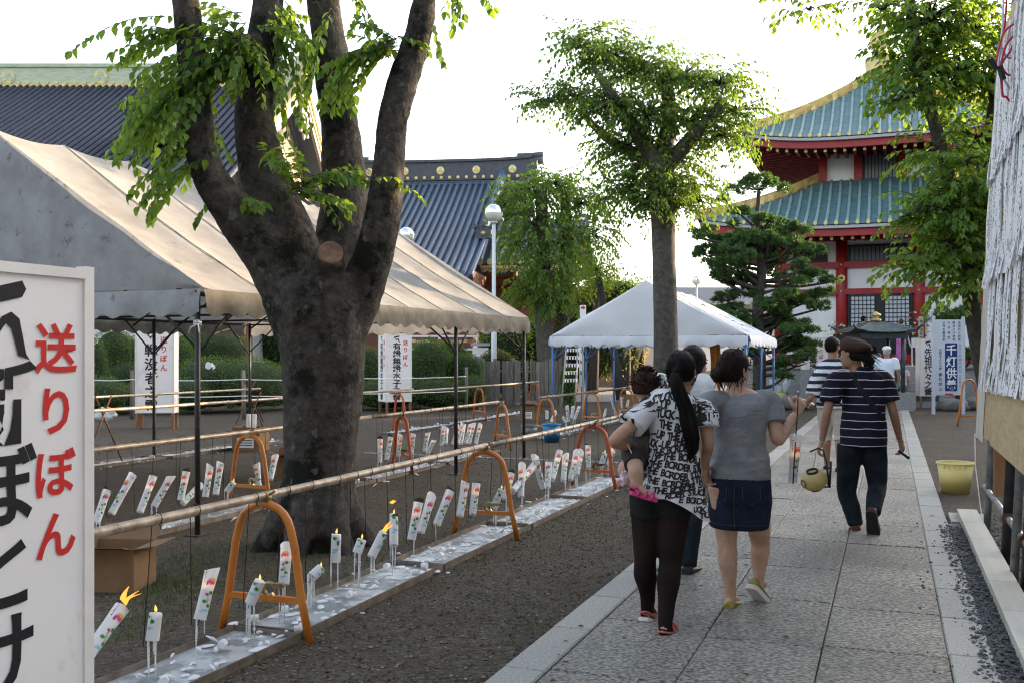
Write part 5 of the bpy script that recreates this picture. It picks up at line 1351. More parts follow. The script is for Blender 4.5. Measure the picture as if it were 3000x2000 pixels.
def sleeve_material():
    """paper printed with a pink lotus, green leaves and blue water; u runs round, v along"""
    m, t, b = nodes_of('printed_paper'); L = t.links.new
    uv = t.nodes.new('ShaderNodeUVMap'); oi = t.nodes.new('ShaderNodeObjectInfo')
    nz = t.nodes.new('ShaderNodeTexNoise'); nz.inputs['Scale'].default_value = 22; L(uv.outputs[0], nz.inputs['Vector'])
    off = t.nodes.new('ShaderNodeVectorMath'); off.operation = 'MULTIPLY_ADD'; L(nz.outputs['Color'], off.inputs[0]); off.inputs[1].default_value = (0.06, 0.03, 0); 
    L(uv.outputs[0], off.inputs[2])
    sh = t.nodes.new('ShaderNodeCombineXYZ'); mr = t.nodes.new('ShaderNodeMapRange'); mr.inputs[3].default_value = -0.16; mr.inputs[4].default_value = 0.10; L(oi.outputs['Random'], mr.inputs[0]); L(mr.outputs[0], sh.inputs[0])
    ad = t.nodes.new('ShaderNodeVectorMath'); ad.operation = 'ADD'; L(off.outputs[0], ad.inputs[0]); L(sh.outputs[0], ad.inputs[1])
    col = None
    def blob(cx, cy, rx, ry, c, soft=0.12):
        nonlocal col
        s = t.nodes.new('ShaderNodeVectorMath'); s.operation = 'SUBTRACT'; L(ad.outputs[0], s.inputs[0]); s.inputs[1].default_value = (cx + 0.03, cy + 0.015, 0)
        q = t.nodes.new('ShaderNodeVectorMath'); q.operation = 'MULTIPLY'; L(s.outputs[0], q.inputs[0]); q.inputs[1].default_value = (1 / rx, 1 / ry, 0)
        ln = t.nodes.new('ShaderNodeVectorMath'); ln.operation = 'LENGTH'; L(q.outputs[0], ln.inputs[0])
        k = t.nodes.new('ShaderNodeMapRange'); k.inputs[1].default_value = 1.0; k.inputs[2].default_value = 1.0 - soft * 2; k.inputs[3].default_value = 0; k.inputs[4].default_value = 1; L(ln.outputs['Value'], k.inputs[0])
        x = t.nodes.new('ShaderNodeMix'); x.data_type = 'RGBA'; L(k.outputs[0], x.inputs[0])
        if col is None: x.inputs[6].default_value = (0.80, 0.79, 0.80, 1)
        else: L(col, x.inputs[6])
        x.inputs[7].default_value = (*c, 1); col = x.outputs[2]
    blob(0.50, 0.70, 0.14, 0.075, (0.60, 0.08, 0.2), 0.25); blob(0.52, 0.735, 0.08, 0.03, (0.75, 0.45, 0.03)); blob(0.40, 0.66, 0.035, 0.05, (0.45, 0.03, 0.2))
    blob(0.46, 0.46, 0.05, 0.03, (0.6, 0.04, 0.08)); blob(0.56, 0.50, 0.07, 0.04, (0.03, 0.28, 0.07)); blob(0.43, 0.33, 0.07, 0.035, (0.03, 0.3, 0.07)); blob(0.56, 0.26, 0.06, 0.035, (0.02, 0.25, 0.06)); blob(0.51, 0.36, 0.03, 0.03, (0.75, 0.6, 0.08))
    blob(0.50, 0.17, 0.14, 0.025, (0.12, 0.55, 0.72), 0.4); blob(0.44, 0.14, 0.09, 0.012, (0.12, 0.55, 0.72), 0.4)
    for k in range(7): blob(0.30 + 0.004 * (k % 2), 0.88 - 0.034 * k, 0.018, 0.011, (0.05, 0.04, 0.05))
    for k in range(9): blob(0.67, 0.60 - 0.03 * k, 0.012, 0.009, (0.08, 0.07, 0.08))
    for k in range(3): blob(0.50 + 0.03 * k - .03, 0.42 - .06 * k, 0.006, 0.11, (0.10, 0.3, 0.1))
    L(col, b.inputs['Base Color']); b.inputs['Roughness'].default_value = 0.6
    tr = t.nodes.new('ShaderNodeBsdfTranslucent'); L(col, tr.inputs[0]); ms = t.nodes.new('ShaderNodeMixShader'); ms.inputs[0].default_value = 0.38
    L(b.outputs[0], ms.inputs[1]); L(tr.outputs[0], ms.inputs[2]); L(ms.outputs[0], t.nodes['Material Output'].inputs[0])
    return m
m_sleeve = sleeve_material()
m_char = mat('charred_paper', (0.012, 0.01, 0.009), (0.10, 0.06, 0.04), scale=60, rough=0.9)
m_flame = mat('candle_flame', (0, 0, 0), emit=(1.0, 0.36, 0.05), estr=0.38)
m_flame_core = mat('candle_flame_core', (0, 0, 0), emit=(1.0, 0.5, 0.14), estr=1.3)
m_flame_top = mat('small_flame', (0, 0, 0), emit=(1.0, 0.48, 0.10), estr=0.42)
def flame_mesh(mb, c, h, lean, r=0.010):
    c = Vector(c); pts = []; rad = []
    for k in range(8):
        q = k / 7.0
        pts.append(c + Vector((lean.x * q * q, lean.y * q * q, h * q + lean.z * q * q))); rad.append(max(0.0006, r * math.sin(math.pi * min(1, (q * .82 + .16))) ** 0.9 * (1.15 - q * .75)))
    mb.tube(pts, rad, 8)
def candle(label, s, b, t, stub=False, lit='none', drips=0, group=None, seed=0, big=False, char=False):
    """paper sleeved candle hung in a wire loop; b, t are photo points of its bottom and top"""
    r = random.Random(seed)
    B = on_row(b[0], b[1], s); T = on_row(t[0], t[1], s)
    B = B + Vector((r.uniform(-.02, .02), 0, 0)); T = T + Vector((r.uniform(-.05, .05), 0, 0))
    root = thing('paper_candle', label, 'candle', B, group=group)
    ax = (T - B); H = ax.length; ax.normalize()
    cx = Vector((CT * -1, -ST, 0)); x = ax.cross(Vector((-ST, CT, 0))).normalized(); y = ax.cross(x)   # y roughly along the view
    r0 = 0.030; r1 = 0.036 if not stub else 0.029
    n = 18; m = 9; rings = []
    for i in range(m + 1):
        q = i / m; rr = r0 + (r1 - r0) * max(0, q - .55) / .45
        ring = []
        for j in range(n):
            a = 2 * math.pi * j / n
            k = rr * (1 + 0.04 * math.sin(3 * a + seed) * q * (0 if stub else 1))
            cut = H * q * (1 - (0.06 if q == 1 else 0) * (math.sin(a + seed) + 1))
            ring.append(B + ax * cut + x * (k * math.cos(a)) + y * (k * math.sin(a)))
        rings.append(ring)
    mb = MB(); mb.rings(rings, caps=False)
    if char:
        for fi in range(len(mb.f)):
            if fi // n >= m - 1: mb.m[fi] = 1
    me = mb.mesh('paper_sleeve', [m_sleeve, m_char])
    uvl = me.uv_layers.new(name='uv')
    for p in me.polygons:
        js = [v % n for v in p.vertices]; wrap = max(js) - min(js) > n / 2
        for li, vi in zip(p.loop_indices, p.vertices):
            j = vi % n; i = vi // n
            if wrap and j < n / 2: j += n
            uvl.data[li].uv = (j / n + 0.25, (i / m) * (1.0 if not stub else 0.38))
    link('paper_sleeve', me, root)
    wl = H * (0.55 if not stub else 0.985)
    MB().tube([B + ax * 0.002, B + ax * wl], r0 * .93, 14, smooth=True).obj('wax', m_wax, root)
    if lit != 'none':
        w_top = B + ax * wl
        MB().tube([w_top, w_top + Vector((0, 0, 0.014))], 0.0016, 4).obj('wick', m_wire, root)
        lean = Vector((r.uniform(-.004, .006), r.uniform(-.004, .006), 0))
        mb = MB()
        if lit == 'in': flame_mesh(mb, w_top + Vector((0, 0, .008)), 0.036, lean, 0.0075)
        elif lit == 'top': flame_mesh(mb, w_top + Vector((0, 0, .006)), 0.030, lean, 0.007)
        elif lit == 'burn':
            c = T - y * 0.0
            for k in range(4):
                o_ = x * r.uniform(-.014, .014) + y * r.uniform(-.014, .014)
                flame_mesh(mb, c + o_ - ax * .01, (.075, .05, .06, .04)[k], Vector((.02 + .015 * k, .03 + r.uniform(-.01, .03), 0)), (.014, .011, .008, .007)[k])
        mb.obj('flame', m_flame_core if lit == 'in' else (m_flame_top if lit == 'top' else m_flame), root)
    if drips:
        mb = MB()
        for k in range(drips):
            o_ = x * r.uniform(-r0, r0) * .9 + y * r.uniform(.2, 1) * r0 * (1 if r.random() < .7 else -1)
            z1 = max(0.03, B.z - r.uniform(.03, .26)) if k else max(0.025, B.z - r.uniform(.1, .26))
            p0 = B + o_ + ax * (H * r.uniform(.25, .8)); p1 = B + o_; p2 = Vector((p1.x + r.uniform(-.006, .006), p1.y + r.uniform(-.006, .006), z1))
            rr = r.uniform(.0022, .0042) * (2.6 if big and k == 0 else 1)
            seg = [p0, (p0 + p1) / 2 + y * .002, p1, (p1 * .5 + p2 * .5), p2]
            mb.tube(seg, [rr * .6, rr * 1.2, rr * 1.1, rr, rr * (.6 if not (big and k == 0) else 1.5)], 6)
            for j in range(4): 
                q = p1.lerp(p2, r.random() * .8); mb.ball(q, rr * r.uniform(1.2, 1.7), 6, 4)
        mb.obj('wax_drips', m_wax, root)
    # wire: hook over the rail, straight down, bent up into the candle's base
    zr = ZR; top = Vector((s, B.y + r.uniform(-.06, .02), zr)); R_ = 0.030
    hook = [top + Vector((R_ * math.cos(a), 0.0, R_ * math.sin(a))) for a in [R(-60 + 30 * k) for k in range(9)]]
    low = Vector((B.x - 0.02, B.y - 0.035, max(0.04, B.z - 0.02)))
    pts = [top + Vector((R_ * .7, 0.004, -0.05))] + hook + [top + Vector((-R_, 0, -0.05)), low, low + Vector((.012, .02, -.012)), B + ax * 0.0, B + ax * 0.04]
    MB().tube(pts, 0.0026, 5).obj('wire_hook', m_wire, root)
    return root
def row(rows, s, group, where, start, seed=0):
    for k, c in enumerate(rows):
        d = dict(stub='short burnt down stub' , tall='tall printed sleeve', )
        opt = c[2] if len(c) > 2 else {}
        desc = opt.get('d', 'burnt down stub' if opt.get('stub') else ('tall with a lit glowing sleeve' if opt.get('lit') == 'in' else 'tall with lotus print'))
        o = {q: w for q, w in opt.items() if q != 'd'}
        candle('%s candle from the left on the %s, %s' % (ORD[k], where, desc), s, c[0], c[1], group=group, seed=start + k, **o)
S = dict(stub=True)
row([((262, 1925), (384, 1764), dict(lit='burn', char=True, d='leaning with a big open flame')), ((455, 1876), (466, 1793), dict(stub=True, lit='top', drips=5)), ((580, 1813), (618, 1655), dict(lit='in', drips=3)),
     ((741, 1765), (746, 1697), dict(stub=True, lit='top', drips=4, big=True)), ((833, 1711), (859, 1590), dict(lit='in', drips=4)), ((915, 1688), (931, 1662), dict(stub=True, lit='top', drips=4, big=True)), ((991, 1646), (994, 1563), dict(stub=True, lit='top', drips=3)),
     ((1046, 1618), (1054, 1577), dict(stub=True, lit='top', drips=3, big=True)), ((1092, 1630), (1113, 1556), dict(stub=True, lit='burn', char=True, drips=4, d='stub with tall open flames')), ((1153, 1596), (1172, 1505), dict(stub=True, lit='top', char=True, drips=6, d='scorched stub trailing long drips')),
     ((1207, 1579), (1222, 1456), dict(lit='in', char=True, drips=1)), ((1231, 1558), (1258, 1443)), ((1281, 1535), (1306, 1424), dict(char=True, drips=1, d='tall with a scorched rim')), ((1352, 1510), (1374, 1404)), ((1384, 1505), (1402, 1405), dict(lit='in', char=True)),
     ((1451, 1488), (1457, 1430), dict(stub=True, lit='top', drips=5)), ((1476, 1461), (1494, 1377), dict(lit='in', char=True, drips=4)), ((1520, 1453), (1538, 1356), dict(lit='in', drips=2)), ((1505, 1438), (1576, 1362), dict(d='leaning far to the right')),
     ((1587, 1427), (1570, 1331), dict(d='tilted to the left')), ((1601, 1427), (1616, 1346), dict(drips=4)), ((1620, 1404), (1653, 1312), dict(lit='in', char=True)), ((1647, 1407), (1665, 1328), dict(lit='in', drips=2)), ((1673, 1404), (1692, 1318), dict(lit='in', drips=1)),
     ((1694, 1390), (1711, 1318), dict(lit='in', drips=4)), ((1721, 1369), (1729, 1297), dict(lit='in', char=True, drips=3)), ((1760, 1366), (1764, 1325), dict(stub=True, lit='top', drips=4)), ((1784, 1360), (1795, 1297), dict(lit='in', drips=2))],
    ROW1, 'candles hung from the front rail', 'front rail', 200, 0)
row([((280, 1529), (322, 1424), dict(char=True, drips=2)), ((328, 1503), (385, 1381), dict(d='tall and leaning right with lotus print')), ((405, 1498), (453, 1382), dict(lit='in', char=True)), ((457, 1482), (492, 1388), dict(drips=3)), ((533, 1464), (550, 1370), dict(lit='in', char=True)), ((539, 1473), (587, 1418), dict(d='lying far over to the right')),
     ((602, 1454), (616, 1355), dict(lit='in')), ((631, 1447), (652, 1348), dict(d='tall beside the orange stand')), ((668, 1438), (673, 1410), dict(stub=True, lit='top', drips=3)), ((762, 1423), (764, 1353), dict(lit='top')), ((791, 1404), (815, 1331)),
     ((1110, 1352), (1119, 1277), dict(lit='in', char=True, drips=3)), ((1132, 1345), (1142, 1270), dict(char=True)), ((1166, 1334), (1163, 1268), dict(lit='in', drips=2)), ((1208, 1325), (1218, 1266), dict(drips=2)), ((1244, 1321), (1256, 1263), dict(drips=1)), ((1257, 1325), (1264, 1286), dict(drips=3)),
     ((1293, 1303), (1297, 1246), dict(lit='in', drips=3)), ((1304, 1298), (1316, 1252)), ((1329, 1300), (1339, 1241), dict(lit='in')), ((1341, 1297), (1356, 1235), dict(lit='in')), ((1352, 1299), (1366, 1238), dict(lit='in')), ((1361, 1296), (1375, 1238), dict(lit='in')), ((1372, 1298), (1384, 1238)), ((1393, 1298), (1404, 1239), dict(lit='in'))],
    ROW2, 'candles hung from the second rail', 'second rail', 300, 0)
row([((1603, 1226), (1606, 1202)), ((1614, 1236), (1630, 1203)), ((1656, 1235), (1655, 1221), dict(stub=True, lit='top', drips=4)), ((1667, 1233), (1663, 1186)), ((1677, 1223), (1681, 1187), dict(drips=3)), ((1686, 1226), (1691, 1189), dict(lit='in', drips=3)), ((1769, 1220), (1777, 1198), dict(stub=True, lit='top')), ((1799, 1198), (1796, 1163)), ((1820, 1194), (1822, 1160)), ((1835, 1192), (1840, 1172), dict(stub=True, lit='top'))],
    ROW2, 'candles hung from the far rail', 'far rail', 400, 0)
# a scrap of burning paper drifting up from the front row
mb = MB(); c = on_row(1148, 1470, ROW1); mb.add([c + Vector((-.02, 0, -.004)), c + Vector((0.0, .01, -.012)), c + Vector((.024, .015, .006)), c + Vector((.004, 0, .012))], [(0, 1, 2, 3)])
mb.add([p + Vector((0, 0.002, 0.003)) for p in [c + Vector((-.02, 0, -.004)), c + Vector((0.0, .01, -.012)), c + Vector((.024, .015, .006)), c + Vector((.004, 0, .012))]], [(3, 2, 1, 0)])
tag(mb.obj('burning_scrap', m_flame), 'glowing scrap of burning paper floating above the scorched stub', 'ember')
# ================================================================ unseen hall added to the right, outside the picture, to keep the yard in shade
def added_shade_hall():
    root = thing('added_shade_hall', 'added unseen hall with tiled roof that shades the yard from the right', 'building', (11.5, 24, 0))
    MB().box((11.5, 24, 1.8), (5.0, 44, 3.6)).obj('wall', m_plaster, root)
    for k in range(12): MB().box((8.95, 2.5 + k * 3.9, 1.8), (0.3, 0.3, 3.6)).obj('post', m_wood_red, root)
    for sx in (-1, 1):
        MB().add([(11.5, 1.5, 7.2), (11.5, 46.5, 7.2), (11.5 + sx * 3.4, 46.5, 3.7), (11.5 + sx * 3.4, 1.5, 3.7)], [(0, 1, 2, 3)]).obj('roof_slope', m_tile, root)
    MB().box((11.5, 24, 7.25), (0.4, 45.2, 0.3)).obj('ridge', m_tile_dark, root)
added_shade_hall()
def added_gate_block():  # unseen mass added behind the camera to block sky light from there
    root = thing('added_gate_block', 'added unseen dark gate behind the camera that blocks sky light', 'building', (-2, -11, 0))
    m = mat('gate_timber', (.05, .035, .025), (.08, .055, .04), scale=4, rough=.8)
    for x in (-15, -10, -5.5, 1.8, 6.5, 11): MB().tube([(x, -8, 0), (x, -8, 6)], .3, 12).obj('post', m, root)
    MB().box((-10.3, -10.5, 3), (9.4, 4.6, 6)).box((6.4, -10.5, 3), (9.4, 4.6, 6)).box((-2, -10.5, 5.3), (26, 5, 1.6)).obj('wall', m, root)
    for sy in (-1, 1): MB().add([(-17, -10.5, 11), (13, -10.5, 11), (13, -10.5 + sy * 6, 6.2), (-17, -10.5 + sy * 6, 6.2)], [(0, 1, 2, 3)]).obj('roof_slope', m_tile_dark, root)
added_gate_block()
# ================================================================ garden fence, ropes, racks
m_greywood = mat('weathered_grey_wood', (0.11, 0.095, 0.08), (0.20, 0.175, 0.15), scale=9, rough=0.85, stretch=(3, 3, .25), vary=0.25, bump=.2, bscale=40)
fence = thing('picket_fence', 'weathered grey wooden picket fence in front of the twin stemmed tree', 'fence', GD(1505, 30.5), TH)
r = random.Random(5)
x = -1.42
while x < 1.45:
    w = r.choice((0.10, 0.11, 0.085, 0.12)); h = 1.38 + r.uniform(-.05, .07)
    MB().box((x + w / 2, r.uniform(-.01, .01), h / 2), (w - .008, 0.024, h)).obj('picket', m_greywood, fence, True)
    x += w + (r.choice((0.0, 0.004, 0.05)) if x < 0.55 else 0.012)
for z in (0.35, 1.05): MB().box((0, 0.035, z), (2.9, 0.04, 0.08)).obj('fence_rail', m_greywood, fence, True)
for x in (-1.45, 0.0, 1.45): MB().box((x, 0.09, 0.72), (0.09, 0.07, 1.44)).obj('fence_post', m_greywood, fence, True)
def post(label, px, d, h):
    v = GD(px, d); mb = MB(); mb.tube([(v.x, v.y, 0), (v.x + .01, v.y, h * .5), (v.x, v.y, h)], [.05, .047, .042], 10); return tag(mb.obj('rope_post', m_greywood), label, 'post', 'posts of the rope fence')
post('rope post left of the war dead lantern', 386, 23.8, 1.17); post('rope post between the hedge and the crossed stakes', 713, 23.8, 1.17); post('rope post next to the picket fence', 1366, 27.5, 1.2); post('rope post at the left edge behind the big lantern', 255, 23.8, 1.17)
def rope(label, pts, z, sag=.03):
    P_ = []
    for k in range(len(pts) - 1):
        for q in range(8):
            t = q / 8.0; p = pts[k].lerp(pts[k + 1], t); P_.append(Vector((p.x, p.y, z - sag * 4 * t * (1 - t))))
    P_.append(Vector((pts[-1].x, pts[-1].y, z)))
    tag(MB().tube(P_, 0.012, 6).obj('rope', m_plaster), label, 'rope', 'white ropes round the garden bed')
rp = [GD(255, 23.75), GD(386, 23.75), GD(713, 23.75), GD(1000, 25), GD(1366, 27.4)]
rope('upper white rope round the garden bed', rp, 0.95); rope('lower white rope round the garden bed', rp, 0.56)
def plaque_rack(name, label, px0, px1, d, z0, z1, rows, seed, cols):
    a = GD(px0, d); b = GD(px1, d); r = random.Random(seed)
    W = (b - a).length; root = thing(name, label, 'rack', (a + b) / 2, TH)
    for x in (-W / 2, 0, W / 2): MB().box((x, 0, z1 / 2), (0.09, 0.09, z1)).obj('post', m_plaster, root, True)
    for k in range(rows):
        z = z1 - 0.08 - (z1 - z0) * k / rows
        MB().box((0, -0.02, z), (W, 0.05, 0.07)).obj('rail', m_plaster, root, True)
        x = -W / 2 + .1
        while x < W / 2 - .1:
            MB().box((x, -0.07 - r.uniform(0, .03), z - 0.19 + r.uniform(-.03, .02)), (0.16, 0.02, 0.12), rz=r.uniform(-.2, .2)).obj('wish_plaque', cols[r.randrange(len(cols))], root, True); x += r.uniform(.14, .24)
    return root
pcols = [mat('plaque_wood', (0.32, 0.16, 0.07), (0.42, 0.23, 0.11), scale=6, rough=.7), mat('plaque_red', (0.38, 0.1, 0.05), (0.45, 0.15, 0.08), scale=6, rough=.7), mat('plaque_pale', (0.5, 0.38, 0.24), (0.6, 0.46, 0.3), scale=6, rough=.7)]
plaque_rack('plaque_rack', 'white rack hung with wooden wish plaques behind the garden bed', 1175, 1400, 36, 0.9, 2.3, 3, 3, pcols)
plaque_rack('plaque_rack', 'white rack of wish plaques behind the twin stemmed tree', 1525, 1600, 36.5, 0.6, 2.6, 5, 4, pcols)
v = GD(1408, 34.5); root = thing('garden_shed', 'small pale shed beside the lamp post behind the shrubs', 'shed', v, TH)
MB().box((0, 0, 0.9), (0.55, 0.6, 1.8)).obj('wall', m_plaster, root, True); MB().box((0, 0, 1.9), (0.66, 0.75, 0.1)).obj('roof', m_grey_metal, root, True); MB().box((0.0, -0.305, 0.85), (0.35, 0.02, 1.3)).obj('door', m_grey_metal, root, True)
# slips of paper tied to a leaning frame, arrow sign, vertical banner
v = GD(1665, 26.5); root = thing('paper_slip_rack', 'leaning white frame strung with tied paper slips left of the white tent', 'rack', v, TH)
for x0, x1 in ((-0.2, -0.02), (0.17, 0.28)): MB().tube([(x0, 0, 0), (x1, 0.1, 2.1)], 0.02, 6).obj('pole', m_grey_metal, root, True)
r = random.Random(8)
for k in range(6):
    z = 0.9 + k * .2; MB().tube([(-0.2 + .085 * z, 0, z), (0.17 + .05 * z, 0, z)], 0.006, 5).obj('string', m_plaster, root, True)
    for q in range(5):
        xx = -0.16 + .085 * z + q * .075; MB().box((xx, -.02, z - .04), (.035, .02, .09), rz=r.uniform(-.6, .6)).obj('paper_slip', m_plaster, root, True)
v = GD(1708, 27.5); root = thing('arrow_sign', 'small white sign with a red arrow above the white tent slope', 'sign', v, TH)
MB().box((0, 0.03, 1.35), (0.05, 0.04, 2.7)).obj('post', m_grey_metal, root, True); MB().box((0, 0, 2.73), (0.17, 0.02, 0.34)).obj('board', m_plaster, root, True)
MB().add([(-.06, -.013, 2.80), (.01, -.013, 2.80), (.01, -.013, 2.77), (.065, -.013, 2.83), (.01, -.013, 2.89), (.01, -.013, 2.86), (-.06, -.013, 2.86)], [(0, 1, 2, 3, 4, 5, 6)]).obj('red_arrow', m_redink, root, True)
v = GD(1704, 27.9); root = thing('banner_board', 'tall narrow white board with black writing under the white tent edge', 'sign', v, TH)
MB().box((0, 0, 1.35), (0.14, 0.02, 1.4)).obj('board', m_plaster, root, True); MB().tube([(0, .03, 0), (0, .03, 1.9)], .018, 6).obj('post', m_grey_metal, root, True)
mb = MB(); write_column(mb, '水子地蔵', MID, 2.0, .13, lambda x, z: Vector((x, -.013, z)), .3); mb.obj('black_lettering', m_ink, root, True)
# far service building and slim trees seen beneath and above the white tent
v = GD(1990, 58); root = thing('far_building', 'long low building with grey roof and pale walls far behind the white tent', 'building', v, TH)
MB().box((0, 0, 2.2), (14.5, 5, 4.4)).obj('wall', mat('far_teal_wall', (0.28, 0.36, 0.36), (0.36, 0.43, 0.42), scale=1, rough=.8), root, True)
MB().box((0, -2.53, 1.2), (14.4, .06, 2.3)).obj('pale_wall', m_plaster, root, True); MB().box((0, -2.57, .35), (14.4, .06, .7)).obj('plinth', m_concrete, root, True)
MB().add([(-7.6, -3.1, 4.5), (7.6, -3.1, 4.5), (7.6, 0, 5.5), (-7.6, 0, 5.5), (7.6, 3.1, 4.5), (-7.6, 3.1, 4.5)], [(0, 1, 2, 3), (3, 2, 4, 5)]).obj('roof', m_tile_dark, root, True)
MB().box((0, -3.1, 4.42), (15.2, .12, .16)).obj('gutter', m_grey_metal, root, True)
for x in (-5.2, -2.6, 0.2, 3.4):
    w_ = MB().box((x, -2.6, 1.5), (1.1, .05, 1.2)).obj('window', m_black, root, True); MB().box((x, -2.63, 1.5), (1.0, .02, 1.1)).obj('pane', mat('far_pane', (0.35, 0.37, .4), rough=.3), w_, True); MB().box((x, -2.65, 1.5), (.04, .02, 1.1)).obj('mullion', m_grey_metal, w_, True)
v = GD(1890, 50); root = thing('garden_wall', 'white plastered wall with grey base seen under the white tent', 'wall', v, TH)
MB().box((0, 0, 1.2), (5.2, .3, 2.4)).obj('wall_face', m_plaster, root, True); MB().box((0, -.03, .3), (5.2, .34, .6)).obj('plinth', m_concrete, root, True); MB().box((0, 0, 2.46), (5.4, .5, .14)).obj('coping', m_tile_dark, root, True)
for x in (-1.7, .6): MB().box((x, -.16, 1.3), (.12, .06, 1.9)).obj('pilaster', m_grey_metal, root, True)
def slim_tree(label, px, d, lean, rad):
    b = GD(px, d); root = thing('slim_tree', label, 'tree', b, group='slim trees beyond the white tent')
    mb = MB(); top = b + Vector((lean, 0, 4.6)); mb.tube([b, b.lerp(top, .3) + Vector((.03, 0, 0)), b.lerp(top, .65), top], [rad * 1.25, rad, rad * .85, rad * .5], 8); mb.obj('trunk', m_bark_dark, root)
    r = random.Random(px); lv = MB()
    for k in range(700):
        p = top + Vector((r.gauss(0, .5), r.gauss(0, .5), r.gauss(-.1, .3))); q, f = leaf_cheap(p, Vector((r.uniform(-1, 1), r.uniform(-1, 1), r.uniform(-1, .3))).normalized(), Vector((0, 0, 1)), .16, .08); lv.add(q, f)
    tag(lv.obj('crown', m_leaf2, root), kind='stuff')
slim_tree('slim tree trunk under the left half of the white tent', 1735, 40, .2, .2); slim_tree('leaning slim tree seen under the white tent', 1822, 34, -.9, .16); slim_tree('straight slim tree seen under the middle of the white tent', 1835, 44, .0, .17); slim_tree('slim tree just left of the pollarded trunk under the white tent', 1878, 46, .0, .14)
v = GD(1805, 45); root = thing('notice_paper', 'white printed notice on a post beneath the white tent', 'sign', v, TH)
MB().box((0, 0, 1.45), (.42, .03, .8)).obj('board', m_plaster, root, True); MB().tube([(0, .03, 0), (0, .03, 1.8)], .03, 6).obj('post', m_grey_metal, root, True)
for k in range(5): MB().box((0, -.02, 1.72 - k * .12), (.32, .01, .02)).obj('text_line', m_ink, root, True)

# ================================================================ lamps
m_chrome = mat('silvered_glass', (0.85, 0.88, 0.9), rough=0.04, metal=1.0)
m_globe = mat('milky_globe', (0.78, 0.76, 0.7), rough=0.25, transl=.3)
m_lamppost = mat('white_lamp_post', (0.55, 0.57, 0.6), (0.62, 0.64, 0.66), scale=4, rough=.4)
def lamp(label, px, py, d, rpx):
    c = P(px, py, d); rr = rpx / F * d; b = Vector((c.x, c.y, 0))
    root = thing('globe_lamp', label, 'lamp', b, group='globe lamps of the temple yard')
    prof = [(max(.01, rr * math.sin(a)), -rr * math.cos(a)) for a in [math.pi * k / 24 for k in range(13)]]
    MB().lathe(prof, 24, c, caps=False).obj('lower_globe', m_globe, root)
    MB().lathe([(max(.01, rr * math.sin(a)), -rr * math.cos(a)) for a in [math.pi * k / 24 for k in range(12, 25)]], 24, c, caps=False).obj('upper_globe', m_chrome, root)
    MB().lathe([(rr * .42, -rr * 1.1), (rr * .42, -rr * .9)], 14, c).obj('collar', m_lamppost, root)
    hgt = c.z - rr
    MB().tube([(b.x, b.y, 0), (b.x, b.y, 2.6), (b.x, b.y, 2.62), (b.x, b.y, hgt)], [.085 * rr / .28, .085 * rr / .28, .065 * rr / .28, .055 * rr / .28], 12).obj('post', m_lamppost, root)
lamp('tall globe lamp on a white post right of the grey tent', 1447, 625, 31, 27); lamp('globe lamp showing above the slope of the grey tent', 1190, 690, 33, 24); lamp('far globe lamp above the white tent roof', 2041, 822, 52, 14)

# ================================================================ incense burner, flowers, rails and stones before the temple
m_bronze = mat('dark_green_bronze', (0.03, 0.05, 0.055), (0.06, 0.09, 0.095), scale=6, rough=.5, metal=.3, spec=.5)
def burner():
    v = GD(2566, 28); root = thing('incense_burner', 'dark bronze incense burner with curved roof and gold finial before the temple steps', 'burner', v, TH)
    he = .90
    def f(a, b):
        w = he * (1 - b) + .05 * b; x = (2 * a - 1) * w; u = abs(x) / max(w, .01)
        z = 2.16 + .30 * (3 * b * b - 2 * b ** 3) + .10 * u ** 3 * (1 - b); return Vector((x, -w, z))
    for k in range(4):
        q = Matrix.Rotation(k * math.pi / 2, 3, 'Z'); MB().grid(lambda a, b: q @ f(a, b), 14, 12).obj('roof_slope', m_bronze, root, True)
        MB().grid(lambda a, b: q @ (f(a, b * .05) + Vector((0, b * .3, -.05 * b))), 14, 2).obj('eave', m_bronze, root, True)
        c = q @ Vector((-he, -he, 2.27)); d = Vector((c.x, c.y, 0)).normalized()
        MB().tube([c - d * .1, c + d * .06 + Vector((0, 0, .06)), c + d * .04 + Vector((0, 0, .13))], [.035, .03, .012], 7).obj('corner_scroll', m_bronze, root, True)
        p = q @ Vector((-.55, -.55, 0)); MB().tube([(p.x, p.y, 0.5), (p.x, p.y, 2.15)], .055, 10).obj('pillar', m_bronze, root, True)
    MB().box((0, 0, 2.06), (1.3, 1.3, .14)).obj('lintel', m_bronze, root, True)
    MB().lathe([(.5, .0), (.55, .2), (.4, .5), (.35, .6), (.62, .85), (.68, 1.05), (.62, 1.2), (.66, 1.25), (.55, 1.25)], 24).obj('bowl', m_bronze, root, True)
    MB().box((0, 0, .25), (1.6, 1.6, .5)).obj('plinth', m_stone_step, root, True)
    MB().lathe([(.13, 2.48), (.14, 2.53), (.08, 2.55), (.06, 2.58), (.13, 2.62), (.135, 2.67), (.07, 2.71), (.02, 2.75)], 16).obj('finial', m_gold, root, True)
burner()
m_fl = [mat('petal_%s' % n, c, rough=.7, transl=.3) for n, c in (('white', (.75, .75, .7)), ('yellow', (.7, .55, .06)), ('violet', (.25, .1, .5)), ('pink', (.6, .15, .3)))]
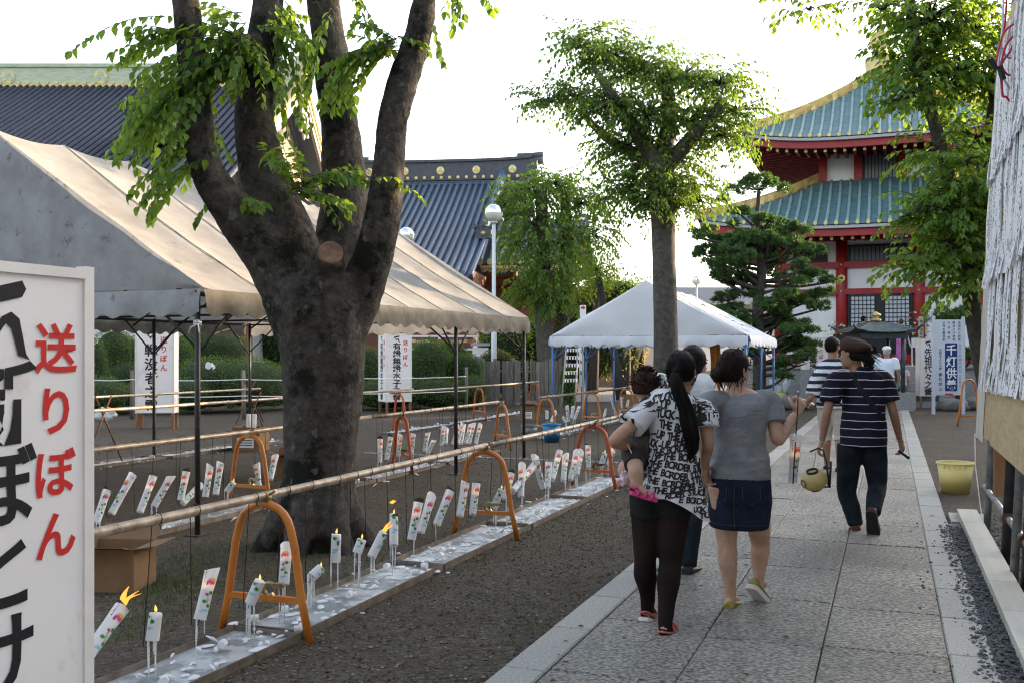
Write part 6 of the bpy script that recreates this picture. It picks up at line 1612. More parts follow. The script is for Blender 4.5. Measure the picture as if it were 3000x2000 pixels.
def bouquet(label, px, py, d, rx, rz_, n, seed):
    c = P(px, py, d); root = thing('flower_stand', label, 'flowers', Vector((c.x, c.y, 0)), group='offered flowers'); r = random.Random(seed)
    mb = MB()
    for k in range(n * 5):
        p = c + Vector((r.gauss(0, rx * .5), r.gauss(0, rx * .4), r.gauss(0, rz_ * .5))); q, f = leaf_cheap(p, Vector((r.uniform(-1, 1), r.uniform(-1, 1), r.uniform(-.3, 1))).normalized(), Vector((0, 0, 1)), .12, .05); mb.add(q, f)
    tag(mb.obj('leaves', m_hedge, root), kind='stuff')
    for k in range(n):
        p = c + Vector((r.gauss(0, rx * .5), r.gauss(-.08, rx * .4), r.gauss(.05, rz_ * .5))); MB().ball(p, (.045, .045, .03), 7, 4).obj('flower', m_fl[r.randrange(4)], root)
    MB().lathe([(.1, 0), (.14, .1), (.09, .4), (.16, c.z - rz_ * .6)], 12, (c.x, c.y, 0)).obj('vase_stand', m_black, root)
bouquet('large flower arrangement right of the temple door', 2690, 955, 32.2, .42, .5, 34, 3); bouquet('small flower arrangement left of the temple door', 2455, 968, 33.2, .3, .22, 18, 4)
for k, x in enumerate((2672, 2690)):
    b = GD(x, 31.6); mb = MB(); mb.tube([(b.x, b.y, .2), (b.x, b.y, 1.75), (b.x - .05, b.y + .1, 1.85), (b.x - .2, b.y + 1.4, 2.5)], .025, 8)
    tag(mb.obj('handrail', m_grey_metal), ('inner', 'outer')[k] + ' steel handrail on the right of the temple steps', 'handrail', 'handrails of the steps')
v = GD(2683, 31.9); tag(MB().box((v.x, v.y, 1.93), (.24, .1, .3), rz=TH).obj('white_box', m_plaster), 'small white box on the handrail right of the steps', 'box')
root = thing('stone_wall', 'low grey stone wall between the pine and the half hidden lantern', 'wall', GD(2290, 34), TH)
MB().box((0, 0, .55), (2.6, .5, 1.1)).obj('wall_face', m_stone_step, root, True); MB().box((0, -.03, 1.15), (2.75, .62, .14)).obj('coping', m_concrete, root, True)
def boulder(label, px, py, d, w, h, seed):
    c = GD(px, d); mb = MB(); mb.ball((0, 0, 0), (1, 1, 1), 14, 9); r = random.Random(seed)
    mb.v = [tuple(Vector(p) * (1 + .28 * noise.noise(Vector(p) * 1.7 + Vector((seed, 0, 0))))) for p in mb.v]
    mb.v = [(c.x + x * w / 2, c.y + y * w / 2.4, max(0, z * h * .62 + h * .38)) for x, y, z in mb.v]
    tag(mb.obj('garden_rock', mat('rock%d' % seed, (.09, .088, .085), (.17, .165, .155), scale=5, rough=.9, bump=.5, bscale=14)), label, 'rock', 'garden rocks')
boulder('rock at the foot of the plastic bag bin', 2275, 1150, 31.0, 1.0, .42, 3); boulder('flat rock beside the half hidden lantern', 2330, 1160, 30, 1.3, .32, 4); boulder('long rock left of the man in navy stripes', 2300, 1180, 28.5, 1.6, .34, 5); boulder('dark rock below the blue panelled notice sign', 2790, 1190, 27.5, .9, .34, 6); boulder('rock behind the post of the notice sign', 2850, 1180, 28, .7, .36, 7)
# bin with plastic bags
def bucket(name, label, v, r0, r1, h, m, rim=.012, handle=False, extra=None):
    root = thing(name, label, 'bucket', (v.x, v.y, 0))
    MB().lathe([(r0 * .98, .004), (r0, .0), (r1, h), (r1 - .006, h), (r0 - .008, .012), (.001, .01)], 28, (v.x, v.y, 0), caps=False).obj('body', m, root)
    MB().tube([(v.x + (r1 + .002) * math.cos(a), v.y + (r1 + .002) * math.sin(a), h) for a in [2 * math.pi * k / 28 for k in range(28)]], rim, 6, closed=True).obj('rim', m, root)
    if handle: MB().tube([(v.x + (r1 + .006) * math.cos(a), v.y, h - .02 - .12 * math.sin(a)) for a in [math.pi * k / 12 for k in range(13)]], .004, 5).obj('handle', m_grey_metal, root)
    return root
m_yellow = mat('pale_yellow_plastic', (0.80, 0.70, 0.32), (0.84, 0.75, 0.38), scale=3, rough=.45, transl=.35, spec=.4)
m_blue = mat('blue_plastic', (0.03, 0.22, 0.48), (0.05, 0.28, 0.55), scale=3, rough=.4, transl=.15)
m_greyb = mat('grey_metal_pail', (0.14, 0.16, 0.18), (0.22, 0.24, 0.26), scale=4, rough=.4, metal=.4)
yb = GD(2799, 10.95)
root = bucket('plastic_bucket', 'pale yellow plastic tub beside the right kerb', yb, .142, .19, .33, m_yellow)
for k in range(5):
    a = -TH - 1.9 + k * .3; MB().box((yb.x + .191 * math.cos(a), yb.y + .191 * math.sin(a), .305), (.012, .012, .05), rz=a).obj('rib', m_yellow, root)
bb = G(1616, 1294); bucket('plastic_bucket', 'bright blue plastic bucket behind the front rail', bb, .125, .16, .31, m_blue, handle=True)
gb = G(1552, 1284); bucket('metal_pail', 'dark grey pail left of the blue bucket', gb, .13, .155, .24, m_greyb)
gv = GD(2283, 30.6); root = bucket('plastic_bucket', 'pale yellow bin stuffed with clear plastic bags near the pine', gv, .17, .21, .42, m_yellow)
m_bag = mat('clear_plastic_bag', (0.62, 0.66, 0.7), (0.75, 0.78, 0.8), scale=8, rough=.3, transl=.5)
for k, (dx, h) in enumerate(((-.12, .8), (.14, .82), (0, .6))):
    mb = MB(); rr = random.Random(k)
    mb.rings([[Vector((gv.x + dx * (1 + q * .9) + (.02 + .09 * math.sin(q * 2.6)) * math.cos(a) * (1 + .3 * rr.uniform(-1, 1)), gv.y + .06 * math.sin(a) * (1 + .4 * rr.uniform(-1, 1)), .38 + q * (h - .38))) for a in [2 * math.pi * j / 10 for j in range(10)]] for q in [i / 6 for i in range(7)]])
    mb.obj('plastic_bag', m_bag, root)

# ================================================================ boxes and litter
m_card = mat('cardboard', (0.19, 0.11, 0.055), (0.24, 0.145, 0.075), scale=6, rough=.85, vary=.05)
m_card_in = mat('cardboard_inside', (0.15, 0.085, 0.045), (0.19, 0.11, 0.06), scale=6, rough=.9)
def carton(label, loc, rz, w, l, h, flaps=True, labelled=False, candles=0):
    root = thing('cardboard_box', label, 'box', loc, rz, 'cardboard cartons'); t = .006
    for nm, c, s in (('side', (0, -l / 2, h / 2), (w, t, h)), ('side', (0, l / 2, h / 2), (w, t, h)), ('side', (-w / 2, 0, h / 2), (t, l - t, h)), ('side', (w / 2, 0, h / 2), (t, l - t, h)), ('bottom', (0, 0, .004), (w - t, l - t, t))):
        MB().box(c, s).obj(nm, m_card, root, True)
    if flaps:
        for (a, b, out, an) in (((-w / 2, -l / 2), (w / 2, -l / 2), Vector((0, -1, 0)), .25), ((-w / 2, l / 2), (w / 2, l / 2), Vector((0, 1, 0)), .7), ((w / 2, -l / 2), (w / 2, l / 2), Vector((1, 0, 0)), .15), ((-w / 2, -l / 2), (-w / 2, l / 2), Vector((-1, 0, 0)), .4)):
            p0 = Vector((a[0], a[1], h)); p1 = Vector((b[0], b[1], h)); e = (out * math.cos(an) + Vector((0, 0, math.sin(an)))) * (min(w, l) * .42)
            n = out.cross((p1 - p0).normalized()) * .004
            MB().add([p0, p1, p1 + e, p0 + e, p0 + Vector((0, 0, t)), p1 + Vector((0, 0, t)), p1 + e + Vector((0, 0, t)), p0 + e + Vector((0, 0, t))], [(0, 1, 2, 3), (7, 6, 5, 4), (0, 4, 5, 1), (1, 5, 6, 2), (2, 6, 7, 3), (3, 7, 4, 0)]).obj('flap', m_card_in, root, True)
    if labelled:
        MB().box((-.0, -l / 2 - .005, h * .36), (w * .62, .003, h * .42)).obj('paper_label', m_plaster, root, True)
        for k in range(3): MB().box((0, -l / 2 - .0075, h * .46 - k * h * .1), (w * .5, .002, h * .035)).obj('label_text', m_ink, root, True)
    for k in range(candles):
        x = -w * .1 + k * .1; MB().tube([(x, 0, .1), (x + .02, -.02, h + .2)], .033, 12).obj('boxed_candle', m_sleeve, root, True)
    return root
v = G(330, 1715); carton('open cardboard carton with raised flaps right beside the big lantern', (v.x + .02, v.y, 0), TH + R(-4), .40, .34, .27)
v = G(735, 1318); carton('labelled carton holding unlit candles behind the near orange stand', (v.x, v.y, 0), TH + R(-12), .46, .36, .38, False, True, 2)
v = G(1548, 1230); carton('small labelled carton left of the far orange stand', (v.x, v.y, 0), TH + R(-8), .34, .3, .36, True, True)
v = G(1830, 1195); carton('brown carton behind the baby near the white tent post', (v.x, v.y + 1, 0), TH, .6, .4, .36, False)
v = G(836, 1400); carton('carton half hidden behind the big trunk', (v.x, v.y + .2, 0), TH + R(10), .4, .3, .26, True)
def crumple(name, label, c, rx, h, m, seed, cat):
    mb = MB(); mb.ball((0, 0, 0), 1, 22, 14)
    mb.v = [tuple(Vector(p) * (1 + .5 * noise.turbulence(Vector(p) * 2 + Vector((seed, 0, 0)), 3, False) - .2)) for p in mb.v]
    mb.v = [(c.x + x * rx, c.y + y * rx * .7, max(.002, h * .42 + z * h * .5)) for x, y, z in mb.v]
    tag(mb.obj(name, m), label, cat)
crumple('plastic_bag', 'crumpled white plastic bag on the ground at the left beside the big lantern', GD(308, 23.2), .30, .36, m_bag, 4, 'bag')

# white litter paper on the hedge
mb = MB(); c = P(617, 1068, 25.6); mb.grid(lambda a, b: c + Vector(((a - .5) * .32, -.05 * math.sin(a * 9), (b - .5) * .14 - .10 * abs(a - .5) + .03 * math.sin(a * 14 + b * 4))), 14, 5); tag(mb.obj('paper_litter', m_bag), 'scrap of white paper caught on the clipped hedge', 'litter')
stand('orange arched stand beside the notice sign at the right edge', *GD(2838, 21.5)[:2], TH + R(20), h=1.0, w=.62, clamp=False)

# ================================================================ notice board on the right
def notice_board():
    root = thing('notice_board', 'tall plywood notice board covered with white name slips along the right edge', 'board', (0.75, 7.4, 0))
    LEAN = .052
    m_ply = mat('plywood', (0.42, 0.30, 0.16), (0.52, 0.39, 0.23), scale=3, rough=.7, stretch=(1, 1, 6), c3=(.36, .25, .13), c3scale=2.5, c3cut=.62)
    m_pipe = mat('scaffold_pipe', (0.16, 0.17, 0.18), (0.3, 0.31, 0.32), scale=10, rough=.5, metal=.4, c3=(.14, .07, .04), c3scale=6, c3cut=.6)
    m_kraft = mat('pale_kraft_paper', (0.48, 0.43, 0.37), (0.56, 0.51, 0.45), scale=4, rough=.8, bump=.3, bscale=9)
    def slip_material():
        m, t, b = nodes_of('name_slip'); L = t.links.new
        uv = t.nodes.new('ShaderNodeUVMap'); oi = t.nodes.new('ShaderNodeObjectInfo')
        cmb = t.nodes.new('ShaderNodeCombineXYZ'); L(oi.outputs['Random'], cmb.inputs[2])
        mul = t.nodes.new('ShaderNodeVectorMath'); mul.operation = 'MULTIPLY_ADD'; L(uv.outputs[0], mul.inputs[0]); mul.inputs[1].default_value = (3.4, 19, 0); L(cmb.outputs[0], mul.inputs[2])
        sc2 = t.nodes.new('ShaderNodeVectorMath'); sc2.operation = 'MULTIPLY'; L(mul.outputs[0], sc2.inputs[0]); sc2.inputs[1].default_value = (1, 1, 40)
        n = t.nodes.new('ShaderNodeTexNoise'); n.inputs['Scale'].default_value = 1.0; n.inputs['Detail'].default_value = 1.5; L(sc2.outputs[0], n.inputs['Vector'])
        a = t.nodes.new('ShaderNodeMath'); a.operation = 'SUBTRACT'; L(n.outputs['Fac'], a.inputs[0]); a.inputs[1].default_value = .5
        ab = t.nodes.new('ShaderNodeMath'); ab.operation = 'ABSOLUTE'; L(a.outputs[0], ab.inputs[0])
        lt = t.nodes.new('ShaderNodeMath'); lt.operation = 'LESS_THAN'; L(ab.outputs[0], lt.inputs[0]); lt.inputs[1].default_value = .03
        sp = t.nodes.new('ShaderNodeSeparateXYZ'); L(uv.outputs[0], sp.inputs[0])
        c1 = t.nodes.new('ShaderNodeMath'); c1.operation = 'SUBTRACT'; L(sp.outputs[0], c1.inputs[0]); c1.inputs[1].default_value = .5
        c2 = t.nodes.new('ShaderNodeMath'); c2.operation = 'ABSOLUTE'; L(c1.outputs[0], c2.inputs[0])
        c3 = t.nodes.new('ShaderNodeMath'); c3.operation = 'LESS_THAN'; L(c2.outputs[0], c3.inputs[0]); c3.inputs[1].default_value = .30
        mm = t.nodes.new('ShaderNodeMath'); mm.operation = 'MULTIPLY'; L(lt.outputs[0], mm.inputs[0]); L(c3.outputs[0], mm.inputs[1])
        x = t.nodes.new('ShaderNodeMix'); x.data_type = 'RGBA'; L(mm.outputs[0], x.inputs[0]); x.inputs[6].default_value = (.86, .86, .88, 1); x.inputs[7].default_value = (.03, .03, .03, 1)
        L(x.outputs[2], b.inputs['Base Color']); b.inputs['Roughness'].default_value = .75
        tr = t.nodes.new('ShaderNodeBsdfTranslucent'); L(x.outputs[2], tr.inputs[0]); ms = t.nodes.new('ShaderNodeMixShader'); ms.inputs[0].default_value = .25; L(b.outputs[0], ms.inputs[1]); L(tr.outputs[0], ms.inputs[2]); L(ms.outputs[0], t.nodes['Material Output'].inputs[0])
        return m
    m_slip = slip_material()
    def at(t, z, o=0.0): return Vector((0.715 + LEAN * (z - .83) - o, t, z))
    for k, (a, b) in enumerate(((3.0, 4.8), (4.815, 6.6), (6.615, 8.35), (8.365, 9.62))):
        for z0, z1 in ((.83 + (.0 if k < 3 else .02), 2.4), (2.41, 4.2)):
            mb = MB(); c = (at(a, z0) + at(b, z1)) / 2
            M = Matrix.Rotation(LEAN, 4, 'Y')
            mb.box(c, (.015, b - a, z1 - z0), M=M); mb.obj('plywood_sheet', m_ply, root)
    # kraft paper folded round the far edge
    mb = MB()
    def kr(a, b):
        z = .78 + 3.2 * b; w = .07 + .035 * noise.noise(Vector((z * 1.1, 3, 0))) + .05 * max(0, 1 - abs(z - 2.0) / 1.2)
        q = a * 2 - 1
        return at(9.6 + (.06 + w) * a * .9, z, .012 + .015 * noise.noise(Vector((z * 3, a * 3, 1))) - .05 * a * a)
    mb.grid(kr, 8, 40); mb.obj('kraft_paper', m_kraft, root)
    mb = MB(); mb.grid(lambda a, b: at(8.9 + .72 * a, .80 + (3.1) * b, .012 + .006 * noise.noise(Vector((a * 4, b * 12, 5)))), 10, 40); mb.obj('kraft_paper', m_kraft, root)
    # hanging name slips
    variants = []
    for k in range(6):
        r = random.Random(k + 50); mb = MB(); nb = 14; w = .118; h = 1.0
        amp = r.uniform(.006, .02); ph = r.uniform(0, 6); cu = r.uniform(-.02, .04); tw = r.uniform(-.25, .25)
        def f(a, b):
            z = -h * b; x = (a - .5) * w; off = amp * math.sin(b * 7 + ph) * b + cu * b * b + .012 * abs(a - .5) * 2 * (1 if k % 2 else -1) + tw * b * (a - .5) * .12
            return Vector((-off - .004, x + .012 * math.sin(b * 4 + ph) * b, z))
        mb.grid(f, 3, nb); me = mb.mesh('name_slip', m_slip); uvl = me.uv_layers.new(name='uv')
        for p in me.polygons:
            for li, vi in zip(p.loop_indices, p.vertices): uvl.data[li].uv = ((vi % 4) / 3.0, 1 - (vi // 4) / nb)
        variants.append(me)
    r = random.Random(9)
    for row_, (ztop, t1) in enumerate(((2.25, 9.0), (3.08, 9.05), (3.92, 9.05))):
        t = 4.6
        while t < t1 - .12 * (row_ == 0):
            o = link('name_slip', variants[r.randrange(6)], root, True)
            p = at(t, ztop + r.uniform(-.012, .012) - (t - 7) * .012, .022 + .012 * row_ + r.uniform(0, .012))
            o.matrix_basis = root.matrix_basis.inverted() @ (Matrix.Translation(p) @ Matrix.Rotation(LEAN + r.uniform(-.015, .015), 4, 'Y') @ Matrix.Rotation(r.uniform(-.014, .014), 4, 'X'))
            t += r.uniform(.07, .10)
    mb = MB()
    for k in range(14):
        t = 5.6 + k * .24; zz = r.choice((1.33, 1.36, 2.16, 2.2, 2.23))
        glyph_on(mb, '殿', MID, lambda x, y: at(t - x * .075, zz + y * .085, .066 if zz > 2 else .052))
    mb.obj('brush_lettering', m_ink, root)
    # posts
    for (t, x, m_, rr) in ((9.58, .79, m_pipe, .03), (8.0, .78, m_blackpipe, .034), (7.28, .76, m_pipe, .028), (7.0, .80, m_blackpipe, .036), (5.6, .80, m_pipe, .03), (4.2, .8, m_pipe, .03), (3.2, .8, m_pipe, .03)):
        MB().tube([(x, t, 0), (x + LEAN * 4.3, t, 4.6)], rr, 10).obj('post', m_, root)
    MB().box((.86, 9.2, 1.0), (.1, .12, 1.3)).obj('timber_strut', m_legwood, root)
    MB().tube([(.80, 3.0, .33), (.80, 9.9, .33)], .024, 8).obj('ground_rail', m_pipe, root)
    for t in (8.0, 7.05): MB().tube([(.8, t - .04, .33), (.8, t + .04, .33)], .045, 8).obj('clamp', m_rust, root)
    mb = MB(); mb.tube([(.70, 9.66, .82), (.70, 9.6, .55), (.73, 9.45, .2), (.74, 9.3, .1)], .004, 5); mb.obj('loose_string', m_plaster, root)
    # back side bracing seen under the board
    MB().box((1.25, 6.6, .45), (.06, .9, .5), rz=.2).obj('back_board', m_ply, root)
notice_board()
# cables in front of the board
m_cabr = mat('red_cable', (.45, .02, .05), rough=.4); m_cabw = mat('pale_cable', (.55, .55, .68), rough=.4)
def bez(pts, n=8): return branch_path([(p, 1) for p in pts], n)[0]
def cb(px, py, d=6.9): return P(px, py, d)
root = thing('cable_coil', 'coiled red and pale cables with black plugs hanging over the name slips', 'cable', cb(2940, 300))
for k, (m_, pts) in enumerate(((m_cabr, [(2952, -60), (2945, 60), (2935, 110), (2922, 160), (2915, 185)]), (m_cabw, [(2940, -60), (2938, 60), (2932, 130), (2926, 190), (2930, 215)]),
        (m_cabr, [(2918, 180), (2940, 100), (2975, 70), (2985, 90), (2960, 150), (2935, 190), (2960, 220), (2990, 150), (3000, 105), (2985, 95), (2950, 130), (2930, 200)]),
        (m_cabw, [(2916, 135), (2945, 140), (2960, 80), (2985, 40), (3000, 50), (2998, 130), (2960, 170), (2935, 150)]), (m_cabw, [(2925, 215), (2945, 240), (2975, 290), (2995, 330)]), (m_cabr, [(2932, 225), (2938, 280), (2948, 285), (2965, 310), (2970, 345)]), (m_cabr, [(2928, 210), (2935, 240), (2936, 280)]))):
    MB().tube(bez([cb(x, y, 6.85 - .02 * (k % 3)) for x, y in pts]), .0075, 7).obj('cable', m_, root)
for (x0, y0, x1, y1, w) in ((2900, 172, 2920, 205, .014), (2928, 195, 2940, 235, .016), (2982, 345, 2992, 400, .042), (2968, 345, 2972, 360, .015)):
    MB().beam(cb(x0, y0, 6.78), cb(x1, y1, 6.78), w * 2, w * 1.6).obj('plug', m_black, root)
# ================================================================ people
def skin_mat(name, c):
    m = mat(name, tuple(x * .86 for x in c), tuple(x * 1.1 for x in c), scale=18, rough=.55); b = m.node_tree.nodes['Principled BSDF']; b.inputs['Subsurface Weight'].default_value = .12
    b.inputs['Subsurface Radius'].default_value = (.02, .008, .004); b.inputs['Specular IOR Level'].default_value = .35
    return m
m_skin = skin_mat('skin', (0.40, 0.235, 0.165)); m_skin_tan = skin_mat('tanned_skin', (0.32, 0.175, 0.115)); m_skin_pale = skin_mat('pale_skin', (0.47, 0.29, 0.215))
def flyaways(f, m, n, seed, z0=-.04):
    r = random.Random(seed); mb = MB()
    for k in range(n):
        a = r.uniform(0, 6.28); b = r.uniform(-.5, 1.4); g = r.uniform(1.0, 1.1)
        u = lambda a_, b_: f.h(.051 * math.cos(a_) * math.cos(b_) * g, -.009 + .064 * math.sin(a_) * math.cos(b_) * g, .004 + .072 * math.sin(b_) * g)
        if math.sin(a) > .45 and b < .7: continue
        pts = [u(a, b), u(a + r.uniform(-.1, .1), b - .3), u(a + r.uniform(-.3, .3), max(-.75, b - .65))]
        mb.tube(pts, [.0012, .0016, .0007], 4)
    mb.obj('hair_strands', m, f.root)
m_hair = mat('black_hair', (0.003, 0.0026, 0.0026), (0.009, 0.007, 0.006), scale=60, rough=.55, spec=.12, stretch=(1, 1, .06), bump=.5, bscale=140)
m_hair_brown = mat('dark_brown_hair', (0.005, 0.003, 0.0024), (0.015, 0.008, 0.006), scale=60, rough=.55, spec=.12, stretch=(1, 1, .1), bump=.5, bscale=140)
def cloth_mat(name, c1, c2=None, rough=.85, bump=.25, scale=9, transl=0.0, sheen=.0):
    return mat(name, c1, c2 or tuple(x * 1.2 for x in c1), scale=scale, rough=rough, bump=bump, bscale=16, bdist=.03, stretch=(1, 1, 1.6), transl=transl, sheen=sheen, spec=.2)
def stripe_mat(name, base, line, period, duty, z0, wob=.004):
    m, t, b = nodes_of(name); L = t.links.new
    g = t.nodes.new('ShaderNodeNewGeometry'); s = t.nodes.new('ShaderNodeSeparateXYZ'); L(g.outputs['Position'], s.inputs[0])
    n = t.nodes.new('ShaderNodeTexNoise'); n.inputs['Scale'].default_value = 7; L(g.outputs['Position'], n.inputs['Vector'])
    a = t.nodes.new('ShaderNodeMath'); a.operation = 'MULTIPLY_ADD'; L(n.outputs['Fac'], a.inputs[0]); a.inputs[1].default_value = wob * 6; L(s.outputs[2], a.inputs[2])
    d = t.nodes.new('ShaderNodeMath'); d.operation = 'MULTIPLY_ADD'; L(a.outputs[0], d.inputs[0]); d.inputs[1].default_value = 1 / period; d.inputs[2].default_value = -z0 / period
    f = t.nodes.new('ShaderNodeMath'); f.operation = 'FRACT'; L(d.outputs[0], f.inputs[0])
    l = t.nodes.new('ShaderNodeMath'); l.operation = 'LESS_THAN'; L(f.outputs[0], l.inputs[0]); l.inputs[1].default_value = duty
    x = t.nodes.new('ShaderNodeMix'); x.data_type = 'RGBA'; L(l.outputs[0], x.inputs[0]); x.inputs[6].default_value = (*base, 1); x.inputs[7].default_value = (*line, 1)
    L(x.outputs[2], b.inputs['Base Color']); b.inputs['Roughness'].default_value = .85; b.inputs['Specular IOR Level'].default_value = .2
    nb = t.nodes.new('ShaderNodeTexNoise'); nb.inputs['Scale'].default_value = 14; L(g.outputs['Position'], nb.inputs['Vector'])
    bp = t.nodes.new('ShaderNodeBump'); bp.inputs['Strength'].default_value = .3; bp.inputs['Distance'].default_value = .03; L(nb.outputs['Fac'], bp.inputs['Height']); L(bp.outputs[0], b.inputs['Normal'])
    return m
class Fig:
    """a person built round world-space joints; x right, y forward"""
    def __init__(s, label, loc, rz, H, fem=True, cat='person', name='person', build=1.0, lean=0.0):
        s.loc = Vector(loc); s.H = H; s.rz = rz; s.b = build
        s.X = Vector((math.cos(rz), math.sin(rz), 0)); s.Y = Vector((-math.sin(rz), math.cos(rz), 0)); s.lean = lean
        s.root = thing(name, label, cat, loc)
        sw = .108 if fem else .122
        q = s.q
        s.j = dict(pelvis=q(0, 0, .52), waist=q(0, 0, .61), chest=q(0, .005, .73), neck=q(0, -.005, .835), head=q(0, .012, .925),
                   shl=q(-sw, 0, .808), shr=q(sw, 0, .808), ell=q(-sw - .035, -.01, .63), elr=q(sw + .035, -.01, .63), wrl=q(-sw - .04, .03, .485), wrr=q(sw + .04, .03, .485),
                   hipl=q(-.052, 0, .50), hipr=q(.052, 0, .50), knl=q(-.055, .012, .275), knr=q(.055, .012, .275), anl=q(-.055, -.01, .05), anr=q(.055, -.01, .05))
        s.fem = fem; s.headrot = Matrix.Identity(3)
    def q(s, x, y, z):
        y2 = y + s.lean * max(0, z - .5)
        return s.loc + (s.X * x + s.Y * y2 + Vector((0, 0, z))) * s.H
    def local(s, v): return s.X * v[0] + s.Y * v[1] + Vector((0, 0, v[2]))
    def ell(s, mb, rows, seg=22):
        """horizontal elliptical rings: (x, y, z, rx, ry) in body heights"""
        rings = []
        for x, y, z, rx, ry in rows:
            c = s.q(x, y, z)
            rings.append([c + (s.X * (rx * math.cos(2 * math.pi * k / seg)) + s.Y * (ry * math.sin(2 * math.pi * k / seg))) * s.H for k in range(seg)])
        mb.rings(rings); return mb
    def limb(s, mb, names, rad, seg=12, n=6, extra=None):
        pts = [s.j[k] if isinstance(k, str) else k for k in names]
        P_, R_ = branch_path([(p, r_ * s.H) for p, r_ in zip(pts, rad)], n); mb.tube(P_, R_, seg)
    def torso(s, mb, g=0.0, z0=.47, z1=.84, hem=0):
        f = s.fem; b = s.b
        rows = [(0, 0, .47, .086 + g, .066 + g), (0, -.004, .51, .093 * b + g, .074 * b + g), (0, -.002, .56, .088 * b + g, .068 * b + g), (0, .0, .61, (.073 if f else .080) * b + g, .058 * b + g), (0, .0, .66, (.079 if f else .088) * b + g, .062 * b + g),
                (0, .006, .72, (.088 if f else .100) * b + g, .070 * b + g), (0, .0, .77, (.092 if f else .106) * b + g, .064 * b + g), (0, -.004, .805, (.080 if f else .092) * b + g, .052 * b + g), (0, -.006, .83, .05 + g, .04 + g), (0, -.004, .845, .034 + g * .4, .034 + g * .4)]
        s.ell(mb, [r_ for r_ in rows if z0 - .001 <= r_[2] <= z1 + .001])
    def face(s, mb):
        H = s.H; c = s.j['head']; M = s.headrot
        def h(x, y, z): return c + M @ (s.local((x * H, y * H, z * H)))
        # skull, jaw, nose, brow, ears, neck
        rings = []
        for z, rx, ry, oy in ((-.070, .016, .020, .020), (-.064, .026, .034, .016), (-.05, .034, .044, .010), (-.03, .040, .051, .004), (-.005, .0445, .057, .0), (.02, .046, .060, -.004), (.045, .041, .054, -.006), (.063, .027, .037, -.006), (.072, .010, .014, -.006)):
            rings.append([h(rx * math.cos(a), oy + ry * math.sin(a), z) for a in [2 * math.pi * k / 18 for k in range(18)]])
        mb.rings(rings)
        mb.tube([h(0, .052, .004), h(0, .064, -.014), h(0, .067, -.022), h(0, .056, -.028)], [.005 * H, .008 * H, .0105 * H, .006 * H], 8)
        for sx in (-1, 1):
            mb.tube([h(.044 * sx, -.004, .012), h(.050 * sx, -.010, .004), h(.047 * sx, -.004, -.014)], [.006 * H, .008 * H, .005 * H], 8)
            mb.ball(h(.018 * sx, .048, .004), .008 * H, 8, 6); mb.ball(h(.022 * sx, .040, -.020), .014 * H, 8, 6)
        mb.ball(h(0, .050, -.040), (.014 * H, .009 * H, .008 * H), 8, 6); mb.ball(h(0, .046, -.06), .012 * H, 8, 6)
        mb.tube([s.j['neck'] - Vector((0, 0, .02 * H)), s.j['neck'].lerp(c, .5), h(0, -.006, -.04)], [.040 * H * s.b ** .5, .033 * H, .034 * H], 12)
        s.h = h
    def face_details(s):
        H = s.H; h = s.h; par = s.body
        for sx in (-1, 1):
            MB().ball(h(.019 * sx, .0545, .002), (.008 * H, .005 * H, .0055 * H), 8, 6).obj('eye', m_ink, par)
            MB().tube([h(.008 * sx, .0585, .015), h(.02 * sx, .0585, .0185), h(.032 * sx, .05, .014)], .0022 * H, 5).obj('eyebrow', m_hair, par)
        MB().tube([h(-.014, .056, -.040), h(0, .0605, -.0395), h(.014, .056, -.040)], [.0015 * H, .0035 * H, .0015 * H], 6).obj('lips', mat('lips', (.35, .12, .1), rough=.5), par)
    def hand(s, mb, wrist, d, n, side, curl=.5, sc=1.0, thumb=None, spread=.10):
        """palm, four jointed fingers and a thumb; d runs to the fingertips, n is the way the palm faces"""
        H = s.H; d = d.normalized(); n = (n - d * n.dot(d)).normalized(); x = d.cross(n) * side      # x points to the thumb side
        L = .108 * H * sc; pl = L * .50
        pw = .024 * H * sc
        rings = []
        for t, w, th in ((-.08, .55, .75), (.1, .72, .8), (.5, 1.0, .75), (.9, 1.02, .62), (1.04, .9, .5)):
            c = wrist + d * (pl * t)
            rings.append([c + x * (pw * w * math.cos(a)) + n * (pw * .46 * th * math.sin(a)) for a in [2 * math.pi * k / 12 for k in range(12)]])
        mb.rings(rings)
        fr = .0052 * H * sc
        for k, (o_, ln) in enumerate(((.78, .90), (.27, 1.0), (-.25, .93), (-.75, .74))):
            p = wrist + d * (pl * .97) + x * (pw * o_); ang = 0.0; seg = L * .5 * ln / 3 * 1.1; d1 = (d + x * (spread * o_)).normalized(); pts = [p - d * .012 * H * sc, p.copy()]
            for q in range(3):
                ang += curl * (.7, 1.1, .8)[q]
                p = p + (d1 * math.cos(ang) + n * math.sin(ang)) * (seg * (1.15, .95, .8)[q]); pts.append(p.copy())
            mb.tube(pts, [fr * 1.05, fr * 1.1, fr * 1.0, fr * .95, fr * .75][:len(pts)], 7)
        b0 = wrist + d * (pl * .28) + x * (pw * .75)
        td = (d * .62 + x * .72 + n * .35).normalized() if thumb is None else thumb.normalized()
        t2 = (td + d * .35 + n * curl * .7).normalized()
        mb.tube([b0 - td * .006 * H, b0 + td * (L * .15), b0 + td * (L * .22) + t2 * (L * .08), b0 + td * (L * .22) + t2 * (L * .22)], [fr * 1.5, fr * 1.35, fr * 1.15, fr * .8], 7)
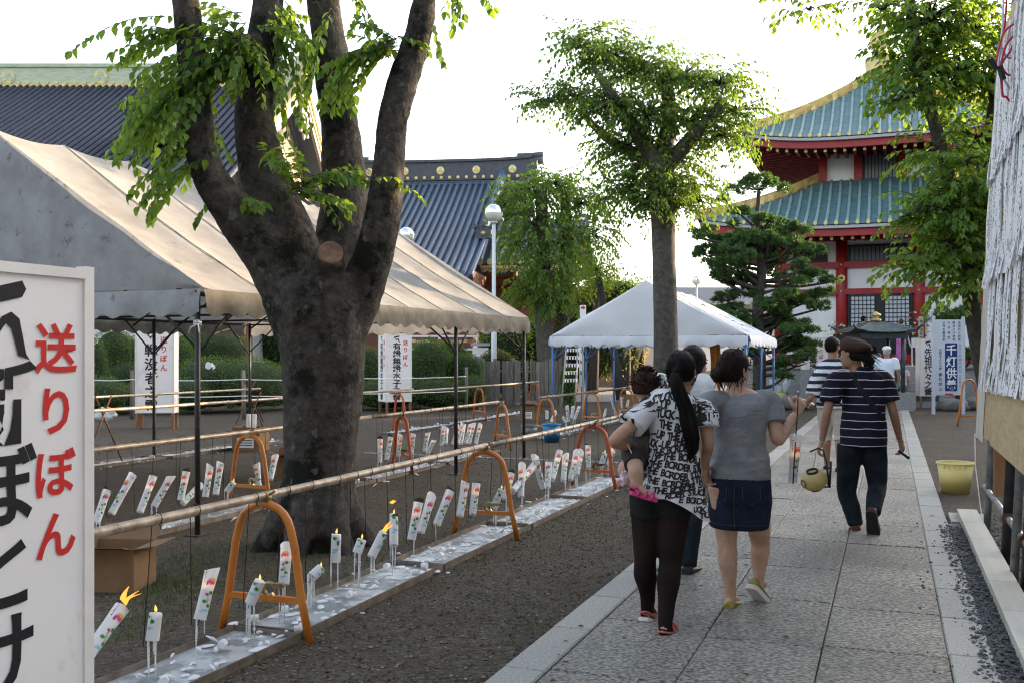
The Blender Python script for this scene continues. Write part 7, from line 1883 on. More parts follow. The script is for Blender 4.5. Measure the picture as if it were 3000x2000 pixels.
    def body_mesh(s, skin, hands=True, voxel=.0105, hl=None, hr=None, legs=True, arms=(1, 1)):
        mb = MB(); H = s.H
        s.torso(mb, -.006); s.face(mb)
        k = s.b ** .6
        for c in 'lr':
            if arms['lr'.index(c)]: s.limb(mb, [s.q(0, 0, .79).lerp(s.j['sh' + c], .55), 'sh' + c, s.j['sh' + c].lerp(s.j['el' + c], .5), 'el' + c, s.j['el' + c].lerp(s.j['wr' + c], .35), 'wr' + c], [.03, .031 * k, .0265 * k, .0225 * k, .0225 * k, .0155])
            if legs: s.limb(mb, ['hip' + c, s.j['hip' + c].lerp(s.j['kn' + c], .45), 'kn' + c, s.j['kn' + c].lerp(s.j['an' + c], .3) - s.Y * .006 * H, s.j['kn' + c].lerp(s.j['an' + c], .62), 'an' + c], [.056 * k, .050 * k, .0345 * k, .0355 * k, .027 * k, .0205])
        for f_ in ('l', 'r'):
            if legs: mb.tube([s.j['an' + f_] - Vector((0, 0, .004)) * H, s.j['an' + f_] + s.foot(f_) * (.05 * H) - Vector((0, 0, .022 * H)), s.j['an' + f_] + s.foot(f_) * (.105 * H) - Vector((0, 0, .030 * H))], [.021 * H, .022 * H, .016 * H], 10)
            if legs: mb.ball(s.j['an' + f_] - s.foot(f_) * (.014 * H) - Vector((0, 0, .016 * H)), .021 * H, 8, 6)
        out = fuse_mb(mb, voxel, 5)
        for c, spec in (('l', hl), ('r', hr)):
            if not arms['lr'.index(c)]: continue
            fd = (s.j['wr' + c] - s.j['el' + c]).normalized(); side = -1 if c == 'l' else 1
            if spec is None: s.hand(out, s.j['wr' + c], fd + s.Y * .15, -s.X * side * 1.0 if True else None, side * (1 if True else 1), .35)
            else: s.hand(out, s.j['wr' + c], spec[0], spec[1], side, spec[2])
        s.body = out.obj('body', skin, s.root); s.face_details()
        return s.body
    def foot(s, c):
        return getattr(s, 'foot_' + c, s.Y)
    def garment(s, name, m, fn, voxel=.012, smooth=4, par=None, fold=0.0):
        mb = MB(); fn(mb); out = fuse_mb(mb, voxel, smooth)
        vs = []
        for v in out.v:
            p = Vector(v); zz = (p.z - s.loc.z) / s.H
            k = noise.fractal(Vector((p.x * 7, p.y * 7, p.z * 4.5)) + Vector((s.rz * 9, 0, 0)), 1.0, 2.0, 3) + fold * .9 * (1 - abs(noise.noise(Vector((p.x * 4, p.y * 4, p.z * 20 + 6 * p.x * s.rz))) * 2.2)) * max(0, 1 - abs(zz - .56) / .09)
            d = Vector((p.x - s.loc.x, p.y - s.loc.y, 0)); d = d.normalized() if d.length > .01 else d
            vs.append(tuple(p + d * (k * .007)))
        out.v = vs
        return out.obj(name, m, s.root)
    def sleeves(s, mb, frac=.5, r0=.042, r1=.036):
        for c in 'lr':
            e = s.j['sh' + c].lerp(s.j['el' + c], frac)
            s.limb(mb, [s.q(0, 0, .785).lerp(s.j['sh' + c], .5), 'sh' + c, e], [r0 * .98, r0, r1], 14)
    def shoe(s, c, m, sole_m=None, wd=.026, hh=.03, open_=False, boot=0):
        H = s.H; a = s.j['an' + c]; f = s.foot(c).normalized(); up = Vector((0, 0, 1)); r_ = f.cross(up)
        if r_.length < .2: r_ = s.X
        r_.normalize(); u = r_.cross(f)
        base = a - u * (.045 * H)
        mb = MB(); rings = []
        for t, w, h_ in ((-.036, .017, .034), (-.026, .023, .042), (.0, .0245, .040), (.04, .027, .030), (.085, .031, .022), (.115, .026, .017), (.13, .012, .011)):
            c0 = base + f * (t * H)
            rings.append([c0 + r_ * (w * H * math.cos(q)) + u * (h_ * H * (.5 + .5 * math.sin(q))) for q in [2 * math.pi * k / 14 for k in range(14)]])
        mb.rings(rings)
        o = mb.obj('shoe', m, s.root)
        if sole_m is not None:
            mb = MB(); rings = []
            for t, w in ((-.04, .014), (-.03, .025), (.0, .0265), (.04, .0285), (.085, .033), (.117, .028), (.134, .012)):
                c0 = base + f * (t * H); rings.append([c0 + r_ * (w * H * q) + u * (z * H) for q, z in ((-1, -.009), (1, -.009), (1, .009), (-1, .009))])
            mb.rings(rings, smooth=False); mb.obj('sole', sole_m, o)
        if boot:
            mb = MB(); mb.tube([a - u * .01 * H, a + u * boot * H], [.03 * H, .032 * H], 12); mb.obj('boot_shaft', m, o)
        return o
    def trousers(s, mb, g=.010, flare=.034, z1=.60, cuff='an', knee=.042):
        k = s.b ** .6
        s.torso(mb, g * .8, .47, z1)
        for c in 'lr':
            end = s.j['an' + c] if cuff == 'an' else s.j['kn' + c].lerp(s.j['an' + c], cuff)
            s.limb(mb, ['hip' + c, s.j['hip' + c].lerp(s.j['kn' + c], .45), 'kn' + c, s.j['kn' + c].lerp(end, .5), end - Vector((0, 0, .012 * s.H)) if cuff == 'an' else end], [.060 * k + g * .5, .054 * k + g * .5, knee * k, knee * k * .95, flare], 16)

# ---------------- woman with ponytail carrying a baby
dA = 5.5
A = Fig('woman with long black ponytail in a lettered white tunic carrying a baby', GD(1935, dA), R(-1), 1.555, True, build=.96)
d0 = 5.45
A.j['anl'] = G(1898, 1822) + Vector((0, 0, .075)); A.j['anr'] = G(1948, 1868) + Vector((0, 0, .07))
A.j['knl'] = P(1890, 1640, 5.5); A.j['knr'] = P(1965, 1650, 5.42); A.j['hipl'] = P(1898, 1430, 5.48); A.j['hipr'] = P(1975, 1430, 5.46)
_ca = GD(1962, 5.48) - A.loc; _ca.z = 0
A.loc = A.loc + _ca
for k in ('pelvis', 'waist', 'chest', 'neck', 'head', 'shl', 'shr'): A.j[k] = A.j[k] + _ca
A.j['head'] = P(2000, 1088, 5.48); A.j['neck'] = P(1990, 1170, 5.48)
A.j['shl'] = P(1895, 1205, 5.45); A.j['shr'] = P(2062, 1205, 5.50)
A.j['ell'] = P(1800, 1290, 5.30); A.j['wrl'] = P(1868, 1322, 5.60); A.j['elr'] = P(2075, 1300, 5.46); A.j['wrr'] = P(2062, 1370, 5.60)
A.headrot = Matrix.Rotation(R(-8), 3, 'Z')
A.body_mesh(m_skin, hl=(A.X * .7 + Vector((0, 0, .2)) - A.Y * -.2, A.Y * -.3 + Vector((0, 0, 1)), .45), hr=(Vector((0, 0, -1)) + A.Y * .2, -A.X, .5))
# tights and shorts
m_tights = mat('sheer_black_tights', (0.011, 0.007, 0.007), (0.026, 0.016, 0.015), scale=3, rough=.75, spec=.1)
def f_(mb):
    for c in 'lr':
        A.limb(mb, ['hip' + c, A.j['hip' + c].lerp(A.j['kn' + c], .45), 'kn' + c, A.j['kn' + c].lerp(A.j['an' + c], .3) - A.Y * .008, A.j['kn' + c].lerp(A.j['an' + c], .62), A.j['an' + c] - Vector((0, 0, .02))], [.062, .056, .041, .043, .031, .0235])
        mb.tube([A.j['an' + c], A.j['an' + c] + A.Y * .08 - Vector((0, 0, .038)), A.j['an' + c] + A.Y * .15 - Vector((0, 0, .046))], [.036, .034, .024], 10); mb.ball(A.j['an' + c] - A.Y * .02 - Vector((0, 0, .03)), .034, 8, 6)
A.garment('tights', m_tights, f_, .011)
m_shorts = cloth_mat('black_shorts', (0.012, 0.012, 0.013))
def f_(mb):
    A.ell(mb, [(0, 0, .45, .100, .082), (0, 0, .50, .104, .085), (0, 0, .56, .096, .076)])
    for c in 'lr': A.limb(mb, ['hip' + c, A.j['hip' + c].lerp(A.j['kn' + c], .40)], [.070, .061], 16)
A.garment('shorts', m_shorts, f_)
m_sand = mat('coral_sandal', (0.45, 0.10, 0.09), (0.52, 0.15, 0.13), scale=8, rough=.5); m_whitesole = mat('white_sole', (0.62, 0.58, 0.6), rough=.6); m_pinksole = mat('pink_insole', (.55, .25, .3), rough=.6)
A.foot_l = (A.Y * 1 + Vector((0, 0, -.42))).normalized(); A.foot_r = (A.Y + A.X * .12 + Vector((0, 0, -.05))).normalized()
def sandal(Fg, c, m, sm, pm):
    H = Fg.H; a = Fg.j['an' + c]; f = Fg.foot(c).normalized(); r_ = f.cross(Vector((0, 0, 1))).normalized(); u = r_.cross(f); base = a - u * .062
    def sl(z0, z1, g, mm, nm, par):
        mb = MB(); rings = []
        for t, w in ((-.062, .016), (-.05, .032), (-.01, .037), (.05, .036), (.11, .043), (.155, .036), (.178, .016)):
            c0 = base + f * t; rings.append([c0 + r_ * ((w + g) * q) + u * z for q, z in ((-1, z0), (1, z0), (1, z1), (-1, z1))])
        mb.rings(rings, smooth=False); return mb.obj(nm, mm, par)
    s0 = sl(-.014, .006, .004, sm, 'sandal', Fg.root); sl(.006, .010, .002, pm, 'insole', s0)
    mb = MB()
    for t in (.045, .09):
        pts = [base + f * t + r_ * (.043 * math.cos(q)) + u * (.006 + .052 * math.sin(q)) for q in [math.pi * k / 10 for k in range(11)]]; mb.tube(pts, .009, 6, flat=.5)
    pts = [base + f * (.02 - .082 * math.sin(q)) + r_ * (.037 * math.cos(q)) + u * (.02 + .018 * math.sin(q)) for q in [math.pi * k / 10 for k in range(11)]]; mb.tube(pts, .006, 6)
    mb.obj('strap', m, s0)
sandal(A, 'l', m_sand, m_whitesole, m_pinksole); sandal(A, 'r', m_sand, m_whitesole, m_pinksole)
# tunic: flared loft with uneven hem, sleeves, printed lines of letters
m_tunic = cloth_mat('white_tunic', (0.66, 0.67, 0.72), (0.72, 0.73, 0.77), transl=.12)
def tunic_pt(a, v):
    """a round the body (0 right, pi/2 front), v 0 neck..1 hem"""
    back = max(0.0, -math.sin(a)); left = max(0.0, -math.cos(a)); right = max(0, math.cos(a))
    hem = .474 - .085 * right ** 1.6 - .02 * left ** 2
    z = .852 + (hem - .852) * v
    pr = [(.0, .046, .044), (.05, .082, .058), (.10, .098, .070), (.2, .094, .074), (.38, .084, .068), (.55, .092, .076), (.75, .112, .092), (.9, .126, .104), (1.0, .136, .112)]
    for k in range(len(pr) - 1):
        if pr[k][0] <= v <= pr[k + 1][0]:
            q = (v - pr[k][0]) / (pr[k + 1][0] - pr[k][0]); rx = pr[k][1] + (pr[k + 1][1] - pr[k][1]) * q; ry = pr[k][2] + (pr[k + 1][2] - pr[k][2]) * q
    fold = 1 + max(0, v - .35) * (.07 * math.sin(a * 7 + 1.2 + v * 2) + .05 * math.sin(a * 11 + 4)) + .012 * math.sin(v * 30 + a * 3)
    rx *= fold; ry *= fold
    off = .022 * (v - .1)
    c = A.q(0.0 + off * .3, 0, z)
    return c + (A.X * (rx * math.cos(a)) + A.Y * (ry * math.sin(a))) * A.H
mb = MB(); n = 72; mrow = 44
mb.rings([[tunic_pt(2 * math.pi * k / n, i / mrow) for k in range(n)] for i in range(mrow + 1)], caps=False)
tun = mb.obj('tunic', m_tunic, A.root)
def f_(mb): A.sleeves(mb, .50, .044, .050)
slv = A.garment('sleeves', m_tunic, f_, .012, 3)
tri = BVHTree.FromPolygons([Vector(v) for v in mb.v], mb.f)
me = slv.data; tri2 = BVHTree.FromPolygons([v.co.copy() for v in me.vertices], [tuple(p.vertices) for p in me.polygons])
mb = MB(); r = random.Random(4)
LINE = 'BORDER STUCK-UP THE '
axis = A.q(0, 0, 0)
z = A.loc.z + .825 * A.H; row_i = 0
while z > .40 * A.H:
    hgt = .054 * (1.0 - .42 * max(0, (.80 * A.H - z) / (.4 * A.H))); u = -2.0 + r.uniform(-.1, .1); k = r.choice((0, 2, 4, 6, 7))
    rad0 = .15
    while u < 2.0:
        ch = LINE[k % len(LINE)]; k += 1
        wch = hgt * .62
        if ch == ' ': u += wch * .55 / rad0; continue
        out = []; vs, fs, (x0, x1, y0, y1) = GL[(ch, .045)]
        for v in vs:
            px = (v.x - (x0 + x1) / 2) * hgt * 1.15 + (v.y - .36) * hgt * .25 + r.uniform(-.0014, .0014); pz = (v.y - .36) * hgt * 1.25
            ang = u + px / rad0; dr = A.X * math.sin(ang) - A.Y * math.cos(ang)
            o0 = Vector((axis.x, axis.y, z + pz + .014 * math.sin(u * 2.3 + row_i))) + dr * .55
            hits = [h_[0] for h_ in (tri.ray_cast(o0, -dr), tri2.ray_cast(o0, -dr)) if h_[0] is not None and (h_[0] - o0).length < .53]
            if not hits: out = None; break
            out.append(min(hits, key=lambda q: (q - o0).length) + dr * .0035)
        if out and max((a - out[0]).length for a in out) < hgt * 2.2: mb.add(out, fs)
        u += wch * (1.0 if ch != 'U' else 1.05) / rad0
    z -= hgt * .95; row_i += 1
mb.obj('printed_letters', m_ink, tun)
# hair with ponytail
def f_(mb):
    H = A.H; h = A.h
    rings = []
    for zz, rx, ry, oy in ((-.035, .036, .030, -.026), (-.02, .043, .044, -.016), (0, .0485, .058, -.010), (.02, .050, .064, -.008), (.045, .045, .059, -.008), (.065, .030, .042, -.008), (.0765, .010, .016, -.008)):
        rings.append([h(rx * math.cos(a), oy + ry * math.sin(a) * (1 if math.sin(a) < 0 else .93), zz) for a in [2 * math.pi * k / 20 for k in range(20)]])
    mb.rings(rings)
    mb.ball(h(.002, -.07, .005), .014 * H, 8, 6)
A.garment('hair', m_hair, f_, .008, 4)
mb = MB(); h = A.h; r = random.Random(2)
core = [h(.002, -.066, .006), h(.006, -.085, -.03), P(2008, 1200, 5.36), P(2022, 1260, 5.35), P(2028, 1310, 5.36), P(2020, 1345, 5.37)]
cp, cr = branch_path([(p, q) for p, q in zip(core, (.014, .034, .043, .043, .034, .008))], 8); mb.tube(cp, cr, 14, flat=.6)
for k in range(70):
    a = r.uniform(0, 6.28); e = r.uniform(.6, 1.06); end = r.uniform(.75, 1.0); m_ = int(len(cp) * end)
    mb.tube([cp[i] + (A.X * math.cos(a) + A.Y * math.sin(a) * .6) * (cr[i] * e) + Vector((r.uniform(-.002, .002), r.uniform(-.002, .002), 0)) for i in range(0, m_, 3)], [.003] * len(range(0, m_, 3)), 4)
mb.obj('ponytail', m_hair, A.root)
MB().tube([h(.002, -.07, .005) + (A.X * math.cos(a) + Vector((0, 0, 1)) * math.sin(a)) * .021 for a in [2 * math.pi * k / 12 for k in range(12)]], .004, 5, closed=True).obj('hair_tie', m_black, A.root)

flyaways(A, m_hair, 150, 3)
# ---------------- baby on her hip
B_ = Fig('baby with spiky brown hair in dark clothes and pink sandals held on the hip', P(1892, 1400, 5.52), R(-6), .78, True, build=1.25, name='person')
Hb = .78
B_.j.update(pelvis=P(1868, 1335, 5.50), waist=P(1872, 1290, 5.52), chest=P(1880, 1245, 5.54), neck=P(1890, 1185, 5.56), head=P(1893, 1130, 5.56),
            shl=P(1855, 1215, 5.52), shr=P(1918, 1212, 5.58), ell=P(1846, 1255, 5.62), elr=P(1925, 1250, 5.66), wrl=P(1860, 1275, 5.72), wrr=P(1930, 1240, 5.76), hipl=P(1856, 1335, 5.46), hipr=P(1880, 1340, 5.56), knl=P(1862, 1372, 5.34), knr=P(1832, 1370, 5.62), anl=P(1866, 1425, 5.32), anr=P(1840, 1400, 5.60))
def baby():
    s = B_; mb = MB(); c = s.j['head']; s.foot_l = (s.Y * .2 + s.X * .9 + Vector((0, 0, -.25))).normalized(); s.foot_r = s.Y
    def h(x, y, z): return c + s.local((x, y, z))
    s.h = h
    rings = []
    for z, rx, ry, oy in ((-.085, .03, .03, .015), (-.07, .05, .05, .012), (-.04, .066, .066, .006), (0, .072, .078, 0), (.035, .070, .078, -.004), (.065, .052, .06, -.006), (.082, .02, .025, -.006)):
        rings.append([h(rx * math.cos(a), oy + ry * math.sin(a), z) for a in [2 * math.pi * k / 16 for k in range(16)]])
    mb.rings(rings)
    for sx in (-1, 1): mb.tube([h(.070 * sx, -.004, .0), h(.080 * sx, -.014, -.012), h(.072 * sx, -.004, -.034)], [.008, .012, .007], 8)
    mb.tube([h(0, .072, -.005), h(0, .084, -.02), h(0, .076, -.028)], [.006, .010, .006], 7)
    mb.tube([c - Vector((0, 0, .06)), s.j['neck']], [.036, .036], 10)
    mb.tube([s.j['neck'], s.j['chest'], s.j['waist'], s.j['pelvis']], [.05, .075, .078, .078], 12)
    for q in 'lr':
        s.limb(mb, ['sh' + q, 'el' + q, 'wr' + q], [.034 / Hb, .028 / Hb, .02 / Hb]); s.limb(mb, ['hip' + q, 'kn' + q, s.j['kn' + q].lerp(s.j['an' + q], .4), 'an' + q], [.055 / Hb, .042 / Hb, .043 / Hb, .027 / Hb])
        mb.tube([s.j['an' + q], s.j['an' + q] + s.foot(q) * .05 - Vector((0, 0, .02)), s.j['an' + q] + s.foot(q) * .085 - Vector((0, 0, .025))], [.026, .024, .018], 9)
    out = fuse_mb(mb, .008, 5)
    for q, sd in (('l', -1), ('r', 1)): s.hand(out, s.j['wr' + q], s.j['wr' + q] - s.j['el' + q], Vector((0, 0, -1)), sd, .5, .62)
    s.body = out.obj('body', m_skin_pale, s.root)
    for sx in (-1, 1): MB().ball(h(.028 * sx, .071, .0), (.009, .006, .008), 8, 6).obj('eye', m_ink, s.body)
    MB().tube([h(-.014, .072, -.05), h(0, .076, -.05), h(.014, .072, -.05)], .003, 5).obj('lips', m_pinksole, s.body)
    def g(mb):
        rings = []
        for z, rx, ry, oy in ((-.045, .062, .05, -.03), (-.02, .073, .07, -.018), (.01, .078, .086, -.008), (.045, .074, .085, -.006), (.075, .052, .062, -.006), (.092, .018, .024, -.006)):
            rings.append([h(rx * math.cos(a), oy + ry * math.sin(a) * (1 if math.sin(a) < 0 else .9), z) for a in [2 * math.pi * k / 18 for k in range(18)]])
        mb.rings(rings)
    m_bh = mat('baby_hair', (.014, .007, .005), (.04, .02, .013), scale=60, rough=.6, spec=.1); s.garment('hair', m_bh, g, .008, 3)
    mb = MB(); r = random.Random(6)
    for k in range(300):
        a = r.uniform(0, 6.28); b = r.uniform(.05, 1.45); d = Vector((math.cos(a) * math.cos(b), math.sin(a) * math.cos(b), math.sin(b)))
        if d.y > .5 and b < .5: continue
        p = h(d.x * .072, d.y * .08 - .006, d.z * .086); dd = s.local(d)
        mb.tube([p, p + dd * .014 + Vector((r.uniform(-.004, .004), 0, .004)), p + dd * r.uniform(.016, .03) + Vector((r.uniform(-.01, .01), r.uniform(-.01, .01), .010))], [.004, .0026, .0006], 4)
    mb.obj('hair_tufts', m_bh, s.root)
    m_bt = mat('dark_patterned_top', (.03, .03, .028), (.10, .09, .085), scale=22, rough=.85, bump=.2); m_bs = cloth_mat('charcoal_shorts', (.035, .03, .03))
    def g(mb):
        mb.tube([s.j['neck'] - Vector((0, 0, .005)), s.j['chest'], s.j['waist'], s.j['pelvis'] + Vector((0, 0, .02))], [.052, .086, .089, .088], 14)
        for q in 'lr': s.limb(mb, ['sh' + q, s.j['sh' + q].lerp(s.j['el' + q], .7)], [.045 / Hb, .04 / Hb])
    s.garment('top', m_bt, g, .009, 4)
    def g(mb):
        mb.tube([s.j['waist'].lerp(s.j['pelvis'], .5), s.j['pelvis'], s.j['pelvis'] - Vector((0, 0, .03))], [.089, .094, .085], 14)
        for q in 'lr': s.limb(mb, ['hip' + q, s.j['hip' + q].lerp(s.j['kn' + q], .75)], [.066 / Hb, .060 / Hb])
    sh = s.garment('shorts', m_bs, g, .009, 4)
    MB().tube([P(1836, 1298, 5.38), P(1848, 1320, 5.375), P(1856, 1345, 5.375)], .0035, 5).obj('piping', m_plaster, s.root)
    m_ps = mat('magenta_sandal', (.50, .03, .16), (.58, .05, .2), scale=9, rough=.5)
    a = s.j['anl']; f = s.foot_l; base = a - Vector((0, 0, .035)); r_ = f.cross(Vector((0, 0, 1))).normalized(); u = r_.cross(f)
    mb = MB(); mb.rings([[base + f * t + r_ * (w * q) + u * z for q, z in ((-1, -.012), (1, -.012), (1, .006), (-1, .006))] for t, w in ((-.04, .014), (-.025, .028), (.03, .03), (.08, .034), (.115, .022))], smooth=False)
    for t in (.01, .05, .085): mb.tube([base + f * t + r_ * (.034 * math.cos(q)) + u * (-.004 + .030 * math.sin(q)) for q in [math.pi * k / 8 for k in range(9)]], .009, 6)
    mb.tube([base + f * (-.0 - .04 * math.sin(q)) + r_ * (.03 * math.cos(q)) + u * .03 for q in [math.pi * k / 8 for k in range(9)]], .009, 6)
    mb.obj('sandal', m_ps, s.root)
baby()
# pink cloth bundle at the baby's side
crumple('folded_towel', 'pink and white cloth bundle below the baby', P(1832, 1392, 5.5), .05, .1, mat('pink_check_cloth', (.62, .2, .32), (.75, .7, .72), scale=30, rough=.8), 3, 'cloth')
_t = bpy.data.objects['folded_towel']; _t.location.z = P(1832, 1392, 5.5).z - .06

# ---------------- woman in grey with the hand lantern
Bw = Fig('woman in grey tee and denim skirt holding up a candle on a wire', GD(2168, 5.85), R(-4), 1.58, True, build=1.10)
Bw.j['anl'] = G(2140, 1788) + Vector((0, 0, .075)); Bw.j['anr'] = P(2222, 1700, 5.98)
Bw.j['knl'] = P(2130, 1590, 5.85); Bw.j['knr'] = P(2228, 1590, 5.98); Bw.j['hipl'] = P(2120, 1420, 5.85); Bw.j['hipr'] = P(2208, 1420, 5.88)
Bw.j['head'] = P(2152, 1082, 5.84); Bw.j['neck'] = P(2160, 1145, 5.83)
Bw.j['shl'] = P(2074, 1178, 5.82); Bw.j['shr'] = P(2258, 1175, 5.86); Bw.j['ell'] = P(2060, 1270, 5.74); Bw.j['wrl'] = P(2066, 1362, 5.80); Bw.j['elr'] = P(2278, 1288, 5.80); Bw.j['wrr'] = P(2330, 1212, 5.92)
Bw.headrot = Matrix.Rotation(R(-28), 3, 'Z')
Bw.body_mesh(m_skin_pale, hr=((P(2352, 1172, 5.95) - Bw.j['wrr']), Vector((-.75, .65, -.1)), 1.0), hl=(Vector((0, 0, -1)) + Bw.Y * .45, Bw.X - Bw.Y * .3, .8))
m_grey_tee = cloth_mat('heather_grey_jersey', (0.17, 0.18, 0.20), (0.23, 0.24, 0.26), bump=.35)
def f_(mb):
    Bw.ell(mb, [(0, 0, .495, .112, .092), (0, 0, .53, .112, .090), (0, 0, .58, .104, .083), (0, 0, .62, .095, .076), (0, 0, .67, .099, .080), (0, .005, .73, .108, .086), (0, 0, .775, .106, .075), (0, -.003, .800, .092, .058), (0, -.004, .815, .066, .048)])
    Bw.sleeves(mb, .55, .041, .043)
Bw.garment('tee', m_grey_tee, f_, .009, 2, fold=1.0)
# yoke seam and gathers on the back
mb = MB()
tee = [o for o in Bw.root.children if o.name.startswith('tee')][0]
bt = BVHTree.FromPolygons([v.co.copy() for v in tee.data.vertices], [tuple(p.vertices) for p in tee.data.polygons])
def on_back(x, z, off=.002):
    o0 = Bw.q(x, -.3, z); hit = bt.ray_cast(o0, Bw.Y)
    return (hit[0] if hit[0] is not None else Bw.q(x, -.08, z)) - Bw.Y * off
mb.tube([on_back(x / 20 * .075, .735 - .006 * math.cos(x / 20 * 3)) for x in range(-20, 21)], .0022, 5)
for k in range(-4, 5): mb.tube([on_back(k * .006, .733), on_back(k * .008, .715), on_back(k * .011, .69)], [.0026, .002, .0006], 5)
mb.obj('yoke_seam', m_grey_tee, tee)
m_denim = mat('dark_denim', (0.009, 0.013, 0.028), (0.02, 0.026, 0.05), scale=12, rough=.9, spec=.12, bump=.3, bscale=60)
def f_(mb):
    Bw.ell(mb, [(-.004, 0, .312, .110, .088), (-.003, 0, .36, .116, .094), (0, 0, .42, .118, .098), (0, 0, .48, .114, .096), (0, 0, .53, .106, .087), (0, 0, .55, .098, .080)])
sk = Bw.garment('skirt', m_denim, f_, .012, 3)
bs = BVHTree.FromPolygons([v.co.copy() for v in sk.data.vertices], [tuple(p.vertices) for p in sk.data.polygons])
def on_sk(x, z, off=.002):
    hit = bs.ray_cast(Bw.q(x, -.4, z), Bw.Y); return (hit[0] if hit[0] is not None else Bw.q(x, -.1, z)) - Bw.Y * off
mb = MB(); mb.tube([on_sk(0, .32 + k * .01) for k in range(17)], .0022, 5)
for sx in (-1, 1):
    c = [(.028, .475), (.086, .475), (.088, .43), (.058, .412), (.03, .43), (.028, .475)]
    mb.tube([on_sk(sx * x, z_) for x, z_ in c], .002, 5)
mb.tube([on_sk(x / 12 * .1, .335) for x in range(-12, 13)], .002, 5)
mb.obj('stitching', mat('denim_stitch', (.06, .045, .04), rough=.8), sk)
m_gold_shoe = mat('gold_leather', (0.20, 0.165, 0.035), (0.30, 0.25, 0.06), scale=6, rough=.35, metal=.4, spec=.5)
Bw.foot_l = (Bw.Y + Bw.X * .05).normalized(); Bw.foot_r = (Bw.Y * .75 + Bw.X * .25 + Vector((0, 0, -.62))).normalized()
Bw.shoe('l', m_gold_shoe, m_whitesole); Bw.shoe('r', m_gold_shoe, m_whitesole)
def f_(mb):
    H = Bw.H; h = Bw.h; rings = []
    for zz, rx, ry, oy in ((-.045, .034, .03, -.030), (-.025, .045, .046, -.020), (0, .0515, .061, -.011), (.02, .053, .067, -.008), (.045, .048, .062, -.007), (.066, .033, .045, -.007), (.078, .012, .018, -.008)):
        rings.append([h(rx * math.cos(a), oy + ry * math.sin(a) * (1 if math.sin(a) < 0 else .9), zz) for a in [2 * math.pi * k / 20 for k in range(20)]])
    mb.rings(rings); mb.ball(h(-.012, -.078, -.018), (.042 * 1, .036, .040), 12, 8); mb.ball(h(-.03, -.07, -.035), .022, 8, 6)
Bw.garment('hair', m_hair_brown, f_, .008, 3)
mb = MB(); r = random.Random(12); h = Bw.h
for k in range(60):
    a = r.uniform(2.6, 6.8); p = h(.044 * math.cos(a), -.02 + .05 * math.sin(a), -.04 + r.uniform(-.01, .03)); e = p + Vector((r.uniform(-.03, .03), r.uniform(-.03, .01), r.uniform(-.09, -.03)))
    mb.tube([p, (p + e) / 2 + Vector((r.uniform(-.01, .01), 0, .01)), e], [.0022, .0018, .0006], 4)
for k in range(40):
    a = r.uniform(0, 6.28); c = h(-.012, -.078, -.018); mb.tube([c + (Bw.X * math.cos(q) + Vector((0, 0, 1)) * math.sin(q)) * .042 - Bw.Y * .01 * math.sin(q * 2 + a) for q in [a + t * .35 for t in range(5)]], .0022, 4)
mb.obj('loose_hair', m_hair_brown, Bw.root)
MB().tube([h(-.012 + .027 * math.cos(a), -.052 - .012 * math.cos(a), -.01 + .027 * math.sin(a)) for a in [2 * math.pi * k / 14 for k in range(14)]], .005, 6, closed=True).obj('hair_tie', mat('purple_tie', (.03, .01, .06), rough=.6), Bw.root)
mb = MB(); mb.tube([h(.052, .0, .022), h(.051, .04, .028), h(.04, .064, .028)], .0025, 5); mb.tube([h(.040, .066, .040), h(.014, .075, .040), h(.014, .073, .016), h(.040, .065, .016), h(.040, .066, .040)], .003, 5)
mb.obj('glasses', m_black, Bw.root)
MB().tube([h(-.02, -.045, .066), h(-.005, -.03, .076), h(.008, -.01, .078)], .0035, 5).obj('hair_pin', m_brass, Bw.root)
flyaways(Bw, m_hair_brown, 160, 4)
# lantern candle on a wire held in her hand
top = P(2338, 1146, 5.86); base = P(2324, 1414, 5.84)
root = thing('hand_candle', 'tall lit paper candle on a straight wire held by the woman in grey', 'candle', base)
MB().tube([top - Vector((0, 0, 0.0)), P(2337, 1195, 5.86), P(2330, 1300, 5.83), P(2323, 1416, 5.82)], .0036, 6).obj('wire', m_wire, root)
MB().ball(top, .006, 6, 4).obj('wire_tip', m_plaster, root)
def hand_sleeve():
    T = P(2332, 1272, 5.86); Bp = P(2322, 1412, 5.86); ax = (T - Bp); H = ax.length; ax.normalize(); x = ax.cross(Vector((-ST, CT, 0))).normalized(); y = ax.cross(x); n = 18; m = 8
    mb = MB(); mb.rings([[Bp + ax * (H * i / m) + x * ((.024 + .010 * i / m) * math.cos(2 * math.pi * j / n)) + y * ((.024 + .010 * i / m) * math.sin(2 * math.pi * j / n)) for j in range(n)] for i in range(m + 1)], caps=False)
    me = mb.mesh('paper_sleeve', m_sleeve); uvl = me.uv_layers.new(name='uv')
    for p in me.polygons:
        js = [v % n for v in p.vertices]; wrap = max(js) - min(js) > n / 2
        for li, vi in zip(p.loop_indices, p.vertices):
            j = vi % n; i = vi // n
            if wrap and j < n / 2: j += n
            uvl.data[li].uv = (j / n + .25, i / m)
    link('paper_sleeve', me, root)
    MB().tube([Bp + ax * .003, Bp + ax * H * .55], .021, 12).obj('wax', m_wax, root)
    mb = MB(); flame_mesh(mb, Bp + ax * (H * .56), .04, Vector((-.004, 0, 0)), .008); mb.obj('flame', m_flame_core, root)
hand_sleeve()

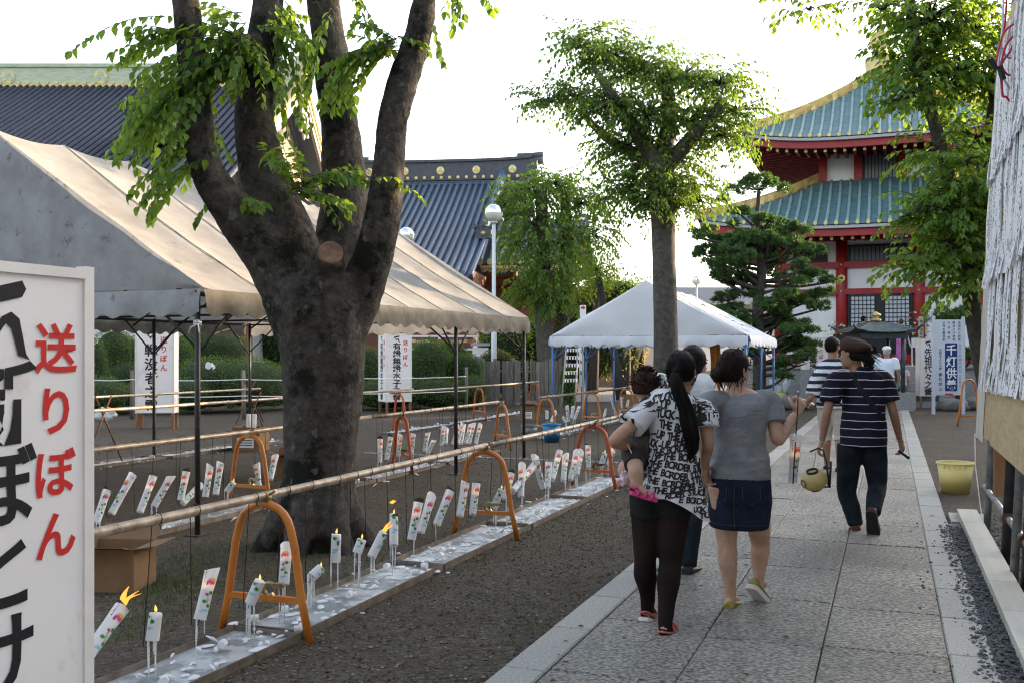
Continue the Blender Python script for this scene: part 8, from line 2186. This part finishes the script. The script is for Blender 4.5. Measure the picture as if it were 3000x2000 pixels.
# ---------------- man in navy with a round lantern
Mn = Fig('man in navy pinstriped polo, brown cap and jeans carrying a round lantern', GD(2530, 8.42), R(-4), 1.66, False, build=1.04)
Mn.j['anl'] = G(2508, 1560) + Vector((0, 0, .085)); Mn.j['anr'] = P(2558, 1495, 8.2)
Mn.j['knl'] = P(2480, 1440, 8.5); Mn.j['knr'] = P(2570, 1420, 8.45); Mn.j['hipl'] = P(2490, 1300, 8.45); Mn.j['hipr'] = P(2560, 1300, 8.42)
Mn.j['head'] = P(2496, 1038, 8.42); Mn.j['neck'] = P(2512, 1078, 8.42)
Mn.j['shl'] = P(2448, 1118, 8.42); Mn.j['shr'] = P(2588, 1115, 8.40); Mn.j['ell'] = P(2424, 1202, 8.36); Mn.j['wrl'] = P(2408, 1290, 8.42); Mn.j['elr'] = P(2616, 1200, 8.36); Mn.j['wrr'] = P(2636, 1286, 8.45)
Mn.headrot = Matrix.Rotation(R(62), 3, 'Z')
Mn.body_mesh(m_skin_tan, hl=(Vector((-.35, .1, -1)), Vector((.9, .3, -.2)), .75), hr=(Vector((.25, .2, -1)), Vector((-.8, .4, -.1)), .7))
m_polo = stripe_mat('navy_pinstripe_polo', (0.010, 0.008, 0.022), (0.55, 0.55, 0.62), .0685, .085, .012)
def f_(mb):
    Mn.ell(mb, [(0, 0, .448, .117, .098), (0, 0, .50, .118, .098), (0, 0, .56, .113, .092), (0, 0, .61, .106, .084), (0, 0, .67, .106, .084), (0, .004, .73, .115, .086), (0, 0, .78, .117, .078), (0, -.003, .812, .098, .060), (0, -.005, .838, .052, .048), (-.006, -.003, .852, .042, .042)])
    Mn.sleeves(mb, .72, .053, .050)
Mn.garment('polo_shirt', m_polo, f_, .011, 2, fold=.6)
m_navy = cloth_mat('navy_collar', (0.012, 0.012, 0.03))
MB().tube([Mn.q(-.003 + .043 * math.cos(a), -.004 + .043 * math.sin(a), .848 + .008 * math.sin(a)) for a in [2 * math.pi * k / 18 for k in range(18)]], .02, 8, closed=True).obj('collar', m_navy, Mn.root)
m_jeans = mat('dark_blue_jeans', (0.007, 0.011, 0.017), (0.018, 0.025, 0.034), scale=7, rough=.9, bump=.4, bscale=18, spec=.15)
def f_(mb): Mn.trousers(mb, .010, .036, .51, 'an', .046)
Mn.garment('jeans', m_jeans, f_, .012, 3)
m_boot = mat('red_brown_leather', (0.08, 0.02, 0.015), (0.13, 0.035, 0.025), scale=8, rough=.45); m_dsole = mat('dark_sole', (.02, .016, .015), rough=.7)
Mn.foot_l = (Mn.Y - Mn.X * .1).normalized(); Mn.foot_r = (Mn.Y * .55 + Mn.X * .05 + Vector((0, 0, -.85))).normalized()
Mn.shoe('l', m_boot, m_dsole, boot=.02); Mn.shoe('r', m_boot, m_dsole)
def f_(mb):
    h = Mn.h; rings = []
    for zz, rx, ry, oy in ((-.03, .036, .03, -.03), (-.01, .046, .045, -.022), (.012, .049, .052, -.014), (.03, .05, .055, -.012)):
        rings.append([h(rx * math.cos(a), oy + ry * math.sin(a), zz) for a in [2 * math.pi * k / 18 for k in range(18)]])
    mb.rings(rings); mb.tube([h(0, -.05, .0), h(.0, -.095, -.018), h(0, -.125, -.04)], [.04, .05, .02], 10); mb.ball(h(0, -.10, -.03), (.045, .045, .05), 10, 8)
Mn.garment('hair', m_hair, f_, .009, 2)
mb = MB(); r = random.Random(19); h = Mn.h
for k in range(70):
    a = r.uniform(0, 6.28); p = h(.02 * math.cos(a), -.075, -.01 + .02 * math.sin(a)); e = h(.05 * math.cos(a), -.12 - r.uniform(0, .03), -.03 + .05 * math.sin(a))
    mb.tube([p, (p + e) / 2 + Vector((r.uniform(-.01, .01), r.uniform(-.01, .01), .012)), e + Vector((0, 0, -.01))], [.003, .0025, .0008], 4)
mb.obj('loose_hair', m_hair, Mn.root)
m_cap = cloth_mat('brown_wool_cap', (0.035, 0.018, 0.013), (0.055, 0.03, 0.022))
def f_(mb):
    h = Mn.h; rings = []
    for zz, rx, ry, oy in ((.016, .050, .058, -.002), (.026, .060, .070, -.010), (.042, .064, .078, -.018), (.060, .058, .070, -.016), (.076, .038, .048, -.012), (.083, .012, .018, -.010)):
        rings.append([h(rx * math.cos(a), oy + ry * math.sin(a) - (.0 if math.sin(a) > 0 else .012), zz + .010 * math.sin(a)) for a in [2 * math.pi * k / 20 for k in range(20)]])
    mb.rings(rings)
    mb.tube([h(-.03, .055, .016), h(0, .072, .012), h(.03, .055, .016)], [.01, .014, .01], 8)
Mn.garment('cap', m_cap, f_, .009, 3)
# shoulder strap and bag cord
ps = [o for o in Mn.root.children if o.name.startswith('polo_shirt')][0]
bp_ = BVHTree.FromPolygons([v.co.copy() for v in ps.data.vertices], [tuple(p.vertices) for p in ps.data.polygons])
def on_polo(x, z, off=.006):
    hit = bp_.ray_cast(Mn.q(x, -.3, z), Mn.Y); return (hit[0] if hit[0] is not None else Mn.q(x, -.06, z)) - Mn.Y * off
pts = [on_polo(-.062 + k / 14 * .165, .822 - k / 14 * .24) for k in range(15)]
mb = MB(); nrm = [(-Mn.Y)] * 15; dv = Vector((0, 0, 1)).cross(Mn.Y)
rings = []
for p in pts:
    w = (Mn.X * .68 + Vector((0, 0, .73))) * .021
    rings.append([p - w, p + w, p + w + Mn.Y * .008, p - w + Mn.Y * .008])
mb.rings(rings, smooth=False); mb.obj('shoulder_strap', cloth_mat('black_webbing', (.012, .014, .018)), Mn.root)
for c in 'lr':
    w = Mn.j['wr' + c]; d = (Mn.j['wr' + c] - Mn.j['el' + c]).normalized(); x = d.orthogonal().normalized(); y = d.cross(x)
    MB().tube([w + x * (.031 * math.cos(a)) + y * (.031 * math.sin(a)) for a in [2 * math.pi * k / 14 for k in range(14)]], .004, 5, closed=True).obj('bracelet', m_brass if c == 'r' else m_grey_metal, Mn.root)
# items in his hands
hl = Mn.j['wrl']; c = P(2385, 1405, 8.3)
root = thing('round_paper_lantern', 'round cream paper lantern with black ends carried by the man in navy', 'lantern', c)
m_lpaper = mat('cream_lantern_paper', (0.52, 0.40, 0.17), (0.58, 0.46, 0.22), scale=5, rough=.6, transl=.3)
Mt = Matrix.Translation(c) @ Matrix.Rotation(R(-16), 4, Vector((-ST, CT, 0))) @ Matrix.Rotation(R(14), 4, Vector((CT, ST, 0)))
def lp(prof, seg=28, mi=0):
    mb = MB(); mb.lathe(prof, seg); mb.v = [tuple(Mt @ Vector(v)) for v in mb.v]; return mb
pr = []
for k in range(25):
    a = -1.15 + 2.3 * k / 24; rr = .108 * math.cos(a) ** .7 + (.0022 if k % 2 else 0); pr.append((rr, .072 * math.sin(a) / math.sin(1.15)))
lp(pr).obj('paper_globe', m_lpaper, root); lp([(.048, .066), (.05, .09), (.044, .092), (.042, .07)]).obj('top_ring', m_black, root); lp([(.05, -.068), (.046, -.088), (.02, -.09)]).obj('bottom_ring', m_black, root)
mb = MB(); v0 = Vector((-.55, -.72, .12)).normalized()
for rr, w in ((.032, .0035), (.024, .002)):
    pts = []
    for k in range(20):
        a = 2 * math.pi * k / 20; az = math.atan2(-CT, -ST) - .55 + rr * math.cos(a) / .105; zz = .008 + rr * math.sin(a); rad = .108 * max(.2, math.cos(math.asin(max(-1, min(1, zz / .079))))) ** .7 + .003
        pts.append(Mt @ Vector((rad * math.cos(az), rad * math.sin(az), zz)))
    mb.tube(pts, w, 5, closed=True)
mb.obj('printed_crest', mat('brown_ink', (.16, .09, .03), rough=.7), root)
MB().tube([P(2372, 1322, 8.4), P(2396, 1312, 8.38), P(2412, 1318, 8.36), P(2422, 1355, 8.32), P(2428, 1425, 8.28)], [.007, .008, .008, .009, .010], 7).obj('carrying_stick', m_black, root)
MB().tube([P(2434, 1350, 8.34), P(2430, 1428, 8.3)], .010, 7).obj('carrying_stick', m_black, root)
MB().tube([P(2428, 1425, 8.3), P(2410, 1425, 8.28), P(2392, 1432, 8.26)], .008, 6).obj('bottom_cord', m_black, root)
MB().tube([P(2390, 1322, 8.38), P(2388, 1345, 8.36), Mt @ Vector((0, 0, .09))], .0022, 5).obj('hanging_cord', m_wire, root)
tag(MB().tube([P(2632, 1318, 8.42), P(2664, 1342, 8.38)], .012, 8).obj('folded_fan', m_black), 'black folded stick in the right hand of the man in navy', 'stick')

# ---------------- the other visitors, one builder for all
def visitor(label, px, d, H, fem, top_m, bottom_m, hair_m=None, skin=None, rz=R(-3), z0=0.0, hands=True, bottom='trousers', cuff='an', sleeve=.55, build=1.0, head=0, arms=None, hairlen=0.0, cap=None, shoe=None, stride=.06, tank=False, sock=None, thick=1.0, grow=.0):
    v = GD(px, d, z0); f = Fig(label, v, rz, H, fem, build=build); f.headrot = Matrix.Rotation(head, 3, 'Z')
    f.j['anl'] = f.q(-.055, stride, .05); f.j['anr'] = f.q(.055, -stride, .055); f.j['knl'] = f.q(-.055, stride * .55 + .012, .275); f.j['knr'] = f.q(.055, -stride * .2 + .012, .275)
    for k, w in (arms or {}).items(): f.j[k] = w(f) if callable(w) else w
    vox = .0105 if d < 14 else .014
    f.body_mesh(skin or m_skin, voxel=vox)
    def g(mb):
        w = f.b; a = .014 + grow
        f.ell(mb, [(0, 0, .475, .098 * w + a, .078 * w + a), (0, 0, .53, .094 * w + a, .074 * w + a), (0, 0, .60, (.082 if fem else .09) * w + a, .065 * w + a), (0, 0, .67, (.084 if fem else .093) * w + a, .068 * w + a), (0, .004, .73, (.09 if fem else .104) * w + a, .072 * w + a)] +
              ([(0, 0, .77, .07, .06), (0, 0, .775, .06, .05)] if tank else [(0, 0, .78, (.093 if fem else .106) * w + a, .064 * w + a), (0, -.003, .812, .088 + a * .5, .05 + a * .5), (0, -.005, .838, .046, .044)]))
        if not tank: f.sleeves(mb, sleeve, .046 + grow, .044 + grow)
        else:
            for sx in (-1, 1): mb.tube([f.q(.045 * sx, -.055, .76), f.q(.045 * sx, -.03, .825), f.q(.045 * sx, .03, .825), f.q(.045 * sx, .06, .76)], .014 * H, 6)
    f.top = f.garment('shirt', top_m, g, .012 if d < 14 else .016, 3)
    def g(mb):
        if bottom == 'trousers': f.trousers(mb, .012, .036 if cuff == 'an' else .05, .55, cuff, .044)
        else: f.ell(mb, [(0, 0, bottom, .115, .1), (0, 0, .4, .105, .09), (0, 0, .5, .1, .085), (0, 0, .56, .085, .07)])
    f.garment('trousers' if bottom == 'trousers' else 'skirt', bottom_m, g, .012 if d < 14 else .016, 3)
    def g(mb):
        h = f.h; k = thick; rings = []
        for zz, rx, ry, oy in ((-.038 - hairlen, .034 * k + hairlen * .15, .028 * k, -.026), (-.02, .044 * k, .044 * k, -.018), (0, .0495 * k, .058 * k, -.011), (.022, .0505 * k, .0635 * k, -.008), (.045, .0455 * k, .059 * k, -.008), (.064, .031 * k, .043 * k, -.008), (.076 * (.5 + k * .5), .011, .016, -.008)):
            rings.append([h(rx * math.cos(a), oy + ry * math.sin(a) * (1 if math.sin(a) < 0 else .88), zz) for a in [2 * math.pi * q / 18 for q in range(18)]])
        mb.rings(rings)
    if hair_m: f.garment('hair', hair_m, g, .009 if d < 14 else .013, 3)
    for c in 'lr': f.shoe(c, shoe or m_black, m_dsole)
    return f
m_khaki = cloth_mat('pale_khaki', (0.42, 0.38, 0.32), (0.5, 0.46, 0.4)); m_whitetop = cloth_mat('white_cotton', (0.66, 0.68, 0.7), transl=.1)
st = visitor('man in broad navy and white striped polo and khaki shorts walking ahead', 2440, 12.9, 1.75, False, stripe_mat('broad_stripe_polo', (0.66, 0.67, 0.7), (0.022, 0.028, 0.06), .094, .48, .03), m_khaki, m_hair, m_skin_tan, rz=R(-8), cuff=.18, head=R(-30), sleeve=.85, build=1.02, grow=.006,
        arms=dict(ell=P(2376, 1165, 12.8), wrl=P(2366, 1180, 13.1), shl=P(2395, 1108, 12.85)), thick=1.04)
st_w = visitor('woman with bobbed dark hair in a white top behind the ponytailed woman', 1992, 6.9, 1.62, True, m_whitetop, m_jeans, m_hair_brown, rz=R(-6), head=R(-20), hairlen=.035, thick=1.12, build=1.02, arms=dict(head=P(2034, 1064, 6.9), neck=P(2028, 1120, 6.9)))
kn = visitor('woman bending to the front rail behind the baby', 1905, 12.0, 1.38, True, cloth_mat('plaid_top', (.25, .25, .28), (.5, .5, .52)), m_jeans, m_hair, rz=R(40), arms=dict(ell=P(1850, 1235, 12.1), wrl=P(1822, 1222, 12.15), shl=P(1880, 1190, 12.1)))
MB().tube([P(1819, 1219, 12.1) + Vector((.028 * math.cos(a) * .4, .03 * math.cos(a), .03 * math.sin(a))) for a in [2 * math.pi * k / 12 for k in range(12)]], .008, 6, closed=True).obj('wristwatch', m_plaster, kn.root)
tag(MB().grid(lambda a, b: P(1930 + 34 * a + 4 * math.sin(b * 6), 1098 + 60 * b, 6.7 + .05 * math.sin(a * 7)), 8, 8).obj('knotted_towel', mat('plaid_towel', (.02, .03, .05), (.7, .7, .7), scale=16, rough=.9, ramp=(.48, .52))), 'white and dark knitted towel over the shoulder of the woman in white', 'towel')
ol = visitor('old man in white shirt and white cap climbing towards the burner', 2598, 25.2, 1.72, False, cloth_mat('white_dress_shirt', (.62, .68, .76), (.68, .73, .8)), cloth_mat('grey_slacks', (.20, .20, .25)), m_plaster and mat('grey_hair', (.3, .3, .3), (.4, .4, .4), scale=40), m_skin_tan, sleeve=.75, head=R(-10))
MB().lathe([(.107, 0), (.11, .03), (.1, .07), (.06, .1), (.01, .105)], 18, ol.h(0, -.004, .035)).obj('cap', m_plaster, ol.root)
MB().tube([ol.q(.104 * math.cos(a), .084 * math.sin(a), .555) for a in [2 * math.pi * k / 20 for k in range(20)]], .02, 6, closed=True).obj('belt', m_black, ol.root)
k1 = visitor('small girl in a teal camisole and dark leggings', 2622, 29.2, 1.12, True, cloth_mat('teal_camisole', (.10, .36, .34)), cloth_mat('dark_leggings', (.02, .025, .04)), m_hair, cuff=.5, tank=True, hairlen=.03, thick=1.15, z0=.02, build=1.05)
k2 = visitor('girl in a pale pink tee and denim shorts beside the small girl', 2643, 29.6, 1.26, True, cloth_mat('pale_pink_tee', (.60, .48, .58)), cloth_mat('denim_shorts', (.12, .18, .26)), m_hair, cuff=-.0 + .02, hairlen=.03, thick=1.15, z0=.02, shoe=m_plaster)
ZP = 1.19
pray = dict(ell=lambda f: f.q(-.12, .10, .66), elr=lambda f: f.q(.12, .10, .66), wrl=lambda f: f.q(-.02, .16, .80), wrr=lambda f: f.q(.02, .16, .80))
visitor('man in a black shirt praying at the temple door', 2530, 34.6, 1.70, False, cloth_mat('black_shirt', (.02, .018, .02)), cloth_mat('dark_trousers', (.03, .03, .035)), m_hair, m_skin_tan, z0=ZP, arms=pray, rz=R(-40), stride=.0, head=R(-20))
pd = visitor('woman in a long pink dress praying at the temple door', 2640, 34.0, 1.58, True, cloth_mat('pink_dress_top', (.42, .12, .34)), cloth_mat('pink_dress', (.36, .06, .25), (.5, .2, .42)), mat('brown_hair', (.06, .025, .015), (.1, .045, .03), scale=40), z0=ZP, bottom=.12, arms=pray, stride=.0, tank=True, rz=R(25))
visitor('woman in a sky blue tank top beside the incense burner', 2560, 31.2, 1.56, True, cloth_mat('blue_tank_top', (.05, .33, .5)), cloth_mat('dark_skirt', (.02, .02, .03)), m_hair, z0=.30, tank=True, stride=.0, head=R(40), hairlen=.02, rz=R(20))
bpy.data.scenes.remove(WORK)
